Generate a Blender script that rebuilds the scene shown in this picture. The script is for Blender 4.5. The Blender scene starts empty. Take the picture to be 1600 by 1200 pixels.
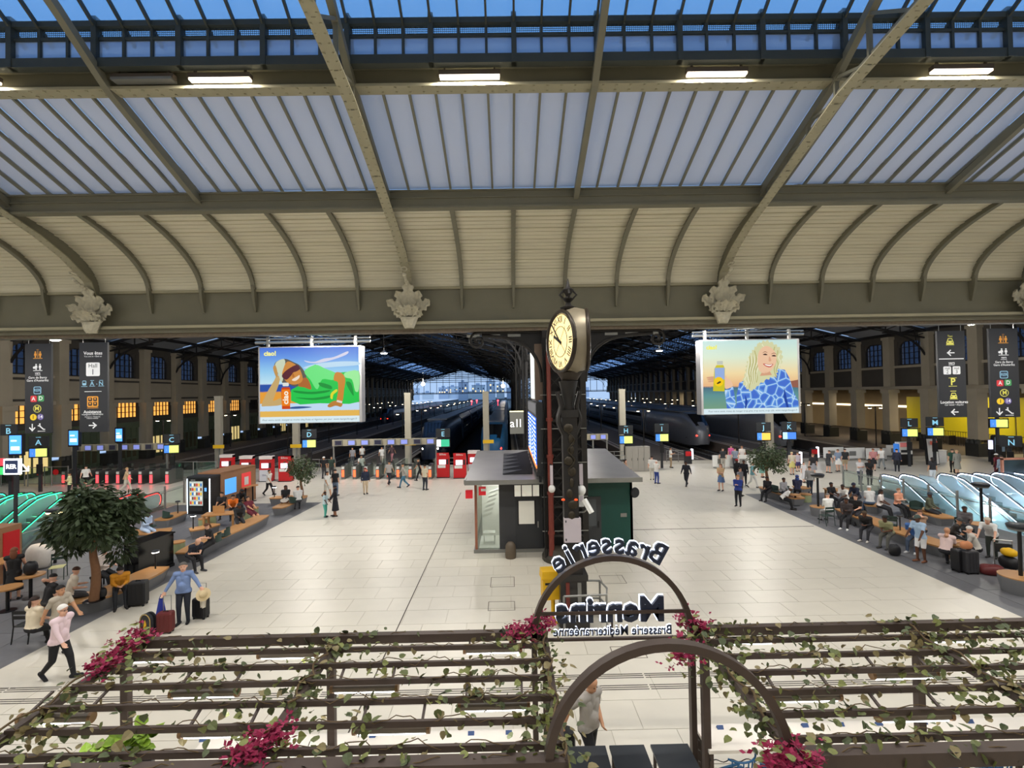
import bpy, math, random
import numpy as np
from mathutils import Vector as V, Matrix
PI = math.pi
rnd = random.Random(11)
SC = bpy.context.scene
COL = SC.collection

# ------------------------------------------------------------------ camera
CAM = V((0, 0, 6.5)); FPX = 780.0
CR = Matrix.Rotation(-math.radians(0.55), 3, 'Z') @ Matrix.Rotation(PI/2 + math.radians(1.03), 3, 'X') @ Matrix.Rotation(-math.radians(1.0), 3, 'Z')
cd = bpy.data.cameras.new('camera'); cam = bpy.data.objects.new('camera', cd); COL.objects.link(cam)
cam.location = CAM; cam.rotation_euler = CR.to_euler()
cd.sensor_width = 36; cd.lens = FPX/1600*36; cd.clip_start = .05; cd.clip_end = 3000
SC.camera = cam
def ray(u, v): return CR @ V(((u-800)/FPX, -(v-600)/FPX, -1))
def fl(u, v, z=0.0):
    d = ray(u, v); t = (z-CAM.z)/d.z; p = CAM + d*t; return V((p.x, p.y, z))
def at(u, v, Y):
    d = ray(u, v); return CAM + d*(Y/d.y)
# ------------------------------------------------------------------ sky: dusk
SC.view_settings.view_transform = 'Standard'; SC.view_settings.look = 'None'
SC.view_settings.exposure = 0.38; SC.view_settings.gamma = 1.0; SC.view_settings.use_curve_mapping = False
cy = SC.cycles; cy.adaptive_threshold = .05; cy.max_bounces = 4; cy.diffuse_bounces = 2; cy.glossy_bounces = 2; cy.transmission_bounces = 4; cy.transparent_max_bounces = 8; cy.caustics_reflective = False; cy.caustics_refractive = False; cy.sample_clamp_indirect = 4.0
w = bpy.data.worlds.new('dusk'); SC.world = w; w.use_nodes = True
nt = w.node_tree; nt.nodes.clear()
o = nt.nodes.new('ShaderNodeOutputWorld'); bg = nt.nodes.new('ShaderNodeBackground'); bg.inputs[1].default_value = .95
tc = nt.nodes.new('ShaderNodeTexCoord'); sx = nt.nodes.new('ShaderNodeSeparateXYZ'); cr = nt.nodes.new('ShaderNodeValToRGB')
cr.color_ramp.elements[0].position = 0.0; cr.color_ramp.elements[0].color = (.36, .51, .76, 1)
cr.color_ramp.elements[1].position = 1.0; cr.color_ramp.elements[1].color = (.19, .37, .66, 1)
e = cr.color_ramp.elements.new(.15); e.color = (.27, .46, .78, 1)
e = cr.color_ramp.elements.new(.6); e.color = (.22, .42, .73, 1)
nt.links.new(tc.outputs['Generated'], sx.inputs[0]); nt.links.new(sx.outputs['Z'], cr.inputs[0])
nt.links.new(cr.outputs[0], bg.inputs[0]); nt.links.new(bg.outputs[0], o.inputs[0])

# ------------------------------------------------------------------ helpers
def lin(c):
    return tuple(((x/255)/12.92 if x <= 10 else ((x/255+.055)/1.055)**2.4) for x in c)
MATS = {}
def mat(name, col, rough=.6, metal=0., emit=0., var=.1, scale=3., bump=0., rand=0., detail=4., stretch=None, spec=.4):
    if name in MATS: return MATS[name]
    m = bpy.data.materials.new(name); m.use_nodes = True; t = m.node_tree; N = t.nodes; L = t.links
    b = N['Principled BSDF']; c = lin(col)
    b.inputs['Roughness'].default_value = rough; b.inputs['Metallic'].default_value = metal
    b.inputs['Specular IOR Level'].default_value = spec
    b.inputs['Base Color'].default_value = (*c, 1)
    src = None
    if var > 0 or bump > 0:
        x = N.new('ShaderNodeTexCoord'); no = N.new('ShaderNodeTexNoise'); no.inputs['Scale'].default_value = scale; no.inputs['Detail'].default_value = detail
        if stretch:
            mp = N.new('ShaderNodeMapping'); mp.inputs['Scale'].default_value = stretch; L.new(x.outputs['Object'], mp.inputs[0]); L.new(mp.outputs[0], no.inputs['Vector'])
        else: L.new(x.outputs['Object'], no.inputs['Vector'])
        mx = N.new('ShaderNodeMix'); mx.data_type = 'RGBA'
        mx.inputs[6].default_value = (*[k*(1-var) for k in c], 1); mx.inputs[7].default_value = (*[min(1, k*(1+var)) for k in c], 1)
        L.new(no.outputs[0], mx.inputs[0]); src = mx.outputs[2]
        if bump > 0:
            bp = N.new('ShaderNodeBump'); bp.inputs['Strength'].default_value = bump; bp.inputs['Distance'].default_value = .02
            L.new(no.outputs[0], bp.inputs['Height']); L.new(bp.outputs[0], b.inputs['Normal'])
    if rand > 0:
        oi = N.new('ShaderNodeObjectInfo'); mr = N.new('ShaderNodeMapRange'); mr.inputs[3].default_value = 1-rand; mr.inputs[4].default_value = 1+rand
        L.new(oi.outputs['Random'], mr.inputs[0]); hs = N.new('ShaderNodeHueSaturation'); L.new(mr.outputs[0], hs.inputs['Value'])
        if src: L.new(src, hs.inputs['Color'])
        else: hs.inputs['Color'].default_value = (*c, 1)
        src = hs.outputs[0]
    if src: L.new(src, b.inputs['Base Color'])
    if emit > 0:
        b.inputs['Emission Color'].default_value = (*c, 1); b.inputs['Emission Strength'].default_value = emit
        if not name.startswith('neon'): m.cycles.emission_sampling = 'NONE'
    MATS[name] = m; return m
def glow(name, col, k):
    return mat(name, col, rough=.5, emit=k, var=0)
def glassmat(name, col, transp=.85, rough=.05, translucent=None):
    if name in MATS: return MATS[name]
    m = bpy.data.materials.new(name); m.use_nodes = True; t = m.node_tree; N = t.nodes; L = t.links; N.clear()
    o = N.new('ShaderNodeOutputMaterial'); mx = N.new('ShaderNodeMixShader'); mx.inputs[0].default_value = transp
    tr = N.new('ShaderNodeBsdfTransparent'); tr.inputs[0].default_value = (*lin(col), 1)
    if translucent is None:
        g = N.new('ShaderNodeBsdfGlossy'); g.inputs['Color'].default_value = (.75, .78, .78, 1); g.inputs['Roughness'].default_value = rough+.05; sh = g.outputs[0]
    else:
        a = N.new('ShaderNodeBsdfTranslucent'); a.inputs[0].default_value = (*lin(col), 1)
        d = N.new('ShaderNodeBsdfDiffuse'); d.inputs[0].default_value = (*lin(col), 1)
        no = N.new('ShaderNodeTexNoise'); no.inputs['Scale'].default_value = .7; no.inputs['Detail'].default_value = 5
        mr = N.new('ShaderNodeMapRange'); mr.inputs[3].default_value = max(0, translucent-.12); mr.inputs[4].default_value = min(1, translucent+.12)
        x = N.new('ShaderNodeTexCoord'); L.new(x.outputs['Object'], no.inputs['Vector']); L.new(no.outputs[0], mr.inputs[0])
        q = N.new('ShaderNodeMixShader'); L.new(mr.outputs[0], q.inputs[0]); L.new(d.outputs[0], q.inputs[1]); L.new(a.outputs[0], q.inputs[2]); sh = q.outputs[0]
    L.new(sh, mx.inputs[1]); L.new(tr.outputs[0], mx.inputs[2]); L.new(mx.outputs[0], o.inputs[0])
    MATS[name] = m; return m

class MB:
    def __init__(s): s.v = []; s.f = []; s.m = []; s.k = 0
    def add(s, vs, fs):
        n = len(s.v); s.v += [tuple(p) for p in vs]; s.f += [[i+n for i in f] for f in fs]; s.m += [s.k]*len(fs); return s
    def mt(s, k): s.k = k; return s
    def box(s, x0, x1, y0, y1, z0, z1):
        return s.add([(x0,y0,z0),(x1,y0,z0),(x1,y1,z0),(x0,y1,z0),(x0,y0,z1),(x1,y0,z1),(x1,y1,z1),(x0,y1,z1)],
                     [(0,3,2,1),(4,5,6,7),(0,1,5,4),(1,2,6,5),(2,3,7,6),(3,0,4,7)])
    def cb(s, c, sz, rz=0., tx=0.):
        M = Matrix.Rotation(rz, 3, 'Z') @ Matrix.Rotation(tx, 3, 'X'); a, b, d = sz[0]/2, sz[1]/2, sz[2]/2; c = V(c)
        P = [(-a,-b,-d),(a,-b,-d),(a,b,-d),(-a,b,-d),(-a,-b,d),(a,-b,d),(a,b,d),(-a,b,d)]
        return s.add([c + M @ V(p) for p in P], [(0,3,2,1),(4,5,6,7),(0,1,5,4),(1,2,6,5),(2,3,7,6),(3,0,4,7)])
    def bar(s, p, q, w, h=None, up=(0,0,1)):
        h = w if h is None else h; p = V(p); q = V(q); d = (q-p).normalized(); u = V(up)
        if abs(d.dot(u)) > .99: u = V((0,1,0))
        a = d.cross(u).normalized()*(w/2); b = a.cross(d).normalized()*(h/2)
        return s.add([p-a-b,p+a-b,p+a+b,p-a+b,q-a-b,q+a-b,q+a+b,q-a+b], [(0,3,2,1),(4,5,6,7),(0,1,5,4),(1,2,6,5),(2,3,7,6),(3,0,4,7)])
    def tube(s, pts, r, n=8, caps=True, flat=1.):
        P = [V(p) for p in pts]; m = len(P); rr = r if isinstance(r, (list, tuple)) else [r]*m
        vs = []; nrm = None
        for i in range(m):
            d = (P[min(i+1, m-1)] - P[max(i-1, 0)]).normalized()
            if nrm is None: nrm = d.orthogonal().normalized()
            else:
                nrm = (nrm - d*nrm.dot(d)); nrm = nrm.normalized() if nrm.length > 1e-6 else d.orthogonal().normalized()
            b = d.cross(nrm)
            for k in range(n):
                a = 2*PI*k/n; vs.append(P[i] + (nrm*math.cos(a) + b*math.sin(a)*flat)*rr[i])
        fs = [(i*n+k, i*n+(k+1) % n, (i+1)*n+(k+1) % n, (i+1)*n+k) for i in range(m-1) for k in range(n)]
        if caps: fs += [tuple(range(n))[::-1], tuple((m-1)*n+k for k in range(n))]
        return s.add(vs, fs)
    def lathe(s, prof, c=(0,0,0), n=16, sx=1., sy=1.):
        c = V(c); vs = []; m = len(prof)
        for (r, z) in prof:
            for k in range(n): vs.append((c.x+r*math.cos(2*PI*k/n)*sx, c.y+r*math.sin(2*PI*k/n)*sy, c.z+z))
        fs = [(i*n+k, i*n+(k+1) % n, (i+1)*n+(k+1) % n, (i+1)*n+k) for i in range(m-1) for k in range(n)]
        if prof[0][0] > 1e-5: fs.append(tuple(range(n))[::-1])
        if prof[-1][0] > 1e-5: fs.append(tuple((m-1)*n+k for k in range(n)))
        return s.add(vs, fs)
    def prism(s, poly, a0, a1, pl='xz'):
        def P(p, a):
            return (p[0], a, p[1]) if pl == 'xz' else ((a, p[0], p[1]) if pl == 'yz' else (p[0], p[1], a))
        n = len(poly)
        return s.add([P(p, a0) for p in poly] + [P(p, a1) for p in poly],
                     [tuple(range(n)), tuple(range(2*n-1, n-1, -1))] + [(i, n+i, n+(i+1) % n, (i+1) % n) for i in range(n)])
    def ell(s, c, r, nu=12, nv=8, M=None):
        c = V(c); r = (r, r, r) if not isinstance(r, (tuple, list)) else r; vs = []
        for j in range(nv+1):
            th = PI*j/nv
            for i in range(nu):
                ph = 2*PI*i/nu; p = V((r[0]*math.sin(th)*math.cos(ph), r[1]*math.sin(th)*math.sin(ph), r[2]*math.cos(th)))
                vs.append(c + (M @ p if M else p))
        return s.add(vs, [(j*nu+i, (j+1)*nu+i, (j+1)*nu+(i+1) % nu, j*nu+(i+1) % nu) for j in range(nv) for i in range(nu)])
    def surf(s, fn, nu, nv, thick=0):
        vs = [fn(i/nu, j/nv) for j in range(nv+1) for i in range(nu+1)]; W = nu+1
        fs = [(j*W+i, j*W+i+1, (j+1)*W+i+1, (j+1)*W+i) for j in range(nv) for i in range(nu)]
        return s.add(vs, fs)
    def loft(s, rings, caps=True, closed=True):
        n = len(rings[0]); vs = [p for r in rings for p in r]; fs = []
        for i in range(len(rings)-1):
            for k in range(n if closed else n-1): fs.append((i*n+k, i*n+(k+1) % n, (i+1)*n+(k+1) % n, (i+1)*n+k))
        if caps: fs += [tuple(range(n))[::-1], tuple((len(rings)-1)*n+k for k in range(n))]
        return s.add(vs, fs)
    def mesh(s, name, mats, smooth=None):
        me = bpy.data.meshes.new(name); me.from_pydata(s.v, [], s.f)
        mats = mats if isinstance(mats, (list, tuple)) else [mats]
        for m in mats: me.materials.append(m)
        if len(mats) > 1: me.polygons.foreach_set('material_index', s.m)
        if smooth is not None:
            me.polygons.foreach_set('use_smooth', [True]*len(me.polygons)); me.set_sharp_from_angle(angle=smooth)
        me.update(); return me
    def build(s, name, mats, parent=None, loc=(0,0,0), rz=0., smooth=None, label=None):
        return ob(name, s.mesh(name, mats, smooth), parent, loc, rz, label)
SM = .7
def ob(name, me, parent=None, loc=(0,0,0), rz=0., label=None):
    o = bpy.data.objects.new(name, me); COL.objects.link(o); o.location = loc
    if rz: o.rotation_euler = (0, 0, rz)
    if parent is not None: o.parent = parent
    if label: o['label'] = label
    return o
def tag(o, label, cat, group=None, kind=None):
    o['label'] = label; o['category'] = cat
    if group: o['group'] = group
    if kind: o['kind'] = kind
    return o
def T(name, label, cat, loc=(0,0,0), rz=0., group=None, kind=None):
    o = bpy.data.objects.new(name, None); COL.objects.link(o); o.location = loc; o.rotation_euler = (0, 0, rz); o.empty_display_size = .1
    return tag(o, label, cat, group, kind)
def struct(o, label, cat): return tag(o, label, cat, None, 'structure')
def dup(root, loc, rz=0., label=None, group=None):
    def cp(o, par):
        c = o.copy(); COL.objects.link(c); c.parent = par
        for ch in KIDS.get(o.name, None) or [x for x in o.children]: cp(ch, c)
        return c
    r = cp(root, None); r.location = loc; r.rotation_euler = (0, 0, rz)
    if label: r['label'] = label
    if group: r['group'] = group
    return r
KIDS = {}
_tx = {}
def text_me(s, size, m, ext=0., off=0., space=1., align='CENTER', shear=0.):
    k = (s, size, m.name, ext, off, space, align, shear)
    if k in _tx: return _tx[k]
    cu = bpy.data.curves.new('lettering', 'FONT'); cu.body = s; cu.size = size; cu.extrude = ext; cu.offset = off*size*1.4; cu.align_x = align; cu.align_y = 'CENTER'
    cu.space_character = space; cu.resolution_u = 2; cu.shear = shear
    o = bpy.data.objects.new('lettering', cu); me = bpy.data.meshes.new_from_object(o)
    me.materials.clear(); me.materials.append(m); me.name = 'lettering'
    bpy.data.objects.remove(o); _tx[k] = me; return me
def txt(parent, s, loc, size, m, rot=(PI/2, 0, 0), name='lettering', **kw):
    o = ob(name, text_me(s, size, m, **kw), parent, loc); o.rotation_euler = rot; return o
def cat_rom(pts, n=6, closed=True):
    P = [V((*p, 0)) if len(p) == 2 else V(p) for p in pts]; out = []; N = len(P)
    for i in range(N if closed else N-1):
        a, b, c, d = (P[(i-1) % N], P[i], P[(i+1) % N], P[(i+2) % N]) if closed else (P[max(i-1, 0)], P[i], P[i+1], P[min(i+2, N-1)])
        for k in range(n):
            t = k/n; out.append(.5*((2*b) + (c-a)*t + (2*a-5*b+4*c-d)*t*t + (3*b-a-3*c+d)*t**3))
    if not closed: out.append(P[-1])
    return [tuple(p[:2]) for p in out] if len(pts[0]) == 2 else out
def lamp(name, parent, loc, power, size, col=(1, .93, .82), rot=(0,0,0), spread=PI):
    l = bpy.data.lights.new(name, 'AREA'); l.energy = power; l.color = col; l.shape = 'RECTANGLE'; l.size, l.size_y = size; l.spread = spread
    o = bpy.data.objects.new(name, l); COL.objects.link(o); o.location = loc; o.rotation_euler = rot
    if parent is not None: o.parent = parent
    return o
def point(name, parent, loc, power, col=(1, .85, .65), r=.08):
    l = bpy.data.lights.new(name, 'POINT'); l.energy = power; l.color = col; l.shadow_soft_size = r
    o = bpy.data.objects.new(name, l); COL.objects.link(o); o.location = loc
    if parent is not None: o.parent = parent
    return o
ORD = ['first','second','third','fourth','fifth','sixth','seventh','eighth','ninth','tenth','eleventh','twelfth','thirteenth','fourteenth','fifteenth','sixteenth','seventeenth','eighteenth','nineteenth','twentieth']

# ------------------------------------------------------------------ materials
m_cream = mat('painted_cream_iron', (172,166,140), .55, var=.08, scale=1.2)
m_olive = mat('painted_olive_iron', (128,125,108), .55, var=.12, scale=1.5)
m_dkiron = mat('dark_green_iron', (66,70,64), .55, var=.15, scale=2)
m_board = mat('painted_boards', (232,226,202), .6, var=.10, scale=.8, stretch=(.4, 6, 6))
m_black = mat('black_iron', (30,27,25), .5, var=.25, scale=6)
m_shed = mat('soot_iron', (26,25,26), .6, var=.2, scale=3)
m_stone = mat('floor_stone', (206,200,186), .38, var=.05, scale=2.2, rand=.025)
m_joint = mat('floor_joint', (188,181,165), .8, var=.15)
m_grey = mat('grey_granite', (103,103,106), .5, var=.14, scale=5, rand=.05)
m_asph = mat('platform_asphalt', (88,80,74), .8, var=.18, scale=1.5)
m_pit = mat('track_ballast', (34,32,32), .9, var=.4, scale=8)
m_steel = mat('brushed_steel', (165,165,162), .35, .8, var=.08)
m_galv = mat('galvanised_steel', (140,140,136), .45, .5, var=.1)
m_white = mat('white_paint', (226,226,222), .4, var=.03)
m_dark = mat('dark_panel', (40,42,46), .45, var=.08)
m_blk = mat('black_plastic', (18,18,20), .4, var=.1)
m_red = mat('red_panel', (196,28,34), .4, var=.06)
m_wood = mat('oak_slats', (172,126,78), .5, var=.18, scale=3, stretch=(1, 10, 1))
m_conc = mat('grey_concrete', (112,113,116), .6, var=.08, scale=2)
m_glassP = glassmat('frosted_roof_glass', (240,238,240), .08, translucent=.45)
m_glassL = glassmat('lantern_glass', (215,235,250), .8, translucent=.6)
m_glassC = glassmat('clerestory_glass', (205,220,238), .45, translucent=.55)
m_kglass = glassmat('kiosk_glass', (240,244,240), .9)
m_clear = glassmat('clear_glass', (236,244,241), .88)
m_lamp = glow('lamp_white', (255,250,240), 9)
m_lampw = glow('lamp_warm', (255,214,150), 7)
# ------------------------------------------------------------------ hall: floor
TX = [-15.5 + 11.85*k for k in range(-2, 6)]
YG = 19.2
zgb, zgt = at(800, 503, YG).z, at(800, 449, YG).z
XL, XR = -46.0, 50.0
# floor base with stair wells left open
HL = (-36.5, -20.4, 21.0, 31.5); HRt = (22.0, 39.0, 16.0, 32.6)
f = MB()
def strips(y0, y1):
    cuts = [XL, XR]
    xs = [XL]
    for h in (HL, HRt):
        if y0 >= h[2] and y1 <= h[3]: xs += [h[0], h[1]]
    xs.append(XR)
    for i in range(0, len(xs), 2): f.box(xs[i], xs[i+1], y0, y1, -.3, 0)
ys = sorted({-8, HL[2], HL[3], HRt[2], HRt[3], 46.0})
for a, b in zip(ys[:-1], ys[1:]): strips(a, b)
floor = struct(f.build('floor', m_joint), 'pale stone floor of the concourse', 'floor')
# grey granite zones (thin inlay 4 mm proud) on both sides
def inlay(name, poly, m, z=.006, par=floor):
    return MB().prism(poly, .0005, z, 'xy').build(name, m, par)
L0, L1 = fl(503, 785), fl(0, 1046); Lb = fl(330, 1046-0)
Rr0, Rr1 = fl(1163, 772), fl(1600, 966)
sl = (L1.x-L0.x)/(L1.y-L0.y); sr = (Rr1.x-Rr0.x)/(Rr1.y-Rr0.y)
def lx(y): return L0.x + sl*(y-L0.y)
def rx(y): return Rr0.x + sr*(y-Rr0.y)
YA, YB = L0.y, Rr0.y
ybl = fl(100, 1044).y
inlay('granite_paving', [(lx(ybl), ybl), (L0.x, YA), (HL[1], YA), (HL[1], 17.5), (-44, 17.5), (-44, ybl)], m_grey)
inlay('granite_paving', [(rx(9), 9), (45, 9), (45, HRt[2]), (HRt[1], HRt[2]), (HRt[0], HRt[2]), (HRt[0], YB), (Rr0.x, YB)], m_grey)
# granite paving slabs (joints) on the grey zones
sm_g = MB().cb((0, 0, .004), (1.48, 1.48, .008)).mesh('paving_slab', m_grey)
for i in range(-31, 31):
    for j in range(7, 22):
        x, y = i*1.5+.75, j*1.5
        if (lx(ybl) > -99 and y > ybl+.8 and y < YA-.8 and x > HL[1]+.8 and x+.9 < lx(y)-.35) or (y < YB-.8 and y > 9.8 and x < HRt[0]-.8 and x-.9 > rx(y)+.35):
            p = V((x, y, 0))
            c = ob('paving_slab', sm_g, floor, (x, y, .004))
# pale slabs, running bond
sw, sd = 1.25, .92
sme = MB().cb((0, 0, .004), (sw-.012, sd-.012, .008)).mesh('floor_slab', m_stone)
cand = []
rest = MB()
for j in range(int(-4/sd), int(45/sd)):
    for i in range(-36, 40):
        x = (i + (.5 if j % 2 else 0))*sw; y = j*sd
        if YA > y > ybl-sd*.5 and x < lx(y)+sw*.62: continue
        if y < YB and y > 9 and x > rx(y)-sw*.62: continue
        if any(h[0]-.7 < x < h[1]+.7 and h[2]-.5 < y < h[3]+.5 for h in (HL, HRt)): continue
        if not XL+1 < x < XR-1: continue
        pc = CR.transposed() @ (V((x, y, 0))-CAM)
        vis = pc.z < 0 and abs(pc.x/pc.z) < 1.05 and abs(pc.y/pc.z) < .79
        cand.append((-pc.z if vis else 999, x, y, vis))
cand.sort()
for n, (d, x, y, vis) in enumerate(cand):
    if n < 300 and vis: ob('floor_slab', sme, floor, (x, y, .004))
    else: rest.cb((x, y, .004), (sw-.012, sd-.012, .008))
r = rest.build('floor_slab_rest', m_stone, floor); r['kind'] = 'stuff'
# edge strips that carry pale stone up to the diagonal borders
m_stone2 = m_stone
inlay('floor_slab_edge', [(lx(ybl)-.0, ybl), (lx(ybl)+2.2, ybl), (L0.x+2.2, YA), (L0.x, YA)], m_stone2, .0065)
inlay('floor_slab_edge', [(rx(9)-2.2, 9), (rx(9), 9), (Rr0.x, YB), (Rr0.x-2.2, YB)], m_stone2, .0065)
inlay('floor_slab_edge', [(-44, ybl-1.0), (lx(ybl)+2.3, ybl-1.0), (lx(ybl)+2.2, ybl), (-44, ybl)], m_stone2, .0062)
# dark expansion joints
m_slot = mat('dark_slot', (70,62,54), .8, var=.2)
jx = MB(); a, b = fl(729, 757), fl(612, 985); xj = (a.x+b.x)/2
jx.box(xj-.016, xj+.016, 5, 33, .0, .0135)
jx.build('expansion_joint', m_slot, floor)
yj = fl(600, 836).y; x0j, x1j = fl(440, 838).x, -1.8
MB().box(x0j, x1j, yj-.02, yj+.02, 0, .0135).build('expansion_joint', m_slot, floor)
MB().box(5.4, fl(1268, 821).x, yj-.02, yj+.02, 0, .0135).build('expansion_joint', m_slot, floor)
# drain channels
yd1, yd2 = fl(800, 1061).y, fl(800, 1079).y
dr = mat('drain_slot', (66,58,52), .6, var=.2)
for yd in (yd1, yd2):
    for k in range(-13, 14):
        b = MB()
        for q in (-.075, 0, .075): b.box(k*1.2-.58, k*1.2+.58, yd+q-.014, yd+q+.014, .004, .0145)
        b.build('drain_grate', dr, floor)
# service hatches near the pillar
hm = mat('hatch_frame', (96,86,74), .6, var=.2)
for (u0, v0, u1, v1) in ((766, 902, 800, 918), (762, 940, 800, 955), (942, 899, 985, 913), (760, 985, 800, 1000), (960, 1010, 1010, 1030)):
    p = fl(u0, v1); q = fl(u1, v0); b = MB()
    x0, x1, y0, y1 = p.x, p.x+.82, p.y, q.y
    for (xa, xb, ya, yb) in ((x0, x1, y0, y0+.02), (x0, x1, y1-.02, y1), (x0, x0+.02, y0, y1), (x1-.02, x1, y0, y1)): b.box(xa, xb, ya, yb, .008, .015)
    b.build('service_hatch', hm, floor)
# ------------------------------------------------------------------ hall: girder and boarded cove
g = MB(); g.box(XL, XR, YG, YG+.12, zgb, zgt)
g.box(XL, XR, YG-.28, YG+.4, zgb-.08, zgb).box(XL, XR, YG-.1, YG+.3, zgb-.22, zgb-.08)
gird = struct(g.build('beam_front', m_olive), 'long riveted olive girder along the back of the hall', 'girder')
MB().box(XL, XR, YG-.30, YG-.26, zgb-.06, zgb+.035).build('flange_edge', m_cream, gird)
MB().box(XL, XR, YG-.14, YG+.02, zgt-.04, zgt+.05).build('flange_edge', m_cream, gird)
MB().box(XL, XR, YG+.02, YG+.5, zgb-.34, zgb-.22).build('lower_flange', mat('worn_iron', (120,108,92), .5, .3, var=.4, scale=9), gird)
yB, zB = 15.85, at(800, 318, 15.85).z
def cove(t):
    th = t*math.radians(66); return (YG-.08-(YG-.08-yB)*(1-math.cos(th))/(1-math.cos(math.radians(66))), zgt+.04+(zB-zgt-.04)*math.sin(th)/math.sin(math.radians(66)))
ceil = MB(); NB = 24
ceil.loft([[(x, cove(t/12)[0]+.1, cove(t/12)[1]+.05) for t in range(13)] + [(x, cove(t/12)[0]+.2, cove(t/12)[1]+.12) for t in range(12, -1, -1)] for x in (XL, XR)])
ceiling = struct(ceil.build('ceiling', m_olive), 'curved boarded cove between the girder and the roof glazing', 'ceiling')
for k in range(NB):
    (ya, za), (yb, zb) = cove(k/NB), cove((k+1)/NB)
    d = V((0, yb-ya, zb-za)).normalized(); n = V((0, -d.z, d.y)); n = n if n.z < 0 else -n
    lap = n*(.028 + .012*(k % 3))
    p0, p1 = V((0, ya, za))+lap*.3, V((0, yb, zb))+lap*1.0
    vs = []
    for x in (XL, XR):
        for q in (p0, p1, V((0, yb, zb))-n*.03, V((0, ya, za))-n*.03): vs.append((x, q.y, q.z))
    MB().add(vs, [(0,1,2,3),(7,6,5,4),(0,4,5,1),(1,5,6,2),(2,6,7,3),(3,7,4,0)]).build('board', m_board, ceiling)
# curved ribs under the cove
rb = MB(); pts = [cove(t/14) for t in range(15)]
ins = []
for i, (y, z) in enumerate(pts):
    d = V((0, pts[min(i+1, 14)][0]-pts[max(i-1, 0)][0], pts[min(i+1, 14)][1]-pts[max(i-1, 0)][1])).normalized(); n = V((0, -d.z, d.y)); n = n if n.z < 0 else -n
    ins.append((V((0, y, z))-n*.02, V((0, y, z))+n*(.17+.05*math.sin(PI*i/14)), n))
for hw, a, b in ((.025, 0, 1), (.075, .86, 1.05)):
    rings = []
    for p, q, n in ins:
        A = p.lerp(q, a); B = p.lerp(q, b); rings.append([(-hw, A.y, A.z), (hw, A.y, A.z), (hw, B.y, B.z), (-hw, B.y, B.z)])
    rb.loft(rings)
rb.loft([[(-.05, YG-.30, zgt+.12), (.05, YG-.30, zgt+.12), (.05, YG+.02, zgt+.12), (-.05, YG+.02, zgt+.12)],
         [(-.05, YG-.26, zgt-.25), (.05, YG-.26, zgt-.25), (.05, YG+.02, zgt-.25), (-.05, YG+.02, zgt-.25)],
         [(-.03, YG-.1, zgt-.8), (.03, YG-.1, zgt-.8), (.03, YG+.02, zgt-.8), (-.03, YG+.02, zgt-.8)]])
rme = rb.mesh('rib', m_olive)
for x in TX:
    for k in range(1, 6):
        xx = x + k*11.85/6
        if XL < xx < XR: ob('rib', rme, ceiling, (xx, 0, 0))
# ------------------------------------------------------------------ roof: purlins
yP1 = 15.7
z1a, z1b, z1c = at(800, 324, yP1).z, at(800, 308, yP1).z, at(800, 297, yP1).z
p1 = MB(); p1.box(XL, XR, yP1-.05, yP1+.02, z1a, z1c).box(XL, XR, yP1-.14, yP1+.15, z1a-.03, z1a+.03).box(XL, XR, yP1-.11, yP1+.1, z1b-.03, z1b).box(XL, XR, yP1-.14, yP1+.1, z1c-.04, z1c)
pur1 = struct(p1.build('beam_middle', m_olive), 'olive purlin between boarded cove and frosted glazing', 'beam')
yP2 = 12.2
z2a, z2b, z2c, z2d = at(800, 137, yP2).z, at(800, 127, yP2).z, at(800, 108, yP2).z, at(800, 92, yP2).z
p2 = MB(); p2.box(XL, XR, yP2+.0, yP2+.06, z2a+.05, z2c).box(XL, XR, yP2-.16, yP2+.2, z2c, z2c+.03)
pur2 = struct(p2.build('beam_upper', m_olive), 'olive purlin carrying the strip lights under the lantern', 'beam')
MB().box(XL, XR, yP2-.16, yP2+.2, z2a-.02, z2a+.05).build('riveted_flange', m_cream, pur2)
MB().tube([(XL, yP2-.22, z2c+.12), (XR, yP2-.22, z2c+.12)], .03, 6).build('cable_pipe', m_galv, pur2)
rv = MB()
for i in range(int((XR-XL)/.34)):
    for q in (-.1, .1): rv.cb((XL+.2+i*.34, yP2+q, z2a-.025), (.05, .05, .03))
rv.build('rivets', m_cream, pur2)['kind'] = 'stuff'
# frosted lower glazing
s = 11.85/18
gA, gB = V((0, yP1-.02, z1c+.02)), V((0, yP2+.12, z2a+.1))
win1 = T('window_1', 'sloping frosted glazing between the two olive purlins', 'glazing', kind='structure')
dn = (gB-gA).normalized(); nn = V((0, dn.z, -dn.y)); nn = nn if nn.z > 0 else -nn
pm = MB().add([(-s/2+.02, *(gA+nn*.05).yz), (s/2-.02, *(gA+nn*.05).yz), (s/2-.02, *(gB+nn*.05).yz), (-s/2+.02, *(gB+nn*.05).yz)] +
              [(-s/2+.02, *(gA+nn*.07).yz), (s/2-.02, *(gA+nn*.07).yz), (s/2-.02, *(gB+nn*.07).yz), (-s/2+.02, *(gB+nn*.07).yz)],
              [(0,1,2,3),(7,6,5,4),(0,4,5,1),(1,5,6,2),(2,6,7,3),(3,7,4,0)]).mesh('pane', m_glassP)
bm_ = MB().bar(gA-nn*.02, gB-nn*.02, .06, .09, up=nn).mesh('glazing_bar', m_olive)
def spanx(x0, x1):
    i0 = math.ceil((x0-TX[0])/s); i1 = math.floor((x1-TX[0])/s); return [TX[0]+i*s for i in range(i0, i1)]
def panes(par, pme, x0, x1):
    for x in spanx(XL, XR):
        if x0 < x < x1: ob('pane', pme, par, (x+s/2, 0, 0))
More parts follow.
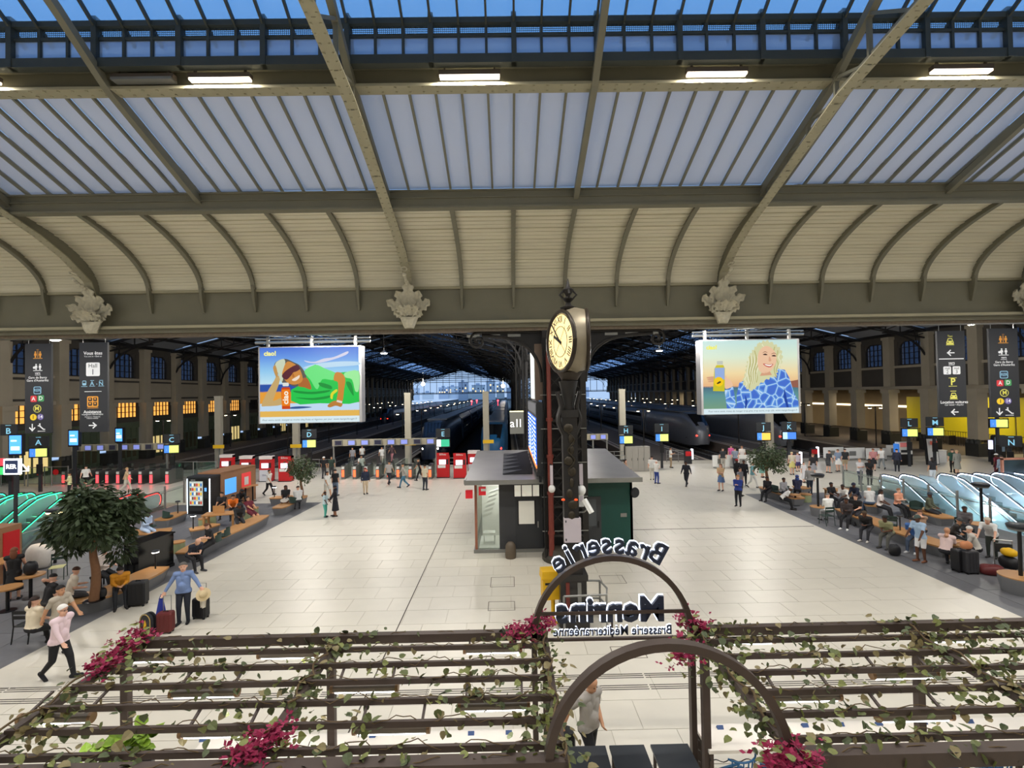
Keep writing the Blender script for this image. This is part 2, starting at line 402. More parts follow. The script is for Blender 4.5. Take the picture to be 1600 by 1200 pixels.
def far(par, pmeshes, x0, x1, name, m):
    b = MB()
    for me in pmeshes:
        vs = [v.co for v in me.vertices]; fs = [tuple(p.vertices) for p in me.polygons]
        for x in spanx(XL, XR):
            if not x0 < x < x1: b.add([(v.x+x+s/2, v.y, v.z) for v in vs], fs)
    b.build(name, m, par)['kind'] = 'stuff'
panes(win1, pm, -19.5, 20.5); far(win1, [pm], -19.5, 20.5, 'pane_run', m_glassP)
for x in spanx(XL, XR):
    if -19.5 < x < 20.5: ob('glazing_bar', bm_, win1, (x, 0, 0))
# clerestory
yC = 11.75
zc0, zc1, zc2, zc3, zc4, zc5 = [at(800, v, yC).z for v in (100, 86, 57, 53, 38, 29)]
win2 = T('window_2', 'upright clerestory strip with wire mesh under the lantern', 'glazing', kind='structure')
c = MB(); c.box(XL, XR, yC-.08, yC+.12, zc0, zc1); c.build('sill_beam', m_dkiron, win2)
MB().box(XL, XR, yC-.03, yC+.05, zc2, zc3).build('transom', m_dkiron, win2)
MB().box(XL, XR, yC-.08, yC+.1, zc4, zc5).build('head_beam', m_dkiron, win2)
MB().box(XL, XR, yC+.14, yP2+.2, z2c+.02, z2c+.05).build('ledge', m_olive, win2)
cp = MB().box(-s/2+.03, s/2-.03, yC+.02, yC+.035, zc1, zc2).mesh('pane', m_glassC)
panes(win2, cp, -14, 15); far(win2, [cp], -14, 15, 'pane_run', m_glassC)
mw = MB(); nx, nz = 14, 5
for i in range(nx+1): x = -s/2+s*i/nx; mw.box(x-.004, x+.004, yC+.02, yC+.028, zc3, zc4)
for j in range(nz+1): z = zc3+(zc4-zc3)*j/nz; mw.box(-s/2, s/2, yC+.02, yC+.028, z-.004, z+.004)
mwm = mw.mesh('wire_mesh', m_dkiron)
for x in spanx(-14, 15): ob('wire_mesh', mwm, win2, (x+s/2, 0, 0))
ps, pb = MB().box(-.03, .03, yC-.04, yC+.05, zc1, zc4).mesh('mullion', m_dkiron), MB().box(-.06, .06, yC-.1, yC+.1, zc0, zc5+.1).mesh('post', m_dkiron)
for i, x in enumerate(spanx(XL, XR)):
    if -14.5 < x < 15.5: ob('post' if i % 3 == 1 else 'mullion', pb if i % 3 == 1 else ps, win2, (x, 0, 0))
# lantern glazing to the ridge and down the other side
win3 = T('window_3', 'clear lantern glazing over the hall ridge', 'glazing', kind='structure')
lA, lB = V((0, yC+.35, zc3)), V((0, 6.0, zc5+3.6))
def slab(pA, pB, hw, off, th):
    d = (pB-pA).normalized(); n = V((0, d.z, -d.y)); n = n if n.z > 0 else -n; a, b = pA+n*off, pB+n*off; a2, b2 = a+n*th, b+n*th
    return [(-hw, *a.yz), (hw, *a.yz), (hw, *b.yz), (-hw, *b.yz), (-hw, *a2.yz), (hw, *a2.yz), (hw, *b2.yz), (-hw, *b2.yz)]
BF = [(0,3,2,1),(4,5,6,7),(0,1,5,4),(1,2,6,5),(2,3,7,6),(3,0,4,7)]
lp = MB().add(slab(lA, lB, s/2-.02, .06, .02), BF).mesh('pane', m_glassL)
panes(win3, lp, -14, 15); far(win3, [lp], -14, 15, 'pane_run', m_glassL)
lbm = MB().bar(lA, lB, .05, .1).mesh('glazing_bar', m_dkiron)
for x in spanx(-14, 15): ob('glazing_bar', lbm, win3, (x, 0, 0))
lA2 = V((0, 12-lA.y, lA.z)); gA2, gB2 = V((0, 12-gA.y, gA.z)), V((0, 12-gB.y, gB.z))
back = MB()
for pA, pB in ((lA2, lB), (gA2, gB2)):
    q = slab(pA, pB, 1, .06, .02); back.add([(XL if v[0] < 0 else XR, v[1], v[2]) for v in q], BF)
back.box(XL, XR, 12-yC, 12-yC+.03, zc0, zc5)
rear = struct(back.build('roof_rear', m_glassP), 'glazing of the hall roof behind the viewpoint', 'roof')
MB().box(XL, XR, -3.9, -3.4, z1a-.05, z1c+.1).build('purlin', m_olive, rear)
# rear wall and end walls of the hall (out of view, they close the room)
m_wallc = mat('cream_wall', (190,182,160), .7, var=.08, scale=.6)
struct(MB().box(XL, XR, -8.4, -8.0, -.3, z1a+.2).build('wall_back', m_wallc), 'cream masonry wall behind the terrace', 'wall')
struct(MB().box(XL-.3, XL, -8, 20, -.3, 19).build('wall_left', m_wallc), 'cream end wall on the piano side', 'wall')
struct(MB().box(XR, XR+.3, -8, 20, -.3, 19).build('wall_right', m_wallc), 'cream end wall on the escalator side', 'wall')
struct(MB().box(XL, XR, -8, -3.6, z1a-.1, z1a+.1).build('ceiling_back', m_wallc), 'flat ceiling strip over the terrace', 'ceiling')
# ------------------------------------------------------------------ trusses
low = [(YG-.2, zgt-.2), (18.6, 10.9), (17.6, 11.55), (16.6, 12.0), (15.3, 12.42), (13.6, 13.0), (11.85, 13.55), (9.3, 13.95), (6.0, 14.25)]
upp = [(15.75, zB+.1), (12.1, z2a+.02), (10.7, 14.95), (6.0, 17.5)]
def poly_at(P, y):
    for (a, b), (c, d) in zip(P[:-1], P[1:]):
        if c <= y <= a: return b+(d-b)*(a-y)/(a-c)
    return P[-1][1]
def flat_path(P, w, h):
    b = MB(); r = []
    for i, (y, z) in enumerate(P):
        a, c = P[max(i-1, 0)], P[min(i+1, len(P)-1)]; d = V((0, c[0]-a[0], c[1]-a[1])).normalized(); n = V((0, -d.z, d.y)); n = n if n.z > 0 else -n
        q = V((0, y, z)); lo, hi = q-n*h/2, q+n*h/2
        r.append([(-w/2, *lo.yz), (w/2, *lo.yz), (w/2, *hi.yz), (-w/2, *hi.yz)])
    b.loft(r); return b
mir = lambda P: P + [(12-y, z) for y, z in P[::-1]][1:]
t_low = flat_path(mir(low[1:]), .3, .03).mesh('lower_chord', m_cream)
t_low2 = flat_path(mir([(y, z+.12) for y, z in low[4:]]), .035, .2).mesh('chord_web', m_olive)
t_upp = flat_path(mir(upp), .16, .2).mesh('upper_chord', m_olive)
rvt = MB()
for (ya, za), (yb, zb) in zip(low[1:-1], low[2:]):
    n = int(math.hypot(ya-yb, za-zb)/.22)
    for k in range(n):
        t = k/n
        for q in (-.1, .1): rvt.cb((q, ya+(yb-ya)*t, za+(zb-za)*t-.02), (.045, .045, .03))
t_rv = rvt.mesh('rivets', m_cream)
# deep curved bracket in the cove zone
br = MB(); sec = []
for t in range(13):
    y, z = cove(t/12); yl = y; zl = min(z-.05, poly_at(low, max(min(y, 18.9), 6)))
    sec.append((y, z, zl))
poly = [(cove(t/12)[0]-.02, cove(t/12)[1]+.0) for t in range(13)]
lowp = [(15.3, 12.42), (16.6, 12.0), (17.6, 11.55), (18.6, 10.9), (YG-.25, 10.2), (YG-.12, 9.9)]
br.prism(poly + lowp, -.04, .04, 'yz')
t_br = br.mesh('bracket_plate', m_olive)
t_fl = flat_path([(YG-.22, 10.0)] + low[1:5], .3, .035).mesh('bracket_flange', m_cream)
wb = MB(); posts = [15.3, 14.2, 13.2, 12.05, 10.9, 9.6, 8.4, 7.2, 6.0]
for i, y in enumerate(posts):
    wb.bar((0, y, poly_at(low, y)), (0, y, poly_at(upp, y)), .1, .07)
    if i: wb.bar((0, y, poly_at(low, y)), (0, posts[i-1], poly_at(upp, posts[i-1])), .09, .07)
t_wb = wb.mesh('web_bars', m_olive)
lpost = MB().bar((0, 10.7, 14.95), (0, 10.7, zc5+1.0), .12).bar((0, yP2-.1, z2c), (0, yC, zc5+.1), .14).mesh('lantern_post', m_dkiron)
tags = ['beside the tall sign reading Hall 1', 'between the green dress screen and the clock', 'above the blue swimsuit screen', 'at the edge by the taxi sign']
for k, x in enumerate(TX):
    if not XL < x < XR: continue
    w_ = {2: 0, 3: 1, 4: 2, 5: 3}.get(k)
    t = T('roof_truss', 'riveted arched roof truss ' + (tags[w_] if w_ is not None else 'outside the view, number %s' % ORD[k]), 'truss', (x, 0, 0), group='roof trusses of the hall', kind='structure')
    for me in (t_low, t_low2, t_upp, t_rv, t_br, t_fl, t_wb, lpost): ob(me.name.split('.')[0], me, t)
for k, x in enumerate(TX[:-1]):
    t = struct(ob('rafter_beam', t_upp), 'plain olive rafter midway between two trusses, %s bay' % ORD[k], 'rafter'); t.location = (x+11.85/2, 0, 0)
# acanthus ornaments at the truss feet
m_orn = mat('ornament_paint', (206,200,178), .6, var=.3, scale=9, bump=.5)
def leaf_me(L, W, curl, lobes=4):
    b = MB()
    def fn(u, v, o=0):
        t = v; wd = W*math.sin(PI*min(1, t*.93+.07))**.7*(1+.28*math.cos(t*lobes*2*PI))*(.5+.5*(1-t*.35)); x = (u-.5)*2*wd
        z = L*t*(1-.25*curl*t*t); y = -curl*L*.55*t**2.2 + .16*W*math.cos((u-.5)*PI*3)-.1*W
        if t > .85: z -= (t-.85)*L*.8*curl
        return (x, y+o, z)
    b.surf(lambda u, v: fn(u, v), 8, 18); b.surf(lambda u, v: fn(1-u, v, .04), 8, 18)
    return b.mesh('leaf', m_orn, 1.2)
lf1, lf2, lf3 = leaf_me(1.25, .27, .35), leaf_me(.98, .2, .5), leaf_me(.7, .17, .8)
shell = MB()
shell.surf(lambda u, v: (.34*math.cos(PI*u)*(1-.5*v)*(1+.06*math.cos(u*22)), -.12-.22*math.sin(PI*u)*math.sin(PI*(.15+.7*v)), -.42*v+.06), 24, 8)
shell.surf(lambda u, v: (.34*math.cos(PI*(1-u))*(1-.5*v), -.05, -.42*v+.06), 12, 2)
sh_me = shell.mesh('shell', m_orn, 1.2)
vol = MB(); sp = [(.36+.12*(1-k/16)*math.cos(k*.55), -.12, .12+.12*(1-k/16)*math.sin(k*.55)) for k in range(17)]
vol.tube(sp, [.055*(1-k/22) for k in range(17)], 6); vol_me = vol.mesh('volute', m_orn, 1.)
vol2_me = MB().tube([(-p[0], p[1], p[2]) for p in sp], [.055*(1-k/22) for k in range(17)], 6).mesh('volute', m_orn, 1.)
drop = MB()
for k in range(5): drop.ell((0, -.02-.05*k, .12*k), (.07+.02*math.sin(k*2), .05, .08), 8, 6)
drop.tube(cat_rom([(0, 0, .5), (.09, -.05, .6), (.07, -.12, .72), (0, -.15, .74), (-.07, -.12, .7), (-.08, -.05, .6)], 4, True), .025, 6)
drop_me = drop.mesh('bud_drop', m_orn, 1.)
for k, x in enumerate(TX):
    if k not in (2, 3, 4, 5): continue
    o_ = T('acanthus_ornament', 'cream acanthus leaf ornament at the truss foot ' + tags[{2: 0, 3: 1, 4: 2, 5: 3}[k]], 'ornament', (x, YG-.32, zgb+.12), group='acanthus ornaments on the girder')
    for me, rx_, ry_, off in ((lf1, .10, 0, (0, -.06, .3)), (lf2, .05, .42, (.1, -.02, .3)), (lf2, .05, -.42, (-.1, -.02, .3)), (lf2, .0, 1.02, (.12, 0, .26)), (lf2, .0, -1.02, (-.12, 0, .26)),
                              (lf3, .3, 1.25, (.1, -.04, .12)), (lf3, .3, -1.25, (-.1, -.04, .12)), (lf3, .5, .0, (0, -.14, .12)), (lf3, .35, .6, (.1, -.12, .1)), (lf3, .35, -.6, (-.1, -.12, .1))):
        c = ob('leaf', me, o_, off); c.rotation_euler = (rx_, ry_, 0)
    ob('shell', sh_me, o_); ob('volute', vol_me, o_); ob('volute', vol2_me, o_); ob('bud_drop', drop_me, o_, (0, -.42, 1.28)).rotation_euler = (.75, 0, 0)
# ------------------------------------------------------------------ hall lamps: strip fittings on the purlin, and along the girder
m_fit = mat('lamp_housing', (96,86,78), .5, var=.05)
zf = at(742, 124, yP2-.2).z
fit = MB().box(-.74, .74, -.08, .08, .05, .16).box(-.62, -.58, -.03, .03, .16, .42).box(.58, .62, -.03, .03, .16, .42).mesh('housing', m_fit)
dif = MB().box(-.72, .72, -.07, .07, .0, .05).mesh('diffuser', glow('strip_light', (255,238,216), 4))
HALL_P = 290
names = {-2: 'nearest the bare rafter', -1: 'over the green dress screen', 0: 'above the clock', 1: 'over the blue swimsuit screen', 2: 'above the taxi sign'}
for k in range(-7, 9):
    x = -.78 + k*6.0
    for yy, on in ((yP2-.25, True), (-.25, False)):
        if on:
            t = T('strip_light', 'lit strip light on the upper purlin ' + names.get(k, 'beyond the view, %s along' % ORD[k+8]), 'light', (x, yy, zf), group='strip lights on the purlin')
        else:
            t = T('strip_light', 'lit strip light on the rear purlin behind the terrace, %s along' % ORD[k+8], 'light', (x, yy, zf), group='strip lights behind the terrace')
        ob('housing', fit, t); ob('diffuser', dif, t)
        lamp('lamp_light', t, (0, 0, -.02), HALL_P if on else HALL_P*.8, (1.44, .12), (1, .94, .84))
t = T('strip_light', 'unlit grey strip light beside the bare rafter', 'light', (at(225, 128, yP2-.25).x, yP2-.25, zf)); ob('housing', fit, t); MB().box(-.72, .72, -.115, .115, 0, .06).build('diffuser', m_galv, t)
gfit = MB().box(-1.3, 1.3, -.06, .06, .02, .1).box(-1.2,-1.1,-.118,0,.03,.08).box(1.1,1.2,-.118,0,.03,.08).mesh('housing', m_galv); gdif = MB().box(-1.28, 1.28, -.05, .05, 0, .02).mesh('diffuser', glow('girder_strip', (240,255,246), 5))
for k, x in enumerate([-32, -24, -16, -8.2, 0, 9.2, 17, 25, 33]):
    t = T('girder_light', 'slim strip light under the girder, %s along' % ORD[k], 'light', (x, YG+.62, zgb-.26), group='strip lights under the girder')
    ob('housing', gfit, t); ob('diffuser', gdif, t)
    lamp('lamp_light', t, (0, 0, -.02), 280, (2.5, .1), (1, .94, .85), rot=(math.radians(52), 0, 0), spread=math.radians(140))
# ------------------------------------------------------------------ train shed
XW0, XW1, XCc = -40.4, 43.2, 1.4
YS0, YS1 = 34.9, 216.0
SP = 5.2
BAYS = [YS0 + SP*k for k in range(int((YS1-YS0)/SP)+1)]
m_wst = mat('limestone', (152,143,126), .75, var=.14, scale=.8)
m_sw = mat('shaded_plaster', (66,62,57), .8, var=.25, scale=.5)  # beige walls lit poorly; their shade is put into this dark colour
m_grnp = mat('green_shopfront', (74,84,66), .55, var=.12)
m_pale = mat('pale_roof_panel', (150,154,162), .7, var=.14, scale=.4)
m_sky = glassmat('skylight_glass', (214,226,242), .8, translucent=.6)
m_wglass = glassmat('shed_window_glass', (150,158,172), .6)
m_warm = mat('warm_window', (255,178,84), .5, emit=.85, var=.35, scale=1.3)
# ground: platforms between sunken tracks
TR = [(-34.2, -27.6), (-22.0, -15.4), (-9.9, .35), (5.8, 12.4), (18.6, 25.4), (30.2, 36.8)]
pl = MB(); xs = [XW0-6] + [q for t in TR for q in t] + [XW1+16]
for a, b in zip(xs[0::2], xs[1::2]): pl.box(a, b, 46, 420, -1.2, 0)
plat = struct(pl.build('floor_platform', m_asph), 'dark asphalt platforms between the sunken tracks', 'platform')
ed = mat('platform_edge_stone', (150,140,126), .7, var=.1)
for a, b in TR:
    for x in (a-.18, b+.18):
        MB().box(x-.18, x+.18, 46, 420, -.02, .012).build('edge_stone', ed, plat)
    for x in (a-.75, b+.75): MB().box(x-.06, x+.06, 47, 330, 0, .011).build('safety_line', mat('line_white', (190,188,180), .7, var=.1), plat)
tb = MB()
for a, b in TR: tb.box(a, b, 46, 420, -1.4, -1.1)
tb.box(XW0-30, XW1+30, 420, 900, -1.6, -1.1)
trk = struct(tb.build('ground_tracks', m_pit), 'black ballast track beds running out of the station', 'track bed')
rail = MB().box(-.035, .035, 47, 420, -1.1, -.95).mesh('rail', m_galv)
slp = MB()
for k in range(60): slp.cb((0, 47.5+k*.9, -1.09), (2.4, .26, .06))
slm = slp.mesh('sleepers', mat('sleeper_wood', (48,42,38), .9, var=.2))
for a, b in TR:
    for c in ([(a+b)/2] if b-a < 5 else ([a+1.75, b-1.75])):
        for q in (-.72, .72): ob('rail', rail, trk, (c+q, 0, 0))
        ob('sleepers', slm, trk, (c, 0, 0))['kind'] = 'stuff'
# side walls with real window openings
def wall(side):
    X = XW0 if side < 0 else XW1; o = -side   # o: inward
    w_ = MB(); zs = [6.3, 8.8, 11.4, 12.9]
    w_.box(min(X, X+side*.5), max(X, X+side*.5), 20, YS1, zs[0], zs[1]); w_.box(min(X, X+side*.5), max(X, X+side*.5), 20, YS1, zs[2], zs[3])
    for i, y in enumerate([29.7] + BAYS):
        w_.box(min(X, X+side*.5), max(X, X+side*.5), y-1.0, y+1.0, zs[1], zs[2])
        if side < 0: w_.box(min(X, X+side*.5), max(X, X+side*.5), y-1.05, y+1.05, 4.6, 6.3)
    if side < 0: w_.box(X-.5, X, 20, YS1, 4.1, 4.6)
    W = struct(w_.build('wall_shed_' + ('left' if side < 0 else 'right'), m_sw), 'shade-coloured side wall of the train shed on the ' + ('piano' if side < 0 else 'yellow hoarding') + ' side', 'wall')
    MB().box(min(X, X+o*.25), max(X, X+o*.25), 20, YS1, 6.15, 6.5).build('cornice', m_wst, W)
    MB().box(min(X, X+o*.18), max(X, X+o*.18), 20, YS1, 8.5, 8.75).build('cornice', m_wst, W)
    band = MB().box(min(X, X+o*.12), max(X, X+o*.12), -SP/2+.7, SP/2-.7, 6.7, 8.3).mesh('wall_panel', m_wst if side < 0 else m_sw)
    # pilasters
    pi = MB().box(-.45, .45, -.5, .5, 4.6 if side < 0 else 6.5, 11.9).box(-.55, .55, -.6, .6, 11.7, 12.0).mesh('pilaster', m_wst)
    lowp = MB(); lowp.box(-.5, .5, -.52, .52, 1.5, 6.0).box(-.62, .62, -.64, .64, 5.75, 6.15)
    lo_me = lowp.mesh('column', m_wst)
    bs = MB().box(-.62, .62, -.66, .66, 0, 1.2)
    for q in range(3): bs.lathe([(.24, 0), (.24, .28), (.16, .36), (.0, .38)], (o*.5, -.44+q*.44, 1.18), 8)
    bs_me = bs.mesh('column_base', mat('column_base_paint', (44,44,40), .5, var=.15))
    # windows
    fr = MB(); gh = SP/2-1.0
    for j in range(6): yy = -gh+2*gh*j/5; fr.box(-.05, .05, yy-.04, yy+.04, 8.8, 11.4)
    for j in range(5): zz = 8.85+2.5*j/4; fr.box(-.05, .05, -gh, gh, zz-.03, zz+.03)
    fr_me = fr.mesh('muntin', m_black)
    gl = MB().box(-.01, .01, -gh, gh, 8.8, 11.4).mesh('pane', m_wglass)
    cor = MB()   # clipped arch corners
    for sgn in (-1, 1): cor.prism([(sgn*gh, 11.4), (sgn*gh, 10.6), (sgn*(gh-.25), 11.1), (sgn*(gh-.8), 11.4)], -.15, .15, 'yz')
    cor_me = cor.mesh('arch_spandrel', m_sw)
    wf = MB()
    for j in range(7): yy = -gh+2*gh*j/6; wf.box(.0, .08, yy-.04, yy+.04, 4.6, 6.3)
    for j in range(4): zz = 4.62+1.66*j/3; wf.box(.0, .08, -gh, gh, zz-.03, zz+.03)
    wf_me = wf.mesh('muntin', m_black); wp_me = MB().box(-.1, -.02, -gh, gh, 4.6, 6.3).mesh('lit_pane', m_warm)
    gs = MB().box(-.3, .05, -gh-.3, gh+.3, 0, 4.1)
    for j in range(5): yy = -gh+2*gh*j/4; gs.box(.05, .14, yy-.07, yy+.07, 0, 3.6)
    gs.box(.05, .2, -gh-.2, gh+.2, 3.5, 4.1).box(.05, .12, -gh, gh, 2.3, 2.42)
    gs_me = gs.mesh('shopfront', m_grnp); gd_me = MB().box(.05, .07, -gh+.1, gh-.1, .4, 2.3).mesh('shop_window', mat('dull_shop_window', (70,66,50), .2, var=.3, scale=1.5))
    gdl_me = MB().box(.05, .07, -gh+.1, gh-.1, .4, 2.3).mesh('shop_window', glow('lit_shop', (236,210,140), .55))
    for i, y in enumerate([29.7] + BAYS):
        ob('pilaster', pi, W, (X+o*.1, y, 0)); yc = y+SP/2
        ob('wall_panel', band, W, (0, yc, 0))
        if y+SP > YS1: continue
        for me in (fr_me, gl, cor_me): ob(me.name.split('.')[0], me, W, (X+side*.25, yc, 0))
        ob('column', lo_me, W, (X+o*.25, y, 0)); ob('column_base', bs_me, W, (X+o*.25, y, 0))
        if side < 0:
            ob('muntin', wf_me, W, (X, yc, 0)); ob('lit_pane', wp_me, W, (X, yc, 0)) if i < 9 else None
            ob('shopfront', gs_me, W, (X, yc, 0)); ob('shop_window', gdl_me if i in (2, 5, 8, 11, 13) else gd_me, W, (X, yc, 0))
    return W
wl = wall(-1); wr = wall(1)
MB().box(XW0-.6, XW0-.3, 60, YS1, 4.6, 6.3).build('dark_backing', m_sw, wl)
# aisle behind the right arcade
XA = XW1+13
ar = struct(MB().box(XA, XA+.3, 20, YS1, -1.2, 6.4).build('wall_aisle', mat('aisle_plaster', (196,176,140), .7, var=.1, scale=.7)), 'warm lit plaster wall beyond the right arcade', 'wall')
MB().box(XW1+.5, XA, 20, YS1, 6.1, 6.4).build('aisle_ceiling', m_sw, ar)
MB().box(XA-.06, XA, 46, 130, 3.5, 3.75).build('light_cove', glow('aisle_strip', (255,236,200), 2.2), ar)
m_hoard = mat('yellow_hoarding', (238,222,40), .5, var=.03)
for k in range(4):
    y0 = 43.5+k*4.4; XH = XW1+5.2
    h = tag(MB().box(XH+.6, XH+.7, y0, y0+4.2, .9, 5.2).build('hoarding_panel', m_hoard), 'bright yellow site hoarding behind the right arcade, %s panel along' % ORD[k], 'hoarding', 'yellow hoarding panels')
    b = MB()
    for j in range(14): b.tube([(XH, y0+.15+j*.3, 0), (XH, y0+.15+j*.3, 1.5)], .02, 5)
    b.tube([(XH, y0, 1.5), (XH, y0+4.3, 1.5)], .03, 5); b.box(XH-.05, XH+.6, y0+2, y0+2.1, 0, 1.0)
    b.build('railing', m_black, h)
for k in range(7): 
    y = 37+k*14
    t = T('aisle_lamp', 'ceiling lamp in the arcade aisle, %s from the concourse' % ORD[k], 'lamp', (XW1+2.6, y, 5.89), group='aisle lamps'); MB().box(-.8, .8, -.15, .15, 0, .2).build('housing', m_white, t)
    lamp('lamp_light', t, (0, 0, -.03), 260, (1.5, .3), (1, .82, .56))
# roof
ZE, ZR, HSP = 12.3, 17.6, (XCc-XW0)/2
roof = T('roof_shed', 'dark pitched roofs of the two train sheds with skylight strips', 'roof', kind='structure')
RG = [(XW0+XCc)/2, (XW1+XCc)/2]
def roofz(x):
    c = RG[0] if x < XCc else RG[1]; return ZE+(ZR-ZE)*(1-min(1, abs(x-c)/HSP))
BAY = 10.0; YB0 = 20.5; NBY = 20
def rp(t, sgn, dz=0): return (sgn*HSP*(1-t), ZE+(ZR-ZE)*t+dz)
def rpl(t0, t1, sgn, dz=0., th=.08, y0=.25, y1=BAY-.25):
    (xa, za), (xb, zb) = rp(t0, sgn, dz), rp(t1, sgn, dz)
    return MB().add([(xa, y0, za), (xb, y0, zb), (xb, y1, zb), (xa, y1, za), (xa, y0, za+th), (xb, y0, zb+th), (xb, y1, zb+th), (xa, y1, za+th)], BF)
for sgn in (-1, 1):
    mp = rpl(0, .30, sgn).mesh('roof_panel', m_pale); md1 = rpl(.30, .40, sgn).mesh('dark_panel', m_shed); mgz = rpl(.40, .66, sgn, 0, .03).mesh('skylight_pane', m_sky)
    mp2 = rpl(.66, .86, sgn).mesh('roof_panel', m_pale); md2 = rpl(.86, 1.0, sgn).mesh('dark_panel', m_shed)
    lv = MB()
    for j in range(13):
        t = .40+.26*j/12; (x, z) = rp(t, sgn, -.06); lv.bar((x, .3, z), (x, BAY-.3, z), .09, .16)
    for j in range(7): 
        y = .3+(BAY-.6)*j/6; (xa, za), (xb, zb) = rp(.40, sgn, -.12), rp(.66, sgn, -.12); lv.bar((xa, y, za), (xb, y, zb), .06, .06)
    ml = lv.mesh('skylight_bars', m_shed)
    for cx in RG:
        for k in range(NBY):
            for me in (mp, md1, mgz, mp2, md2, ml):
                if k > 11 and me in (ml,): continue
                ob(me.name.split('.')[0], me, roof, (cx, YB0+k*BAY, 0))
        for t in (.02, .15, .3, .4, .66, .76, .86, .98):
            (x, z) = rp(t, sgn, -.15); MB().bar((cx+x, YB0, z), (cx+x, YS1+4, z), .14, .3).build('purlin', m_shed, roof)
# shed trusses
tm = MB(); N_ = 14
for sgn in (-1, 1):
    tp = [V((rp(j/N_, sgn)[0], 0, rp(j/N_, sgn, -.25)[1])) for j in range(N_+1)]; lo_ = [p+V((0, 0, -.75-.25*math.sin(PI*j/N_))) for j, p in enumerate(tp)]
    tm.bar(tp[0], tp[-1], .22, .2); 
    for a, b in zip(lo_[:-1], lo_[1:]): tm.bar(a, b, .18, .14)
    for j in range(N_+1):
        tm.bar(tp[j], lo_[j], .09)
        if j: tm.bar(tp[j-1], lo_[j], .08)
    mid = V((rp(.5, sgn)[0], 0, 13.2)); tm.bar(mid, lo_[7], .16); tm.tube([lo_[0], mid], .06, 6); tm.tube([mid, lo_[-1]], .05, 6); tm.tube([mid, V((0, 0, 13.6))], .05, 6)
    tm.bar(mid, lo_[4], .09); tm.bar(mid, lo_[10], .09)
    arc = [V((sgn*(HSP-.2-4.6*(1-math.cos(a))), 0, 8.4+3.6*math.sin(a))) for a in [PI/2*j/9 for j in range(10)]]
    for a, b in zip(arc[:-1], arc[1:]): tm.bar(a, b, .16, .14)
    for j in range(2, 9, 2): tm.bar(arc[j], lo_[max(0, j//3)], .07)
tm.bar((0, 0, 13.6), (0, 0, ZR-.8), .07)
tme = tm.mesh('shed_truss', m_shed)
for c, cx in enumerate(RG):
    for k in range(NBY+1):
        o_ = ob('shed_truss', tme, None, (cx, YB0+k*BAY, 0)); struct(o_, 'black lattice truss of the %s train shed, %s from the concourse' % ('clock-side' if c else 'green-screen', ORD[k] if k < 20 else 'last'), 'truss'); o_['group'] = 'train shed trusses'
# valley columns between the sheds
cm = MB()
for sx_ in (-.42, .42):
    for sy_ in (-.3, .3): cm.box(sx_-.09, sx_+.09, sy_-.09, sy_+.09, 0, 12)
for k in range(17):
    z = .3+k*.7
    for sy_ in (-.3, .3): cm.bar((-.42, sy_, z), (.42, sy_, z+.7), .05); cm.bar((.42, sy_, z), (-.42, sy_, z+.7), .05)
cm.box(-.6, .6, -.5, .5, 0, 1.0).box(-.55, .55, -.45, .45, 11.6, 12.2)
cme = cm.mesh('shed_column', m_shed)
for k in range(2, NBY): 
    o_ = ob('shed_column', cme, None, (XCc+.6, YB0+k*BAY, 0)); struct(o_, 'black lattice column between the two train sheds, %s in the row' % ORD[k-2], 'column')
MB().box(XCc-.3, XCc+1.4, YB0, YS1, 11.9, 12.4).build('valley_beam', m_shed, roof)
# glazed end screens
for c, cx in enumerate(RG):
    b = MB()
    for j in range(-7, 8):
        x = j*2.75; zt = ZE+(ZR-ZE)*(1-abs(x)/HSP); b.bar((x, 0, 6.6), (x, 0, zt), .16)
    for z in (6.6, 7.0): b.bar((-HSP, 0, z), (HSP, 0, z), .25)
    for z in (11.6, 12.4, 13.2, 14.0, 14.9, 15.8): 
        hw = min(HSP, HSP*(1-(z-ZE)/(ZR-ZE))); b.bar((-hw, 0, z), (hw, 0, z), .22)
    b.bar((-HSP, 0, 12.2), (0, 0, 16.9), .5, .6); b.bar((HSP, 0, 12.2), (0, 0, 16.9), .5, .6)
    struct(b.build('window_end_%d' % (c+1), m_shed, None, (cx, YS1, 0)), 'far end screen of thin black mullions, %s shed' % ('clock-side' if c else 'green-screen'), 'window')
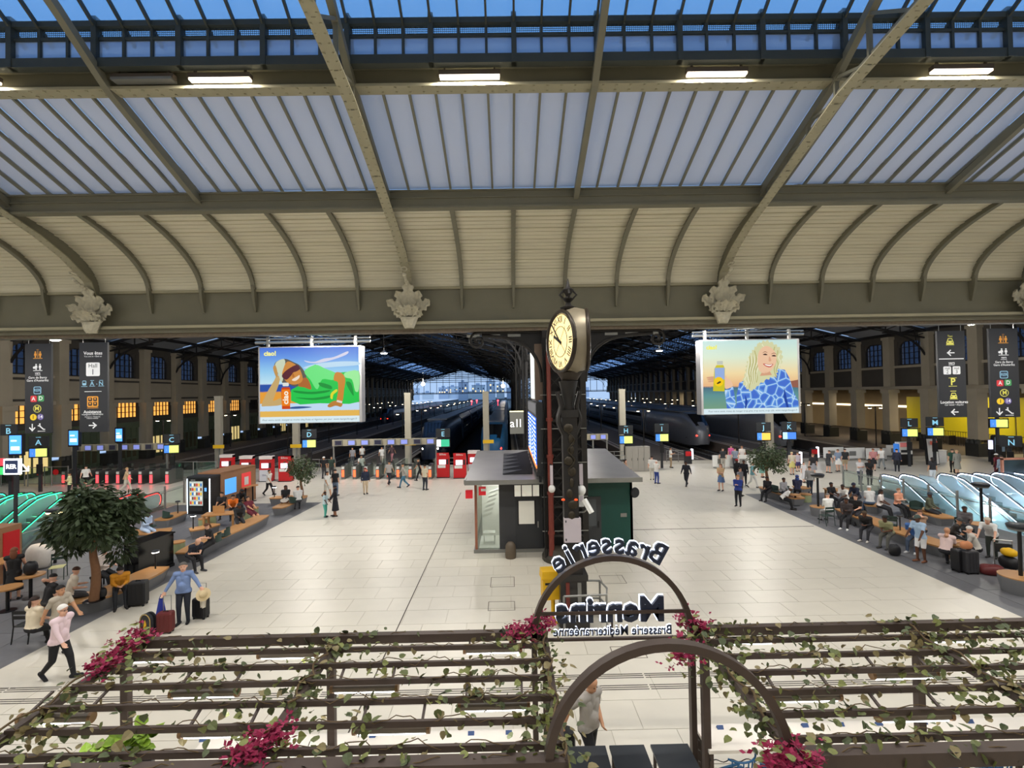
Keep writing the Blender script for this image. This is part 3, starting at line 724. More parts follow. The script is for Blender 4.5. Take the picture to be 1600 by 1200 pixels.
# ------------------------------------------------------------------ trains
m_tr1 = mat('train_dark_blue', (38,48,66), .3, .2, var=.1); m_tr2 = mat('train_silver', (120,122,128), .35, .4, var=.08); m_trb = mat('train_blue', (28,84,128), .35, var=.08)
m_glz = mat('train_glass', (12,14,18), .08, var=0, spec=.8); m_trr = mat('train_roof', (70,78,92), .3, .3, var=.15)
def sect(hw, h, z0=-.35, n=7):
    P = [(-hw*.9, z0), (-hw, z0+.4), (-hw, z0+h*.62), (-hw*.93, z0+h*.84), (-hw*.7, z0+h*.97), (-hw*.3, z0+h)]
    return P + [(-x, z) for x, z in P[::-1]]
def train(label, x, y0, cars, body, roofm, red, duplex=1.0, lamps=True):
    t = T('train', label, 'train', (x, y0, 0)); h = 3.95*duplex
    nose = [(0, .30, .42, -.1), (.25, .52, .55, -.2), (.9, .72, .68, -.3), (2.0, .86, .84, -.35), (3.4, .96, .96, -.35), (5.0, 1, 1, -.35)]
    hw = 1.45
    MB().loft([[(a, yy, b) for a, b in sect(hw*kw, h*kh, z0)] for yy, kw, kh, z0 in nose] + [[(a, 20, b) for a, b in sect(hw, h)]]).build('power_car', [body], t, smooth=.9)
    ws = MB(); ws.surf(lambda u, v: ((u-.5)*1.9*(.75+.25*v), .55+2.2*v, -.25+h*(.60+.34*v)+.03), 6, 6); ws.surf(lambda u, v: ((.5-u)*1.9*(.75+.25*v), .55+2.2*v, -.28+h*(.60+.34*v)), 6, 6)
    ws.build('windscreen', m_glz, t)
    for sgn in (-1, 1):
        MB().ell((sgn*.66, .38, .95), (.2, .2, .16), 8, 6).build('tail_light' if red else 'headlight', glow('red_tail', (255,40,30), 9) if red else glow('head_lamp', (255,240,215), 14), t)
    MB().box(-1.46, 1.46, 2.2, 2.3, .55, .62).build('bumper_line', m_blk, t)
    MB().box(-1.1, 1.1, 5.5, 19.5, h-.36, h-.2).build('roof_equipment', roofm, t)
    for k in range(cars):
        ya = 20.5+k*19; c = MB().loft([[(a, yy, b) for a, b in sect(hw, h)] for yy in (ya, ya+18.5)]).build('carriage', [body], t)
        for sgn in (-1, 1):
            for zz in ((.75, 1.5), (2.2, 2.8)) if duplex > .95 else ((1.1, 1.9),):
                MB().box(sgn*hw*1.0-.02, sgn*hw*1.0+.02, ya+2.4, ya+16.2, *zz).build('window_strip', m_glz, c)
            MB().box(sgn*hw-.025, sgn*hw+.025, ya+.6, ya+1.5, 0, 2.1).build('door', m_trb, c)
        MB().box(-.9, .9, ya+.5, ya+18, h-.37, h-.27).build('roof_panel', roofm, c)
        MB().box(-1.0, 1.0, ya-.5, ya, 0, h-.6).build('gangway', m_blk, c)
    return t
train('dark double-deck express train with lit white headlights beside gate E', -8.0, 51, 8, m_tr1, m_trr, False)
train('blue-sided train with one red lamp beside the centre columns', -1.5, 50, 8, m_trb, m_trr, True, .93)
train('grey express train with two red tail lights below the blue swimsuit screen', 23.6, 60, 7, m_tr2, m_trr, True)
train('pale grey express train with red tail light nearest the right arcade', 32.1, 57, 7, m_tr2, m_trr, True)
train('long dark train on the first track beyond the clock column', 11.0, 92, 5, m_tr1, m_trr, True)
train('dark train standing far down the first piano-side track', -29.2, 118, 4, m_tr1, m_trr, True, .93)
# ------------------------------------------------------------------ platform lamps and pylons
pm_ = MB().tube([(0, 0, 0), (0, 0, 4.4)], .07, 6).box(-.7, .7, -.04, .04, 4.3, 4.4).mesh('post', m_black)
hd = MB().lathe([(.05, .14), (.2, .02), (.22, 0), (0, 0)], n=10).mesh('lamp_head', mat('lamp_shade_dark', (50,48,46), .5)); bu = MB().lathe([(.0, .0), (.17, -.01), (.12, -.05), (0, -.06)], n=10).mesh('bulb', glow('platform_bulb', (255,232,190), 12))
PLX = [-37, -25, -12.6, 3.4, 15.5, 27.8, 40]
for i, x in enumerate(PLX):
    for k in range(9):
        y = 54+k*13+(i % 3)*3
        t = T('platform_lamp', 'twin-headed platform lamp, %s along the %s platform from the piano side' % (ORD[k], ORD[i]), 'lamp', (x, y, 0), group='platform lamps')
        ob('post', pm_, t)
        for q in (-.6, .6): ob('lamp_head', hd, t, (q, 0, 4.18)); ob('bulb', bu, t, (q, 0, 4.18))
        if k % 2 == 0 and k < 6: point('lamp_light', t, (0, 0, 3.9), 55, (1, .84, .6), .1)
pyl = MB().box(-.28, .28, -.22, .22, 0, 6.6).box(-.3, .3, -.24, .24, 6.5, 6.7).mesh('mast', mat('mast_grey', (170,164,148), .6, var=.06))
for i, (u, vt, x_) in enumerate(((342, 630, 0), (638, 625, 0), (760, 624, 0), (463, 655, 0), (973, 632, 0), (1203, 640, 0))):
    p = at(u, 690, 47.5); tag(ob('catenary_mast', pyl, None, (p.x, 47.5, 0)), 'pale square mast behind the ticket gates, %s from the piano side' % ORD[i if i < 1 else {1: 2, 2: 3, 3: 1, 4: 4, 5: 5}[i]], 'mast', 'pale masts behind the gates')
# pendant lamps at the shed mouth, plus extras added to brighten the far floor
pn = MB().lathe([(.03, .5), (.05, .25), (.3, .06), (.32, 0), (0, 0)], n=12).mesh('shade', m_galv); pb_ = MB().lathe([(0, 0), (.26, -.01), (.18, -.06), (0, -.07)], n=12).mesh('bulb', glow('pendant_bulb', (255,250,240), 25))
for i, (u, v, Y) in enumerate(((86, 531, 30.5), (703, 516, 30.5), (1519, 506, 30.5), (480, 556, 37), (1172, 548, 37), (890, 528, 37), (600, 552, 43), (1030, 548, 43))):
    p = at(u, v, Y); t = T('pendant_lamp', ['white pendant lamp above the lift signs with metro letters', 'white pendant lamp beside the scroll bracket', 'white pendant lamp between the two dark signs on the taxi side', 'added fill pendant hidden behind the green dress screen', 'added fill pendant hidden behind the blue swimsuit screen', 'added fill pendant hidden behind the clock', 'added fill pendant deeper in the green-screen shed', 'added fill pendant deeper in the clock-side shed'][i], 'lamp', p); ob('shade', pn, t); ob('bulb', pb_, t)
    MB().tube([(0, 0, .5), (0, 0, roofz(p.x)-p.z-.02)], .02, 5).build('cord', m_black, t); point('lamp_light', t, (0, 0, -.3), (850, 1250, 850, 1250, 1250, 1100, 1000, 1000)[i], (1, .95, .87), .2)
for i, (u, v) in enumerate(((661, 600), (786, 603))):
    p = at(u, v, 212); t = tag(MB().ell((0, 0, 0), .8, 10, 8).box(-.1, .1, -.1, .1, 0, 5).build('end_floodlight', glow('flood', (255,240,220), 14), None, p), 'bright floodlight at the far shed end, ' + ['green-screen side', 'clock side'][i], 'lamp')
# ------------------------------------------------------------------ city beyond
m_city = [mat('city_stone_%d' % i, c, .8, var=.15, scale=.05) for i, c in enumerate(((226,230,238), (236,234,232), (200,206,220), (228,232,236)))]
cw_ = glow('city_window', (255,214,150), 1.2); cwb = mat('city_window_dark', (50,62,90), .3, var=.2)
for i in range(20):
    x = -125 + i*13 + rnd.uniform(-3, 3); y = rnd.uniform(520, 760); wd = rnd.uniform(9, 17); hh = rnd.uniform(9, 22); dp = 14
    t = T('city_building', '', 'building', (x, y, -1), group='city blocks beyond the tracks')
    t['label'] = 'hazy city block beyond the tracks, %s from the piano side' % (ORD[i] if i < 20 else 'number %d' % (i+1))
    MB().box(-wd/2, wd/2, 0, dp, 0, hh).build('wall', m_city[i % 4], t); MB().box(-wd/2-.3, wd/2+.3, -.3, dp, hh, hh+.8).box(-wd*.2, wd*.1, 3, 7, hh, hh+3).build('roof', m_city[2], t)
    n = max(3, int(wd/3))
    for f_ in range(3, int(hh/3.2)):
        for j in range(n):
            if rnd.random() < .6: MB().box(-wd/2+(j+.25)*wd/n, -wd/2+(j+.7)*wd/n, -.1, 0, f_*3.2, f_*3.2+1.7).build('window', cw_ if rnd.random() < .3 else cwb, t)
# signal lights on the lines
for i, (u, v, c) in enumerate(((737, 627, 0), (745, 626, 0), (778, 626, 0), (700, 634, 1), (672, 632, 1), (688, 638, 1), (720, 640, 1), (730, 636, 1))):
    p = at(u, v, 300); tag(MB().ell((0, 0, 0), .55, 8, 6).box(-.1, .1, -.1, .1, -p.z-1, 0).build('signal_light', glow('sig_red', (255,50,60), 8) if c == 0 else glow('sig_warm', (255,220,160), 6), None, p), '%s line-side light on a mast far down the tracks, %s along' % ('red' if c == 0 else 'warm', ORD[i]), 'signal')
# ------------------------------------------------------------------ lattice pillar A under the girder
m_pipe = mat('red_drain_pipe', (112,48,38), .5, var=.12, scale=5)
m_pink = mat('pale_cabinet', (196,186,192), .45, var=.04)
AX, AY = at(884, 800, 19.6).x, 19.6
pa = T('pillar_lattice', 'black riveted lattice pillar under the girder behind the clock post', 'pillar', (AX, AY, 0), kind='structure')
b = MB()
for sx_ in (-.72, .0, .72):
    for sy_ in (-.3, .3): b.box(sx_-.11, sx_+.11, sy_-.08, sy_+.08, .5, zgb-.3)
b.build('upright', m_black, pa); MB().box(-.8, .8, -.06, .06, .5, zgb-.3).build('core_plate', m_shed, pa)
b = MB()
for sx_ in (-.36, .36):
    for k in range(14):
        z = .8+k*.58
        for a, c in ((-1, 1), (1, -1)): b.bar((sx_+a*.28, -.34, z), (sx_+c*.28, -.34, z+.58), .05, .03)
for k in range(8): b.bar((-.75, -.36, 1+k*1.1), (.75, -.36, 1+k*1.1), .05, .09)
b.build('lattice_bars', m_black, pa)
MB().lathe([(.8, 0), (.82, .18), (.74, .28), (.7, .5), (.6, .55)], (-.15, -.05, 0), 20).build('base_collar', mat('base_grey_iron', (70,66,58), .5, .3, var=.3), pa, smooth=SM)
b = MB(); b.tube([(-.62, -.52, .3), (-.62, -.52, 4.0)], .105, 12).tube([(-.62, -.52, 4.0), (-.62, -.52, 7.6), (-.62, -.3, 8.2)], .085, 12)
for z in (1.1, 2.6, 4.0, 5.4): b.lathe([(.13, 0), (.13, .12)], (-.62, -.52, z), 12)
b.build('drain_pipe', m_pipe, pa, smooth=SM)
cb_ = MB()
for k in range(5):
    x = -.85+.06*k; cb_.tube(cat_rom([(x, -.45, 0.2), (x+.05*math.sin(k), -.5, 2.2), (x-.03, -.45, 4.5), (x+.08, -.42, 6.5), (x, -.4, 8.6)], 5, False), .02, 5)
cb_.build('cables', m_blk, pa)
for k in range(5): MB().bar((-.95, -.45, 1.2+k*1.3), (.8, -.45, 1.2+k*1.3), .03).build('clamp_rail', m_galv, pa)
# scroll brackets
def bracket(sgn, xe):
    L = abs(xe-AX); o = MB(); zt = zgb-.36
    arch = cat_rom([(sgn*.85, -.1, 6.9), (sgn*.95, -.1, 7.6), (sgn*1.35, -.1, 8.25), (sgn*2.1, -.1, zt-.25), (sgn*(L-.5), -.1, zt-.12)], 6, False)
    o.tube(arch, .08, 8); o.bar((sgn*.8, -.1, zt), (sgn*(L-.3), -.1, zt), .24, .1)
    sp = [(sgn*(L-.33) + .33*(1-k/26)*math.cos(PI/2-sgn*k*.42)*1.0, -.1, zt-.33 + .33*(1-k/26)*math.sin(PI/2-sgn*k*.42)) for k in range(25)]
    o.tube(sp, [.06]*25, 8)
    w_ = MB(); top = [(sgn*.85, zt), (sgn*(L-.5), zt)]; poly = [(p[0], p[2]) for p in arch] + [top[1], top[0]]
    w_.prism(poly, -.13, -.08, 'xz')
    o.build('scroll_bracket', m_black, pa, smooth=SM); w_.build('bracket_web', m_shed, pa)
    for k in range(3): MB().box(sgn*(1.9+k*.8)-.25, sgn*(1.9+k*.8)+.25, -.14, -.075, zt-.18, zt-.08).build('pierced_slot', m_galv, pa)
bracket(-1, at(733, 510, AY).x); bracket(1, at(1038, 510, AY).x)
# ------------------------------------------------------------------ clock post B and clock
BX, BY = at(891, 760, 14.0).x, 14.0
pb2 = T('clock_post', 'slim black ornamented post carrying the big clock', 'post', (BX, BY, 0))
b = MB().box(-.2, .2, -.2, .2, 1.6, 5.9).box(-.27, .27, -.27, .27, 1.45, 1.65).box(-.24, .24, -.24, .24, 5.8, 6.0); b.build('shaft', m_black, pb2)
b = MB().box(-.36, .36, -.3, .3, .25, 1.45).box(-.42, .42, -.36, .36, 0, .28).box(-.4, .4, -.34, .34, 1.35, 1.5); b.build('pedestal', mat('pedestal_black', (46,44,42), .3, var=.3), pb2)
for sgn in (-1, 1): MB().box(sgn*.16-.05, sgn*.16+.05, -.325, -.29, .35, 1.3).build('pedestal_panel', m_pipe if sgn < 0 else m_galv, pb2)
b = MB()
for k in range(9):
    z = 3.1+k*.3; b.ell((.05*math.sin(k*2.2), -.22, z), (.1+.04*math.sin(k*1.7), .05, .13), 8, 6)
for k in range(4): b.tube([(.09*(1 if k % 2 else -1)*math.sin(t*.6)+.02, -.23, 4.2+k*.28+t*.05) for t in range(8)], .025, 6)
b.build('cast_ornament', mat('bronze_cast', (58,52,42), .4, .6, var=.4, scale=12), pb2, smooth=1.)
b = MB()
for sgn in (-1, 1):
    for s2 in (-1, 1):
        b.tube(cat_rom([(sgn*.14, s2*.12, 5.3), (sgn*.3, s2*.16, 5.7), (sgn*.22, s2*.14, 6.1), (sgn*.32, s2*.18, 6.5)], 5, False), [.07-.002*k for k in range(16)], 6)
b.lathe([(.12, 5.6), (.22, 5.85), (.13, 6.15), (.2, 6.5), (.27, 6.80)], (0, 0, 0), 12); b.build('scroll_capital', m_black, pb2, smooth=1.)
cc = at(889, 534, 14.0); RC = 47.5/780*14
ck = T('station_clock', 'large two-sided illuminated clock with Roman numerals on the black post', 'clock', cc)
m_ckb = mat('clock_casing', (138,128,108), .4, .3, var=.3, scale=2); m_ckd = mat('clock_casing_dark', (52,44,36), .4, .4, var=.3)
cl_, crr = at(877, 534, 13.9)-cc, at(915, 531, 14.05)-cc
aL, aR = math.radians(20), math.radians(5)
def disc(cn, ang, sgn, r, n=32, off=0.):
    nx = V((sgn*math.cos(ang), -math.sin(ang), 0)); t_ = V((-nx.y, nx.x, 0)); return [cn + nx*off + t_*(r*math.cos(2*PI*k/n)) + V((0, 0, r*math.sin(2*PI*k/n))) for k in range(n)], nx, t_
rL, nL, tL = disc(cl_, aL, -1, RC); rR, nR, tR = disc(crr, aR, 1, RC)
mid = [V(((p.x+q.x)/2, (p.y+q.y)/2-.0, max(-RC*1.04, min(RC*1.1, p.z*1.16)))) for p, q in zip(rL, [rR[(16-k) % 32] for k in range(32)])]
rRs = [rR[(16-k) % 32] for k in range(32)]
MB().loft([rL, mid, rRs]).build('casing', [m_ckb], ck, smooth=1.)
for cn, ang, sgn in ((cl_, aL, -1), (crr, aR, 1)):
    ring, nx, tx_ = disc(cn, ang, sgn, RC*.99, off=.02); MB().tube(ring + [ring[0]], .06, 8, False).build('bezel', m_ckd, ck, smooth=1.)
    dl, _, _ = disc(cn, ang, sgn, RC*.95, off=.03)
    d = MB().add(dl, [tuple(range(32))]); dial = d.build('dial', glow('clock_dial', (255,226,160), .62), ck)
    def P(r, a, off): return cn + nx*off + (tx_*sgn*-1)*0 + tx_*(sgn2*r*math.sin(a)) + V((0, 0, r*math.cos(a)))
    sgn2 = 1 if (tx_.cross(V((0, 0, 1)))).dot(nx) > 0 else -1
    inkm = mat('clock_ink', (20,16,14), .5)
    rg = [P(RC*.5, 2*PI*k/32, .036) for k in range(33)]; MB().tube(rg, .008, 4, False).build('inner_ring', inkm, dial)
    rg = [P(RC*.9, 2*PI*k/48, .036) for k in range(49)]; MB().tube(rg, .01, 4, False).build('minute_ring', inkm, dial)
    R_ = Matrix((tx_*sgn2, V((0, 0, 1)), nx)).transposed()
    for k, nm in enumerate(['XII', 'I', 'II', 'III', 'IIII', 'V', 'VI', 'VII', 'VIII', 'IX', 'X', 'XI']):
        a = 2*PI*k/12; c = ob('numeral', text_me(nm, .26, inkm, off=.008), dial, P(RC*.72, a, .04)); c.rotation_euler = (R_ @ Matrix.Rotation(-a, 3, 'Z')).to_euler()
    h = MB()
    for a, L, w_ in ((-math.radians(43), .84, .045), (-math.radians(63), .5, .075)):
        p0, p1 = P(-RC*.12, a, .05), P(RC*L, a, .05); h.bar(p0, p1, w_, .012, up=nx)
    h.build('hands', inkm, dial); MB().bar(P(-RC*.5, math.radians(135), .046), P(RC*.6, math.radians(135), .046), .008, .006, up=nx).bar(P(-RC*.6, math.radians(40), .046), P(RC*.6, math.radians(40), .046), .008, .006, up=nx).build('second_hand', inkm, dial)
b = MB(); b.tube(cat_rom([(.1, -.28, -RC*1.0), (.16, -.5, -RC*.5), (.14, -.52, 0), (.2, -.45, RC*.5)], 5, False), .04, 6)
for k in range(5): b.ell((.13, -.5, -RC*.7+k*.28), (.06, .05, .05), 6, 5)
b.build('casing_strap', m_ckd, ck)
b = MB().lathe([(.22, 0), (.24, .06), (.1, .12), (.06, .2), (.17, .3), (.05, .38), (.12, .48), (.16, .56), (.06, .64), (.03, .8), (0, .9)], (0, 0, RC*1.06), 12)
for k in range(4): b.tube([(.12*math.cos(k*PI/2), .12*math.sin(k*PI/2), RC*1.06+.3), (.24*math.cos(k*PI/2), .24*math.sin(k*PI/2), RC*1.06+.42), (.12*math.cos(k*PI/2), .12*math.sin(k*PI/2), RC*1.06+.55)], .03, 6)
b.build('finial', m_black, ck, smooth=1.)
b = MB().lathe([(.22, 0), (.28, .1), (.36, .22)], (0, 0, -RC*1.04-.2), 14); b.build('clock_base', m_ckd, ck, smooth=1.)
# equipment fixed to the post
cab = at(895, 829, 13.75); t = tag(MB().box(-.23, .23, 0, .18, -.33, .33).build('electric_cabinet', m_pink, None, cab), 'pale pink electric cabinet on the black clock post', 'cabinet')
for z in (-.25, .25): MB().box(-.2, -.17, -.012, 0, z-.03, z+.03).build('lock', m_dark, t)
for i, (u, v0, v1, lab) in enumerate(((862, 727, 757, 'white bar antenna with dome camera beside the red pipe'), (908, 725, 757, 'white bar antenna with dome camera beside the green kiosk wall'))):
    p = at(u, v1, 14 if i else 18.6); q = at(u, v0, 14 if i else 18.6); h = q.z-p.z; t = T('dome_camera', lab, 'camera', p)
    MB().box(-.05, .05, -.04, .04, 0, h).build('antenna_bar', m_pink, t); MB().ell((0, 0, -.16), (.13, .13, .15), 12, 8).build('dome', m_white, t, smooth=1.); MB().box(-.3 if i else -.03, .03, .0, .05 if i else .62, h-.06, h).box(-.3 if i else -.03, .03, .0, .05 if i else .62, .02, .06).build('arm', m_black, t)
p = at(908, 780, 14.0); t = T('terminal_box', 'small white wall box with pink screen on the clock post', 'box', p); MB().box(-.07, .07, -.05, .05, -.2, .18).build('case', m_white, t); MB().box(-.045, .045, -.06, -.05, -.05, .1).build('panel', m_pink, t); MB().box(-.3, 0, -.02, .02, -.03, .03).build('arm', m_galv, t)
p = at(919, 791, 13.8); t = T('floodlight', 'white tube floodlight on a bent arm at the clock post', 'light', p); MB().bar((-.1, .05, .18), (.08, -.1, -.16), .12, .1).build('body', m_white, t); MB().tube([(-.1, .1, -.18), (-.25, .15, -.2), (-.35, .2, -.2)], .02, 6).tube([(.0, 0, -.05), (-.1, .1, -.18)], .02, 6).build('arm', m_galv, t)
for i, u in enumerate((880, 900)):
    p = at(u, 782, 13.78); tag(MB().lathe([(.05, 0), (.05, .03), (.03, .05), (0, .05)], n=10).build('beacon', mat('orange_beacon', (226,80,30), .4, emit=.4, var=0), None, p), 'small orange beacon on the clock post, %s side' % ('kiosk door' if i == 0 else 'green wall'), 'beacon')
# guard rail at the post foot, yellow box
gr = T('guard_rail', 'bent grey steel guard rail round the clock post foot', 'railing', (BX, BY, 0)); b = MB()
for z in (.55, 1.05): b.tube([(.35, .5, z), (.85, .45, z), (.95, -.1, z), (.85, -.55, z), (-.3, -.6, z)], .03, 8)
b.build('rail', m_galv, gr, smooth=SM)
for x, y in ((.85, .45), (.85, -.55), (-.3, -.6)): MB().tube([(x, y, 0), (x, y, 1.05)], .03, 8).build('upright', m_galv, gr)
yb = fl(862, 972); t = T('yellow_post_box', 'yellow letter-box style validator on a yellow stand', 'validator', yb, .1); m_yel = mat('yellow_paint', (226,176,20), .45, var=.06)
MB().tube([(.05, 0, 0), (.05, 0, .75)], .06, 10).lathe([(.2, 0), (.2, .04)], (.05, 0, 0), 12).build('stand', m_yel, t); MB().prism([(-.26, .7), (.26, .7), (.26, 1.28), (-.26, 1.28)], -.2, .2, 'xz').build('body', m_yel, t); MB().prism([(-.3, 1.28), (.3, 1.28), (.26, 1.5), (-.28, 1.5)], -.24, .2, 'xz').build('lid', m_yel, t); MB().box(-.2, .2, -.21, -.2, 1.12, 1.18).build('slot', m_blk, t)
bo = fl(798, 872); tag(MB().lathe([(.2, 0), (.22, .15), (.2, .5), (.12, .62), (0, .66)], n=14).build('floor_bollard', mat('bollard_brown', (92,80,66), .5, var=.2), None, bo, smooth=SM), 'small round brown bollard before the kiosk door', 'bollard')
# ------------------------------------------------------------------ kiosk
KY0, KY1, KX0, KX1 = 20.5, 27.4, -1.42, 5.05
m_kg = mat('kiosk_charcoal', (62,63,66), .45, var=.06); m_kgr = mat('kiosk_green', (22,72,64), .45, var=.08); m_kroof = mat('zinc_roof', (132,130,130), .4, .5, var=.18, scale=1.2)
k = T('kiosk', 'low charcoal and green kiosk with a zinc roof behind the pillar', 'kiosk')
MB().box(KX0+1.0, 2.0, KY0, KY0+.1, .12, 2.75).build('front_wall', m_kg, k); MB().box(2.0, KX1, KY0, KY0+.1, .12, 2.75).build('green_wall', m_kgr, k)
MB().box(KX1-.1, KX1, KY0, KY1, .12, 2.75).build('side_wall', m_kgr, k); MB().box(KX0, KX1, KY1-.1, KY1, .12, 2.75).build('rear_wall', m_kg, k)
MB().box(KX0-.05, KX1+.05, KY0-.08, KY1, 0, .14).build('plinth', m_galv, k)
MB().box(KX0, KX0+.1, KY0, KY0+.1, .12, 2.75).build('corner_post', mat('rusty_post', (150,96,74), .6, var=.3), k)
gl_ = MB().box(KX0+.1, KX0+1.0, KY0+.04, KY0+.06, .14, 2.7).build('shop_glass', m_kglass, k)
MB().box(KX0+.03, KX0+.05, KY0+.1, KY1-.2, .14, 2.7).build('shop_glass', m_kglass, k)
MB().box(KX0+.2, 4.6, KY0+1.9, KY0+2.0, .14, 2.7).build('partition', m_white, k)
MB().box(KX0+.15, 1.9, KY0+.1, KY0+1.9, .14, .16).build('inner_floor', m_white, k)
# door
d = MB().box(-.12+.35, 1.28, KY0-.03, KY0, .15, 2.2).build('door', mat('door_charcoal', (52,54,58), .4, var=.05), k)
MB().box(.38, 1.02, KY0-.045, KY0-.03, 1.15, 2.08).build('door_window', mat('door_window_lit', (206,202,188), .3, emit=.25, var=.05), d); MB().box(1.14, 1.18, KY0-.07, KY0-.03, 1.0, 1.25).build('handle', m_steel, d)
for (a, c) in ((.33, .38), (1.02, 1.07)): MB().box(a, c, KY0-.05, KY0-.02, 1.1, 2.12).build('window_frame', m_blk, d)
MB().box(.2, 1.25, KY0-.03, KY0, 2.27, 2.72).build('fanlight', mat('fanlight_lit', (226,222,206), .3, emit=.35, var=.25, scale=5), k)
for x in (.2, .5, .95, 1.25): MB().box(x-.02, x+.02, KY0-.05, KY0, 2.25, 2.74).build('fanlight_bar', m_blk, k)
MB().box(1.35, 1.38, KY0-.03, KY0, .2, 2.7).build('wall_seam', m_blk, k); d2 = MB().box(2.7, 3.75, KY0-.03, KY0, .15, 2.2).build('door', m_kg, k); MB().box(2.85, 3.55, KY0-.04, KY0-.03, 1.0, 2.1).build('door_window', mat('grey_door_glass', (88,92,96), .2), d2); MB().box(3.62, 3.66, KY0-.08, KY0-.03, .95, 1.2).build('handle', m_blk, d2)
MB().box(4.55, 4.8, KY0-.02, KY0, 1.35, 1.5).build('notice_plate', m_galv, k)
lampd = MB().lathe([(.2, -.04), (.22, 0), (.2, .05)], n=16).build('wall_lamp', m_dark, k, (KX1+.08, KY0-.1, 2.35)); lampd.rotation_euler = (PI/2, 0, .5)
# roof with hipped centre and louvred skylight
zr0, zr1 = 2.95, 3.35
MB().add([(KX0-.3, KY0-.7, zr0), (KX1+.2, KY0-.7, zr0), (KX1+.3, KY1+.2, zr0+.1), (KX0-.3, KY1+.2, zr0+.1), (KX0-.3, KY0-.7, zr0+.1), (KX1+.2, KY0-.7, zr0+.1), (KX1+.3, KY1+.2, zr1), (KX0-.3, KY1+.2, zr1)], BF).build('roof', m_kroof, k)
MB().box(KX0-.34, KX1+.24, KY0-.74, KY0-.68, zr0-.06, zr0+.12).build('gutter', m_galv, k)
MB().box(KX0-.36, KX0-.28, KY0-.72, KY1+.2, zr0-.02, zr0+.14).build('gutter', m_galv, k)
for j in range(6):
    y = KY0+.4+j*.95; z = zr0+.1+.25*(y-KY0+.7)/(KY1-KY0+.9)
    MB().add([(-.25, y, z+.02), (1.0, y, z+.02), (1.0, y+.7, z+.04), (-.25, y+.7, z+.04), (-.25, y, z+.05), (1.0, y, z+.3), (1.0, y+.7, z+.12), (-.25, y+.7, z+.08)], BF).build('skylight_louvre', m_dark, k)
for j, (x, z) in enumerate(((KX0-.18, 2.5), (KX0+.35, 2.62))): MB().box(x-.14, x+.14, KY0-.5, KY0-.35, z-.18, z+.14).build('red_sign', mat('sign_red', (190,30,40), .4, emit=.3, var=0), k)
MB().box(KX0+.3, KX0+.5, KY0-.51, KY0-.35, 2.6, 2.7).build('red_sign', m_white, k)
# furniture glimpsed inside
ch = T('white_chair', 'white wire chair stacked inside the kiosk window', 'chair', (KX0+.55, KY0+.6, .16)); b = MB()
for j in range(6): 
    z = 1.15+j*.2
    for q in (0, .12, .24, .36): b.tube([(-.25+.06*j, q, z), (.12+.06*j, q, z+.12)], .012, 5)
b.build('wire_back', m_white, ch); b = MB().box(-.25, .25, 0, .45, .42, .46); b.build('seat', m_white, ch)
for x in (-.22, .22):
    for y in (.03, .42): MB().tube([(x, y, 0), (x, y, .43)], .014, 5).build('leg', m_white, ch)
cn = tag(MB().box(-.3, .35, 0, .4, 0, 1.25).box(-.33, .38, -.03, .43, 1.25, 1.29).build('white_counter', mat('counter_white', (206,200,186), .4, var=.05), None, (.05, KY0+.8, .16)), 'pale counter block inside the kiosk glass', 'counter')
lamp('lamp_light', k, (-.4, KY0+1.0, 2.68), 30, (1.2, .6), (1, .97, .9))
# departure board, white panel, hall sign (side on, along the pillar row)
DX = 1.08
t = T('departure_board', 'tall lit departures board seen side on above the kiosk roof', 'display', (DX, 0, 0))
y0, y1, z0, z1 = 19.3, 26.5, 3.55, 6.05
MB().box(.02, .28, y0-.05, y1+.05, z0-.1, z1+.05).build('housing', m_dark, t)
MB().box(0, .02, y0, y1, z1-.42, z1).build('header', mat('board_header', (96,98,104), .5, emit=.15, var=0), t)
for c in range(2):
    ya, yb_ = (y0+.1, (y0+y1)/2-.1) if c == 0 else ((y0+y1)/2+.1, y1-.1)
    for j in range(11):
        z = z1-.55-j*.17
        MB().box(-.005, .02, ya, yb_, z-.13, z).build('row', glow('board_blue', (38,84,196), 1.6), t); MB().box(-.01, -.004, ya+.3, ya+1.7, z-.09, z-.04).box(-.01, -.004, yb_-1.0, yb_-.4, z-.09, z-.04).build('row_text', glow('board_text', (236,240,250), 2.2), t)
MB().box(-.005, .02, y0+.1, y1-.1, z0, z0+.15).build('ticker', glow('board_orange', (240,120,50), 1.6), t)
MB().box(.0, .5, y0, y1, z0-.28, z0-.1).box(.1, .2, y0+.2, y0+.3, 3.0, z0).box(.1, .2, y1-.3, y1-.2, 3.0, z0).build('support_rail', m_dark, t)
t = T('blank_light_box', 'tall blank white light box seen side on beside the clock', 'light box', (DX-.02, 0, 0)); MB().box(0, .02, 19.5, 22.5, 6.25, 8.35).build('face', mat('lightbox_face', (214,220,218), .4, emit=.35, var=0), t); MB().box(.02, .34, 19.45, 22.55, 6.2, 8.4).build('housing', mat('lightbox_side', (104,88,76), .5), t)
p0, p1 = at(797, 678, 31), at(818, 642, 31); t = T('hall_sign', 'grey lit box sign with white letters beside the departures board', 'sign', (p0.x, 31, p0.z)); w_, h_ = p1.x-p0.x, p1.z-p0.z
MB().box(0, w_, 0, .25, 0, h_-.06).build('box', mat('sign_grey', (120,120,112), .5, emit=.1, var=.05), t); MB().box(0, w_, .02, .23, h_-.06, h_).build('light_strip', glow('sign_top', (250,240,170), 1.4), t); txt(t, 'all', (w_*.42, -.01, h_*.45), .72, glow('sign_letters', (250,250,250), .9), space=1.15); MB().box(w_*.5-.03, w_*.5+.03, .1, .16, h_, roofz(p0.x)-p0.z+.02).build('hanger', m_black, t)
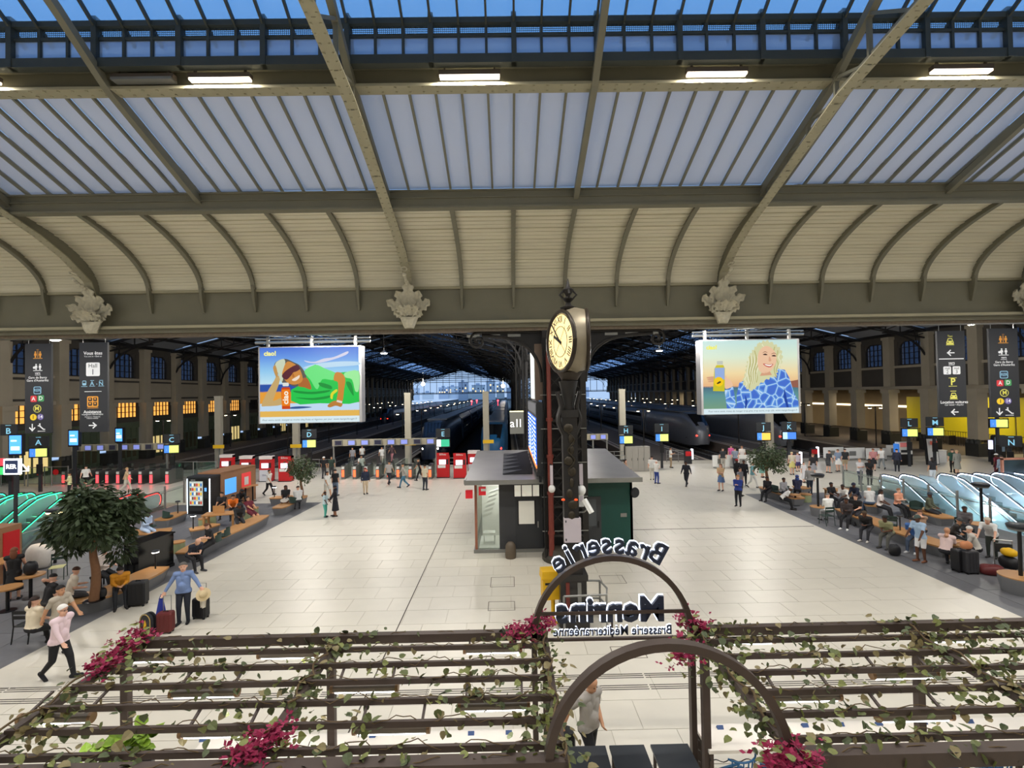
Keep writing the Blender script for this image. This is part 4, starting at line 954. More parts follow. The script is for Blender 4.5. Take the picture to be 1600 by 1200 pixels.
# ------------------------------------------------------------------ hanging signs
m_sgn = mat('sign_anthracite', (35,37,43), .5, var=.04); s_w = mat('sign_white', (226,226,226), .5, emit=.22, var=0); s_o = mat('sign_orange', (214,146,50), .5, emit=.2, var=0); s_y = mat('sign_yellow', (214,208,96), .5, emit=.2, var=0)
s_r = mat('sign_red_line', (204,52,58), .5, emit=.2, var=0); s_g = mat('sign_green_line', (66,146,86), .5, emit=.2, var=0); s_b = mat('sign_blue_line', (140,186,210), .5, emit=.2, var=0); s_v = mat('sign_violet', (104,92,150), .5, emit=.2, var=0); s_yl = mat('sign_metro_yellow', (226,190,40), .5, emit=.2, var=0)
class Sign:
    def __init__(s, name, label, cat, u0, v0, u1, v1, Y, cx0, cx1, cy0, cy1, body, th=.12):
        a, b = at(u0, (v0+v1)/2, Y), at(u1, (v0+v1)/2, Y); zt, zb = at((u0+u1)/2, v0, Y).z, at((u0+u1)/2, v1, Y).z
        s.W, s.H = b.x-a.x, zt-zb; s.t = T(name, label, cat, ((a.x+b.x)/2, Y, zb)); s.r = (cx0, cx1, cy0, cy1); s.n = 0
        MB().box(-s.W/2, s.W/2, 0, th, 0, s.H).build('panel', body, s.t)
    def q(s, x, y): return ((x-s.r[0])/(s.r[1]-s.r[0])-.5)*s.W, (1-(y-s.r[2])/(s.r[3]-s.r[2]))*s.H
    def k(s): return s.H/(s.r[3]-s.r[2])
    def poly(s, name, pts, m, lv=1, sm=0):
        P = [s.q(*p) for p in pts]
        if sm: P = cat_rom(P, sm)
        return MB().prism(P, -.006*lv, -.006*lv+.004 if lv > 1 else 0, 'xz').build(name, m, s.t)
    def rect(s, name, x, y, w_, h_, m, lv=1, rr=0):
        if rr:
            pts = []
            for cx, cy, a0 in ((x+w_/2-rr, y+h_/2-rr, 0), (x-w_/2+rr, y+h_/2-rr, 90), (x-w_/2+rr, y-h_/2+rr, 180), (x+w_/2-rr, y-h_/2+rr, 270)):
                pts += [(cx+rr*math.cos(math.radians(a0+j*30)), cy+rr*math.sin(math.radians(a0+j*30))) for j in range(4)]
            return s.poly(name, pts, m, lv)
        return s.poly(name, [(x-w_/2, y-h_/2), (x+w_/2, y-h_/2), (x+w_/2, y+h_/2), (x-w_/2, y+h_/2)], m, lv)
    def disc(s, name, x, y, r, m, lv=1): return s.poly(name, [(x+r*math.cos(j*PI/12), y+r*math.sin(j*PI/12)) for j in range(24)], m, lv)
    def text(s, st, x, y, size, m, lv=2, **kw):
        px, pz = s.q(x, y); return txt(s.t, st, (px, -.006*lv-.002, pz), size*s.k()*1.35, m, **kw)
    def arrow(s, x, y, r, ang, m):
        c, sn = math.cos(ang), math.sin(ang); R_ = lambda a, b: (x+a*c-b*sn, y+a*sn+b*c); w_ = r*.13
        for P in ([(-r, -w_), (r*.8, -w_), (r*.8, w_), (-r, w_)], [(r*.1, -r*.85), (r, -w_*.2), (r, w_*1.4), (r*.75, w_*1.4), (-r*.1, -r*.65)], [(r*.1, r*.85), (r, w_*.2), (r, -w_*1.4), (r*.75, -w_*1.4), (-r*.1, r*.65)]):
            s.poly('arrow', [R_(*p) for p in P], m)
    def person(s, x, y, h, m):
        s.disc('pictogram', x, y-h*.38, h*.12, m); s.poly('pictogram', [(x-h*.16, y-h*.22), (x+h*.16, y-h*.22), (x+h*.22, y+h*.15), (x+h*.1, y+h*.15), (x+h*.1, y+h*.5), (x-h*.1, y+h*.5), (x-h*.1, y+h*.15), (x-h*.22, y+h*.15)], m)
    def car(s, x, y, w_, m):
        s.poly('pictogram', [(x-w_*.5, y+w_*.1), (x-w_*.4, y-w_*.08), (x-w_*.28, y-w_*.4), (x+w_*.28, y-w_*.4), (x+w_*.4, y-w_*.08), (x+w_*.5, y+w_*.1), (x+w_*.5, y+w_*.42), (x-w_*.5, y+w_*.42)], m); s.poly('pictogram', [(x-w_*.3, y-w_*.08), (x-w_*.22, y-w_*.3), (x+w_*.22, y-w_*.3), (x+w_*.3, y-w_*.08)], m_sgn, 2); s.disc('pictogram', x-w_*.3, y+.12*w_, w_*.08, m_sgn, 2); s.disc('pictogram', x+w_*.3, y+.12*w_, w_*.08, m_sgn, 2)
    def hang(s, zt):
        zt = roofz(s.t.location.x)-s.t.location.z-s.H-.05
        for x in (-s.W*.4, s.W*.4): MB().tube([(x, .06, s.H), (x, .06, s.H+zt)], .015, 5).build('hanger', m_galv, s.t)
def metro(label, u0, v0, u1, v1, Y):
    S = Sign('hanging_sign', label, 'sign', u0, v0, u1, v1, Y, 262, 527, 115, 1045, m_sgn)
    for x in (368, 416): S.person(x, 228, 66, s_o)
    S.rect('pictogram', 392, 226, 5, 70, s_o); S.text('wc', 392, 178, 16, s_o); S.rect('underline', 392, 268, 92, 6, s_o)
    for x in (375, 414): S.person(x, 356, 62, s_w)
    S.disc('pictogram', 356, 364, 13, s_w); S.rect('underline', 392, 395, 92, 6, s_w); S.text('vers', 392, 421, 24, s_w, off=.01); S.rect('underline', 392, 441, 56, 4, s_w)
    S.text('Gare de Bercy', 392, 468, 24, s_w, off=.008); S.text("Gare d'Austerlitz", 392, 498, 24, s_w, off=.008)
    S.rect('line_badge', 388, 600, 76, 78, s_b, 1, 14); S.rect('line_badge', 388, 600, 62, 64, mat('rer_navy', (30,52,74), .5, var=0), 2, 10); S.text('RER', 388, 600, 30, s_b, 3, off=.01)
    S.rect('line_badge', 350, 688, 62, 64, s_r, 1, 10); S.text('A', 350, 688, 42, s_w, off=.01); S.rect('line_badge', 423, 684, 62, 64, s_g, 1, 10); S.text('D', 423, 684, 42, s_w, off=.01)
    S.disc('line_badge', 386, 790, 40, s_y); S.disc('line_badge', 386, 790, 34, m_sgn, 2); S.text('M', 386, 790, 46, s_y, 3, off=.01)
    S.disc('line_badge', 347, 878, 33, s_yl); S.text('1', 347, 878, 40, m_sgn, off=.01); S.disc('line_badge', 418, 876, 32, s_v); S.text('14', 418, 876, 38, s_w, off=.01)
    S.arrow(336, 985, 38, PI/2, s_w); S.poly('pictogram', [(392, 962), (412, 962), (452, 1000), (466, 1000), (466, 1010), (446, 1010), (404, 972), (392, 972)], s_w); S.disc('pictogram', 412, 950, 8, s_w); S.poly('pictogram', [(404, 960), (418, 960), (426, 985), (414, 982)], s_w); S.rect('underline', 428, 1024, 76, 5, s_w)
    S.hang(14-S.t.location.z-S.H-1.6)
metro('tall dark hanging sign with metro and train line badges, piano side', 39, 537, 80, 677, 28.0)
metro('tall dark hanging sign with metro and train line badges, taxi side', 1547, 513, 1592, 652, 28.0)
S = Sign('hanging_sign', 'tall dark hanging sign reading Hall 1 beside the metro sign', 'sign', 124, 535, 168, 675, 28.0, 828, 1110, 98, 1035, m_sgn)
S.text('Vous êtes', 967, 212, 36, s_w, off=.012); S.text('You are in • Está en', 967, 245, 17, s_w); S.rect('hall_badge', 965, 380, 138, 142, s_w, 1, 14); S.text('Hall', 965, 344, 44, m_sgn); S.text('1', 965, 410, 62, m_sgn)
S.rect('pictogram', 878, 522, 40, 50, s_b, 1, 10); S.rect('pictogram', 878, 514, 28, 18, m_sgn, 2); S.rect('underline', 878, 558, 60, 5, s_b)
for x, c in ((957, 'A'), (1047, 'N')): S.text(c, x, 530, 46, s_b, off=.01); S.rect('underline', x, 556, 56, 5, s_b); S.rect('underline', x, 497, 36, 5, s_b)
S.disc('pictogram', 1003, 535, 4, s_b); S.rect('divider', 965, 612, 170, 5, s_w); S.rect('assistance_badge', 962, 718, 112, 112, s_o, 1, 14)
for x in (937, 987):
    for y in (694, 742): S.rect('assistance_badge', x, y, 38, 38, m_sgn, 2, 6); S.disc('assistance_badge', x, y-4, 9, s_o, 3)
S.rect('underline', 962, 784, 110, 6, s_o); S.text('Assistance', 960, 825, 32, s_w, off=.01); S.text('voyageurs handicapés', 960, 850, 19, s_w); S.text('Assistance • Asistencia', 960, 876, 13, s_w); S.text('reduced mobility', 960, 892, 13, s_w); S.arrow(962, 966, 40, 0, s_w); S.hang(14-S.t.location.z-S.H-1.6)
S = Sign('hanging_sign', 'tall dark hanging sign with taxi and parking pictograms', 'sign', 1466, 517, 1509, 652, 28.0, 158, 425, 108, 910, m_sgn)
S.text('Taxi', 282, 158, 20, s_y); S.car(282, 205, 70, s_y); S.rect('underline', 282, 238, 78, 5, s_y); S.arrow(286, 312, 36, PI, s_w); S.rect('divider', 290, 368, 240, 8, s_w); S.text('vers', 290, 406, 26, s_w, off=.01); S.rect('underline', 290, 424, 56, 4, s_w)
for x, c in ((246, '2'), (336, '3')): S.rect('hall_badge', x, 475, 74, 74, s_w, 1, 10); S.text('Hall', x, 458, 22, m_sgn); S.text(c, x, 490, 34, m_sgn)
S.rect('underline', 296, 545, 78, 4, s_y); S.text('P', 296, 583, 66, s_y, off=.02); S.rect('underline', 296, 622, 78, 4, s_y); S.rect('pictogram', 298, 668, 56, 6, s_y); S.car(300, 710, 66, s_y); S.rect('underline', 300, 742, 78, 4, s_y); S.text('Location voitures', 302, 770, 27, s_w, off=.01); S.text('Car rental • Alquiler', 302, 795, 16, s_w); S.arrow(306, 862, 36, PI, s_w); S.hang(14-S.t.location.z-S.H-1.6)
# ------------------------------------------------------------------ advertising screens
def gradm(name, stops, k):
    m = bpy.data.materials.new(name); m.use_nodes = True; t = m.node_tree; N = t.nodes; b = N['Principled BSDF']; x = N.new('ShaderNodeTexCoord'); sp = N.new('ShaderNodeSeparateXYZ'); r = N.new('ShaderNodeValToRGB')
    t.links.new(x.outputs['Generated'], sp.inputs[0]); t.links.new(sp.outputs['Z'], r.inputs[0]); e = r.color_ramp.elements
    e[0].position = stops[0][0]; e[0].color = (*lin(stops[0][1]), 1); e[1].position = stops[-1][0]; e[1].color = (*lin(stops[-1][1]), 1)
    for p, c in stops[1:-1]: q = e.new(p); q.color = (*lin(c), 1)
    b.inputs['Base Color'].default_value = (0, 0, 0, 1); t.links.new(r.outputs[0], b.inputs['Emission Color']); b.inputs['Emission Strength'].default_value = k; b.inputs['Specular IOR Level'].default_value = 0.1; return m
AK = .72
def pr(name, c, k=AK):
    m = mat('print_'+name, c, .5, var=0, emit=k, spec=.1); m.node_tree.nodes['Principled BSDF'].inputs['Base Color'].default_value = (0, 0, 0, 1); return m
m_fr = mat('screen_frame', (176,176,180), .35, .6, var=.05)
def adscreen(label, u0, v0, u1, v1, Y, r, wires):
    S = Sign('advertising_screen', label, 'screen', u0, v0, u1, v1, Y, *r, m_fr, th=.55); W, H = S.W, S.H; x0 = W*.13
    b = MB().tube([(-W/2-.25, .25, H+.22), (W/2+.35, .25, H+.22)], .07, 8).tube([(-W/2-.25, .25, H+.38), (W/2+.35, .25, H+.38)], .04, 8); b.build('hanging_pipe', m_steel, S.t)
    for x in (-W*.43, 0, W*.43): MB().box(x-.05, x+.05, .18, .32, H-.02, H+.45).build('clamp', m_steel, S.t)
    for xa, xb in wires: MB().tube([(xa*W, .25, H+.4), (xb*W, 19.68-22.5, zgb-.3-S.t.location.z)], .015, 5).build('suspension_wire', m_galv, S.t)
    return S
S = adscreen('glowing screen with a woman in a green dress lying by a juice bottle', 404, 541, 565, 661, 22.5, (85, 1465, 125, 1125), ((-.43, -.6), (0, -.25), (0, .25), (.43, .2)))
p = S.poly('picture', [(105, 137), (1432, 137), (1432, 610), (105, 610)], gradm('ad_sky', [(0, (196,232,246)), (.35, (150,206,244)), (.7, (110,160,236)), (1, (80,120,220))], AK), 1)
S.rect('picture', 768, 660, 1327, 110, pr('sea', (44,84,170)), 1); S.rect('picture', 768, 612, 1327, 10, pr('surf', (176,200,230)), 2); S.rect('picture', 768, 790, 1327, 170, pr('dune', (232,160,60)), 1); S.rect('picture', 768, 915, 1327, 100, pr('towel', (196,222,246)), 2); S.rect('picture', 768, 1000, 1327, 78, pr('sand', (232,184,88)), 2); S.rect('picture', 768, 1078, 1327, 80, pr('caption', (222,240,246)), 2)
S.poly('picture', [(700, 310), (830, 330), (960, 290), (1100, 270), (1280, 200), (1270, 240), (1100, 300), (900, 345), (760, 340)], pr('cloud', (214,214,236)), 2, 4); S.poly('picture', [(690, 400), (900, 350), (1200, 330), (1430, 340), (1430, 380), (1100, 400), (800, 420)], pr('cloud2', (190,222,244)), 2, 4)
S.poly('picture', [(520, 690), (620, 640), (690, 460), (760, 400), (850, 365), (980, 420), (1120, 478), (1240, 470), (1430, 455), (1432, 860), (1300, 885), (900, 870), (640, 882), (520, 830)], pr('dress', (40,200,80)), 3); S.poly('picture', [(700, 450), (850, 370), (980, 420), (1110, 480), (1090, 570), (940, 560), (870, 690), (780, 560)], pr('dress_light', (112,232,132)), 4, 4); S.poly('picture', [(1245, 478), (1430, 462), (1430, 700), (1380, 720), (1340, 570), (1250, 540)], pr('dress_pale', (160,240,160)), 4, 3)
for a in ([(560, 700), (800, 720), (1040, 700), (1000, 730), (800, 750), (600, 730)], [(580, 790), (820, 800), (1060, 770), (1000, 810), (800, 826)], [(1260, 600), (1330, 620), (1360, 780), (1300, 700)], [(900, 600), (1050, 640), (1060, 690), (920, 650)]): S.poly('picture', a, pr('dress_fold', (24,150,60)), 5, 4)
S.poly('picture', [(330, 500), (378, 545), (300, 770), (285, 830), (390, 795), (400, 880), (180, 897), (125, 880), (200, 720), (300, 560)], pr('skin_pale', (202,170,112)), 4, 3); S.poly('picture', [(300, 370), (345, 310), (450, 285), (560, 330), (650, 380), (725, 500), (705, 570), (600, 650), (480, 610), (400, 590), (350, 480)], pr('hair_grey', (96,92,84)), 4, 4); S.poly('picture', [(310, 370), (350, 310), (440, 292), (440, 420), (400, 590), (350, 470)], pr('hair_white', (206,216,190)), 5, 4)
S.poly('picture', [(650, 560), (740, 540), (795, 685), (700, 660), (620, 640)], pr('skin_shade', (176,104,48)), 5, 3); S.poly('picture', [(415, 440), (470, 325), (560, 345), (640, 420), (680, 540), (650, 600), (560, 622), (470, 590), (410, 500)], pr('skin', (208,140,66)), 6, 4); S.poly('picture', [(405, 500), (470, 430), (600, 365), (648, 415), (600, 450), (555, 465), (530, 500), (470, 555), (425, 540)], pr('glasses', (92,40,52)), 7, 3); S.poly('picture', [(535, 560), (600, 520), (640, 500), (632, 540), (580, 575)], pr('smile', (244,226,206)), 7, 3); S.poly('picture', [(540, 470), (560, 480), (572, 520), (545, 525)], pr('nose', (182,112,50)), 7, 3)
S.poly('picture', [(285, 400), (320, 370), (350, 500), (322, 515)], pr('hand', (196,150,86)), 6, 3); S.poly('picture', [(1120, 475), (1200, 482), (1250, 560), (1232, 700), (1205, 860), (1130, 862), (1152, 720), (1150, 600), (1095, 572)], pr('arm', (206,136,54)), 6, 3); S.poly('picture', [(1010, 900), (1100, 840), (1205, 868), (1190, 922), (1120, 905), (1040, 926)], pr('hand2', (190,128,58)), 7, 3); S.poly('picture', [(1140, 830), (1210, 850), (1200, 875), (1130, 855)], pr('bangle', (226,220,210)), 8); S.poly('picture', [(1060, 740), (1130, 690), (1140, 720), (1090, 760), (1075, 820), (1050, 800)], pr('trim_yellow', (224,222,50)), 7, 3)
S.poly('picture', [(510, 915), (640, 905), (800, 918), (650, 935), (510, 935)], pr('bottle_shadow', (56,92,150)), 4, 4); S.poly('picture', [(405, 655), (505, 655), (516, 690), (510, 938), (402, 938), (394, 690)], pr('juice', (206,72,24)), 8); S.rect('picture', 455, 790, 108, 215, pr('juice_label', (240,128,24)), 9); S.rect('picture', 455, 618, 82, 46, pr('bottle_cap', (226,228,222)), 9, 12)
S.text('ciao', 455, 790, 78, pr('ad_white', (255,250,230)), 11, rot=(PI/2, -PI/2, 0), off=.02); S.text('ciao!', 245, 214, 62, pr('ad_cream', (255,250,150)), 4, off=.03); S.text('Pour votre santé, mangez au moins cinq fruits et légumes par jour. www.mangerbouger.fr', 768, 1078, 25, pr('ad_ink', (120,140,150), .5), 4, shear=.2)
S = adscreen('glowing screen with a curly haired woman in a blue water-pattern top', 1095, 530, 1250, 647, 22.5, (70, 1475, 98, 1135), ((-.4, -.12), (0, -.12), (0, .3), (.1, .1)))
S.poly('picture', [(100, 112), (1445, 112), (1445, 760), (100, 760)], gradm('ad_dusk', [(0, (236,178,128)), (.3, (246,222,168)), (.65, (222,238,214)), (1, (200,232,228))], AK), 1); S.poly('picture', [(100, 745), (1445, 745), (1445, 1055), (100, 1055)], gradm('ad_sea', [(0, (120,160,130)), (.6, (96,150,150)), (1, (70,104,130))], AK), 1); S.rect('picture', 772, 1092, 1345, 76, pr('caption'), 2) if False else S.rect('picture', 772, 1092, 1345, 76, pr('caption', (222,240,246)), 2); S.poly('picture', [(1330, 690), (1445, 670), (1445, 780), (1340, 770)], pr('headland', (150,96,80)), 2)
m_wat = bpy.data.materials.new('print_water_pattern'); m_wat.use_nodes = True; t_ = m_wat.node_tree; bb = t_.nodes['Principled BSDF']; vx = t_.nodes.new('ShaderNodeTexVoronoi'); vx.feature = 'DISTANCE_TO_EDGE'; vx.inputs['Scale'].default_value = 2.6; xx = t_.nodes.new('ShaderNodeTexCoord'); rr = t_.nodes.new('ShaderNodeValToRGB'); t_.links.new(xx.outputs['Object'], vx.inputs['Vector']); t_.links.new(vx.outputs['Distance'], rr.inputs[0])
rr.color_ramp.elements[0].color = (*lin((206,232,250)), 1); rr.color_ramp.elements[1].position = .16; rr.color_ramp.elements[1].color = (*lin((52,104,206)), 1); e_ = rr.color_ramp.elements.new(.05); e_.color = (*lin((96,160,230)), 1); bb.inputs['Base Color'].default_value = (0, 0, 0, 1); t_.links.new(rr.outputs[0], bb.inputs['Emission Color']); bb.inputs['Emission Strength'].default_value = AK
S.poly('picture', [(560, 1052), (570, 860), (610, 700), (720, 650), (880, 590), (1060, 570), (1170, 515), (1260, 530), (1320, 640), (1380, 850), (1440, 970), (1440, 1052)], m_wat, 3); S.poly('picture', [(1245, 780), (1270, 900), (1300, 1052), (1270, 1052), (1230, 900)], pr('fold_blue', (34,70,160)), 4); S.poly('picture', [(690, 870), (720, 960), (700, 1052), (680, 1052)], pr('fold_blue', (34,70,160)), 4)
def curly(pts, n, amp, fr):
    Q = cat_rom(pts, n); c = (sum(p[0] for p in Q)/len(Q), sum(p[1] for p in Q)/len(Q)); return [(x+(x-c[0])/max(1, math.hypot(x-c[0], y-c[1]))*amp*math.sin(k*fr), y+(y-c[1])/max(1, math.hypot(x-c[0], y-c[1]))*amp*math.sin(k*fr+.6)) for k, (x, y) in enumerate(Q)]
S.poly('picture', curly([(900, 160), (1010, 125), (1130, 180), (1210, 260), (1222, 400), (1160, 540), (1130, 620), (1050, 640), (900, 720), (800, 800), (735, 795), (660, 690), (700, 560), (720, 450), (760, 330), (820, 240)], 8, 15, 1.55), pr('hair_blonde', (216,216,170)), 5)
for x0, y0, y1, sd_ in ((1150, 260, 560, 1), (1185, 300, 520, 2), (1120, 210, 640, 3), (960, 170, 300, 4), (850, 260, 700, 5), (700, 560, 760, 6), (760, 420, 780, 7)): S.poly('picture', [(x0+14*math.sin(k*.9+sd_)-7, y0+(y1-y0)*k/12) for k in range(13)] + [(x0+14*math.sin(k*.9+sd_)+7, y0+(y1-y0)*k/12) for k in range(12, -1, -1)], pr('hair_lock_%d' % (sd_ % 2), (190,186,126) if sd_ % 2 else (236,234,200)), 6)
for j in range(9): S.poly('picture', [(740+j*22, 330-20*(j % 3)), (760+j*20, 420), (735+j*16, 560), (760+j*12, 700), (745+j*14, 705), (718+j*16, 560), (742+j*20, 420)], pr('hair_lock', (190,186,126) if j % 2 else (236,234,200)) if False else pr('hair_lock_%d' % (j % 2), (190,186,126) if j % 2 else (236,234,200)), 6, 3)
S.poly('picture', [(880, 330), (925, 235), (1010, 195), (1100, 250), (1142, 340), (1122, 460), (1040, 552), (940, 572), (880, 500)], pr('skin2', (240,198,164)), 7, 4); S.poly('picture', [(930, 560), (1040, 545), (1070, 600), (900, 610)], pr('skin2_shade', (216,164,130)), 7); S.poly('picture', [(950, 440), (1030, 452), (1092, 448), (1050, 492), (985, 478)], pr('lips', (196,70,66)), 8, 3); S.poly('picture', [(968, 448), (1030, 458), (1080, 454), (1045, 478), (992, 468)], pr('teeth', (255,250,240)), 9, 3)
for (x, y) in ((985, 316), (1108, 336)): S.poly('picture', [(x-38, y), (x, y-14), (x+30, y+4), (x, y+8)], pr('eye', (60,40,40)), 8, 3); S.poly('picture', [(x-44, y-22), (x-4, y-44), (x+34, y-24), (x-4, y-34)], pr('brow', (150,104,84)), 8, 3)
S.poly('picture', [(1040, 340), (1066, 400), (1030, 408)], pr('nose2', (222,168,136)), 8, 3); S.poly('picture', [(398, 800), (520, 752), (540, 900), (560, 1052), (425, 1052)], m_wat, 5); S.poly('picture', [(400, 640), (420, 590), (440, 640), (480, 660), (515, 742), (420, 782), (400, 740)], pr('skin2', (240,198,164)), 6, 3)
for j in range(3): S.poly('picture', [(150+j*8, 616+j*28), (255, 606+j*26), (258, 628+j*26), (170+j*8, 636+j*24)], pr('skin2_shade', (216,164,130)), 6, 3)
S.poly('picture', [(290, 450), (385, 450), (408, 500), (395, 815), (232, 808), (258, 500)], pr('juice2', (206,196,40)), 8, 0); S.poly('picture', [(262, 488), (402, 488), (398, 650), (262, 650)], pr('label_lilac', (150,176,226)), 9); S.disc('picture', 315, 680, 66, pr('lemon', (250,206,20)), 10); S.poly('picture', [(285, 700), (330, 672), (345, 690), (300, 712)], pr('ad_ink2', (70,60,10)), 11, 3); S.rect('picture', 338, 418, 84, 48, pr('bottle_cap2', (196,200,190)), 9, 0)
S.text('ciao!', 230, 206, 58, pr('ad_yellow', (250,244,70)), 4, off=.03); S.text('Pour votre santé, évitez de manger trop gras, trop sucré, trop salé. www.mangerbouger.fr', 790, 1090, 25, pr('ad_ink', (120,140,150), .5), 4, shear=.2)
# ------------------------------------------------------------------ people
SKIN = {'p': (226,176,150), 't': (196,146,112), 'd': (92,60,44), 'm': (150,104,76)}
def cm(pref, c): return mat('%s_%d_%d_%d' % (pref, *c), c, .75, var=.1, scale=9)
PEOPLE = []
def ik(a, t, l1, l2, hint):
    d = t-a; L = max(.02, min(d.length, (l1+l2)*.995)); d.normalize(); x = (l1*l1-l2*l2+L*L)/(2*L); hh = math.sqrt(max(0, l1*l1-x*x))
    p = V(hint) - d*V(hint).dot(d); p.normalize(); return a+d*x+p*hh, a+d*L
def skel(S):
    """joint layout in metres, facing -Y; returns capsules (p, q, r0, r1, region) and key points"""
    h = S['h']; k = h; pose = S['pose']; sit = pose.startswith('sit'); C = []
    lean = math.radians(S['lean']); seat = S['seat']
    pz = seat+.085*k/1.7*1.7 if sit else .53*k - (.018*k if pose == 'walk' else 0)
    if pose == 'bend': pz = .5*k
    pel = V((0, 0, pz)); up = V((0, -math.sin(lean), math.cos(lean))); fw = V((0, -math.cos(lean), -math.sin(lean))); sd = V((1, 0, 0))
    wa = pel+up*.10*k; chs = pel+up*.215*k; shc = pel+up*.285*k; nk = pel+up*.325*k
    hp = math.radians(S['headp']); ht = math.radians(S['headt']); hu = V((math.sin(ht)*.0, -math.sin(lean*.5+hp), math.cos(lean*.5+hp))); hf = V((math.sin(ht), -math.cos(ht)*math.cos(lean*.5+hp), -math.sin(lean*.5+hp)))
    hd = nk+hu*.078*k; w = S['wide']; f = S['fat']
    sL, sR = shc+sd*.108*k*w, shc-sd*.108*k*w; hL, hR = pel+sd*.052*k, pel-sd*.052*k
    c = lambda p, q, a, b, r: C.append((p, q, a*k, b*k, r))
    c(hL, hR, .062*f, .062*f, 'pelvis')
    for s_ in (-1, 1):
        c(pel+sd*.036*k*s_+up*.035*k, wa+sd*.034*k*s_, .058*f, .056*f, 'torso'); c(wa+sd*.034*k*s_, chs+sd*.046*k*s_*w, .056*f, .060, 'torso')
    if f > 1.05: c(pel+up*.05*k+fw*.02*k, wa+fw*.03*k, .06*f, .06*f, 'torso')
    c(sL, sR, .043, .043, 'torso'); c(chs, shc, .056, .05, 'torso'); c(shc+up*.02*k, nk+hu*.02*k, .034, .031, 'neck')
    c(hd-hu*.03*k+hf*.014*k, hd-hu*.03*k+hf*.014*k+V((1e-3, 0, 0)), .043, .043, 'head'); c(hd+hu*.008*k-hf*.006*k, hd+hu*.018*k-hf*.004*k, .053, .054, 'head')
    if S['vox'] < .02:
        c(hd-hu*.012*k+hf*.05*k, hd-hu*.0*k+hf*.052*k, .011, .007, 'head')
        hs = hu.cross(hf).normalized()
        for s_ in (-1, 1): c(hd+hs*.053*k*s_-hu*.012*k, hd+hs*.055*k*s_+hu*.006*k, .010, .012, 'head')
    for s_, sh, hand in ((1, sL, S['lh']), (-1, sR, S['rh'])):
        if hand == 'down': tg = sh+V((s_*.05*k, -.02*k, -.33*k))
        elif hand == 'fwd': tg = sh+V((s_*.03*k, -.17*k, -.27*k))
        elif hand == 'bk': tg = sh+V((s_*.04*k, .13*k, -.28*k))
        elif hand == 'lap': tg = V((s_*.055*k, pel.y-.2*k, pel.z+.075*k))
        elif hand == 'phone': tg = shc+fw*.17*k-up*.10*k+sd*.035*k*s_
        elif hand == 'face': tg = hd+hf*.045*k-hu*.06*k+sd*.03*k*s_
        elif hand == 'table': tg = shc+V((s_*.06*k, -.2*k, -.17*k))
        elif hand == 'knee': tg = V((s_*.04*k, pel.y-.27*k, pel.z+.06*k))
        elif hand == 'hip': tg = V((s_*.12*k, -.04*k, pel.z+.05*k))
        else: tg = V(hand)
        el, hn = ik(sh, tg, .155*k, .145*k, (s_*.5, .9, -.5))
        c(sh, el, .034, .028, 'ua'); c(el, hn, .027, .019, 'fa')
        d = (hn-el).normalized(); a = d.cross(V((0, 1, .2))).normalized(); b = d.cross(a)
        pm0 = hn+d*.012*k; pm1 = hn+d*.045*k
        if S['vox'] < .02:
            c(hn, pm0+a*.012*k, .016, .017, 'hand'); c(pm0-a*.01*k, pm1-a*.013*k, .0135, .0125, 'hand'); c(pm0+a*.01*k, pm1+a*.013*k, .0135, .0125, 'hand')
            for j, L in enumerate((.036, .042, .038, .029)):
                q = pm1+a*(.020-.0135*j)*k; e = q+d*L*.55*k+b*.006*k; c(q, e, .0068, .0064, 'hand'); c(e, e+(d*.6+b*.8*S['curl']).normalized()*L*.6*k, .0064, .0056, 'hand')
            q = pm0+a*.02*k; c(q, q+(d+a*.9).normalized()*.024*k, .0085, .0075, 'hand'); c(q+(d+a*.9).normalized()*.024*k, q+(d+a*.9).normalized()*.024*k+(d+a*.2).normalized()*.02*k, .0075, .0062, 'hand')
        else:
            c(hn, pm1, .019, .018, 'hand'); c(pm1, pm1+(d+b*.4).normalized()*.03*k, .015, .010, 'hand'); c(pm0, pm0+(d+a).normalized()*.03*k, .010, .008, 'hand')
        S['L' if s_ > 0 else 'R'] = hn+d*.05*k
    fz = .042*k
    for s_, hj, ft in ((1, hL, S['lf']), (-1, hR, S['rf'])):
        toe = V((s_*.02*k, -1, 0)); tilt = 0
        if ft is not None: tg = V(ft) if not isinstance(ft, str) else None
        if ft is None:
            if pose == 'walk': tg, tilt = (V((.045*k, -.17*k, fz)), .15) if s_*S['stride'] > 0 else (V((-.045*k*-s_*-1 if 0 else s_*.045*k, .2*k, fz+.05*k)), -.8)
            elif sit: tg = V((s_*.075*k, -.29*k, fz))
            else: tg = V((s_*.058*k, (.02 if s_ > 0 else -.03)*k, fz))
            if pose == 'walk': tg.x = s_*.045*k
        kn, an = ik(hj, tg, .245*k, .245*k, (s_*.12, -1, .12 if sit else 0))
        c(hj, kn, .056, .038, 'th'); c(kn, an, .037, .024, 'shn')
        td = V((s_*.15, -1, tilt)).normalized(); hl = an-V((0, 0, .018*k))-td*.03*k; c(hl, an+td*.105*k-V((0, 0, .02*k)), .024, .019, 'ft')
    S['hd'], S['hu'], S['hf'], S['pel'], S['shc'], S['up'], S['fwv'], S['nk'] = hd, hu, hf, pel, shc, up, fw, nk
    return C
def cap(b, p, q, r0, r1, n):
    d = q-p; L = d.length; d = d.normalized() if L > 1e-6 else V((0, 0, 1)); pts, rs = [], []
    for a in (-.98, -.8, -.45, 0): pts.append(p+d*r0*a); rs.append(r0*math.sqrt(1-a*a))
    for a in (0, .45, .8, .98): pts.append(q+d*r1*a); rs.append(r1*math.sqrt(1-a*a))
    b.tube(pts, rs, n)
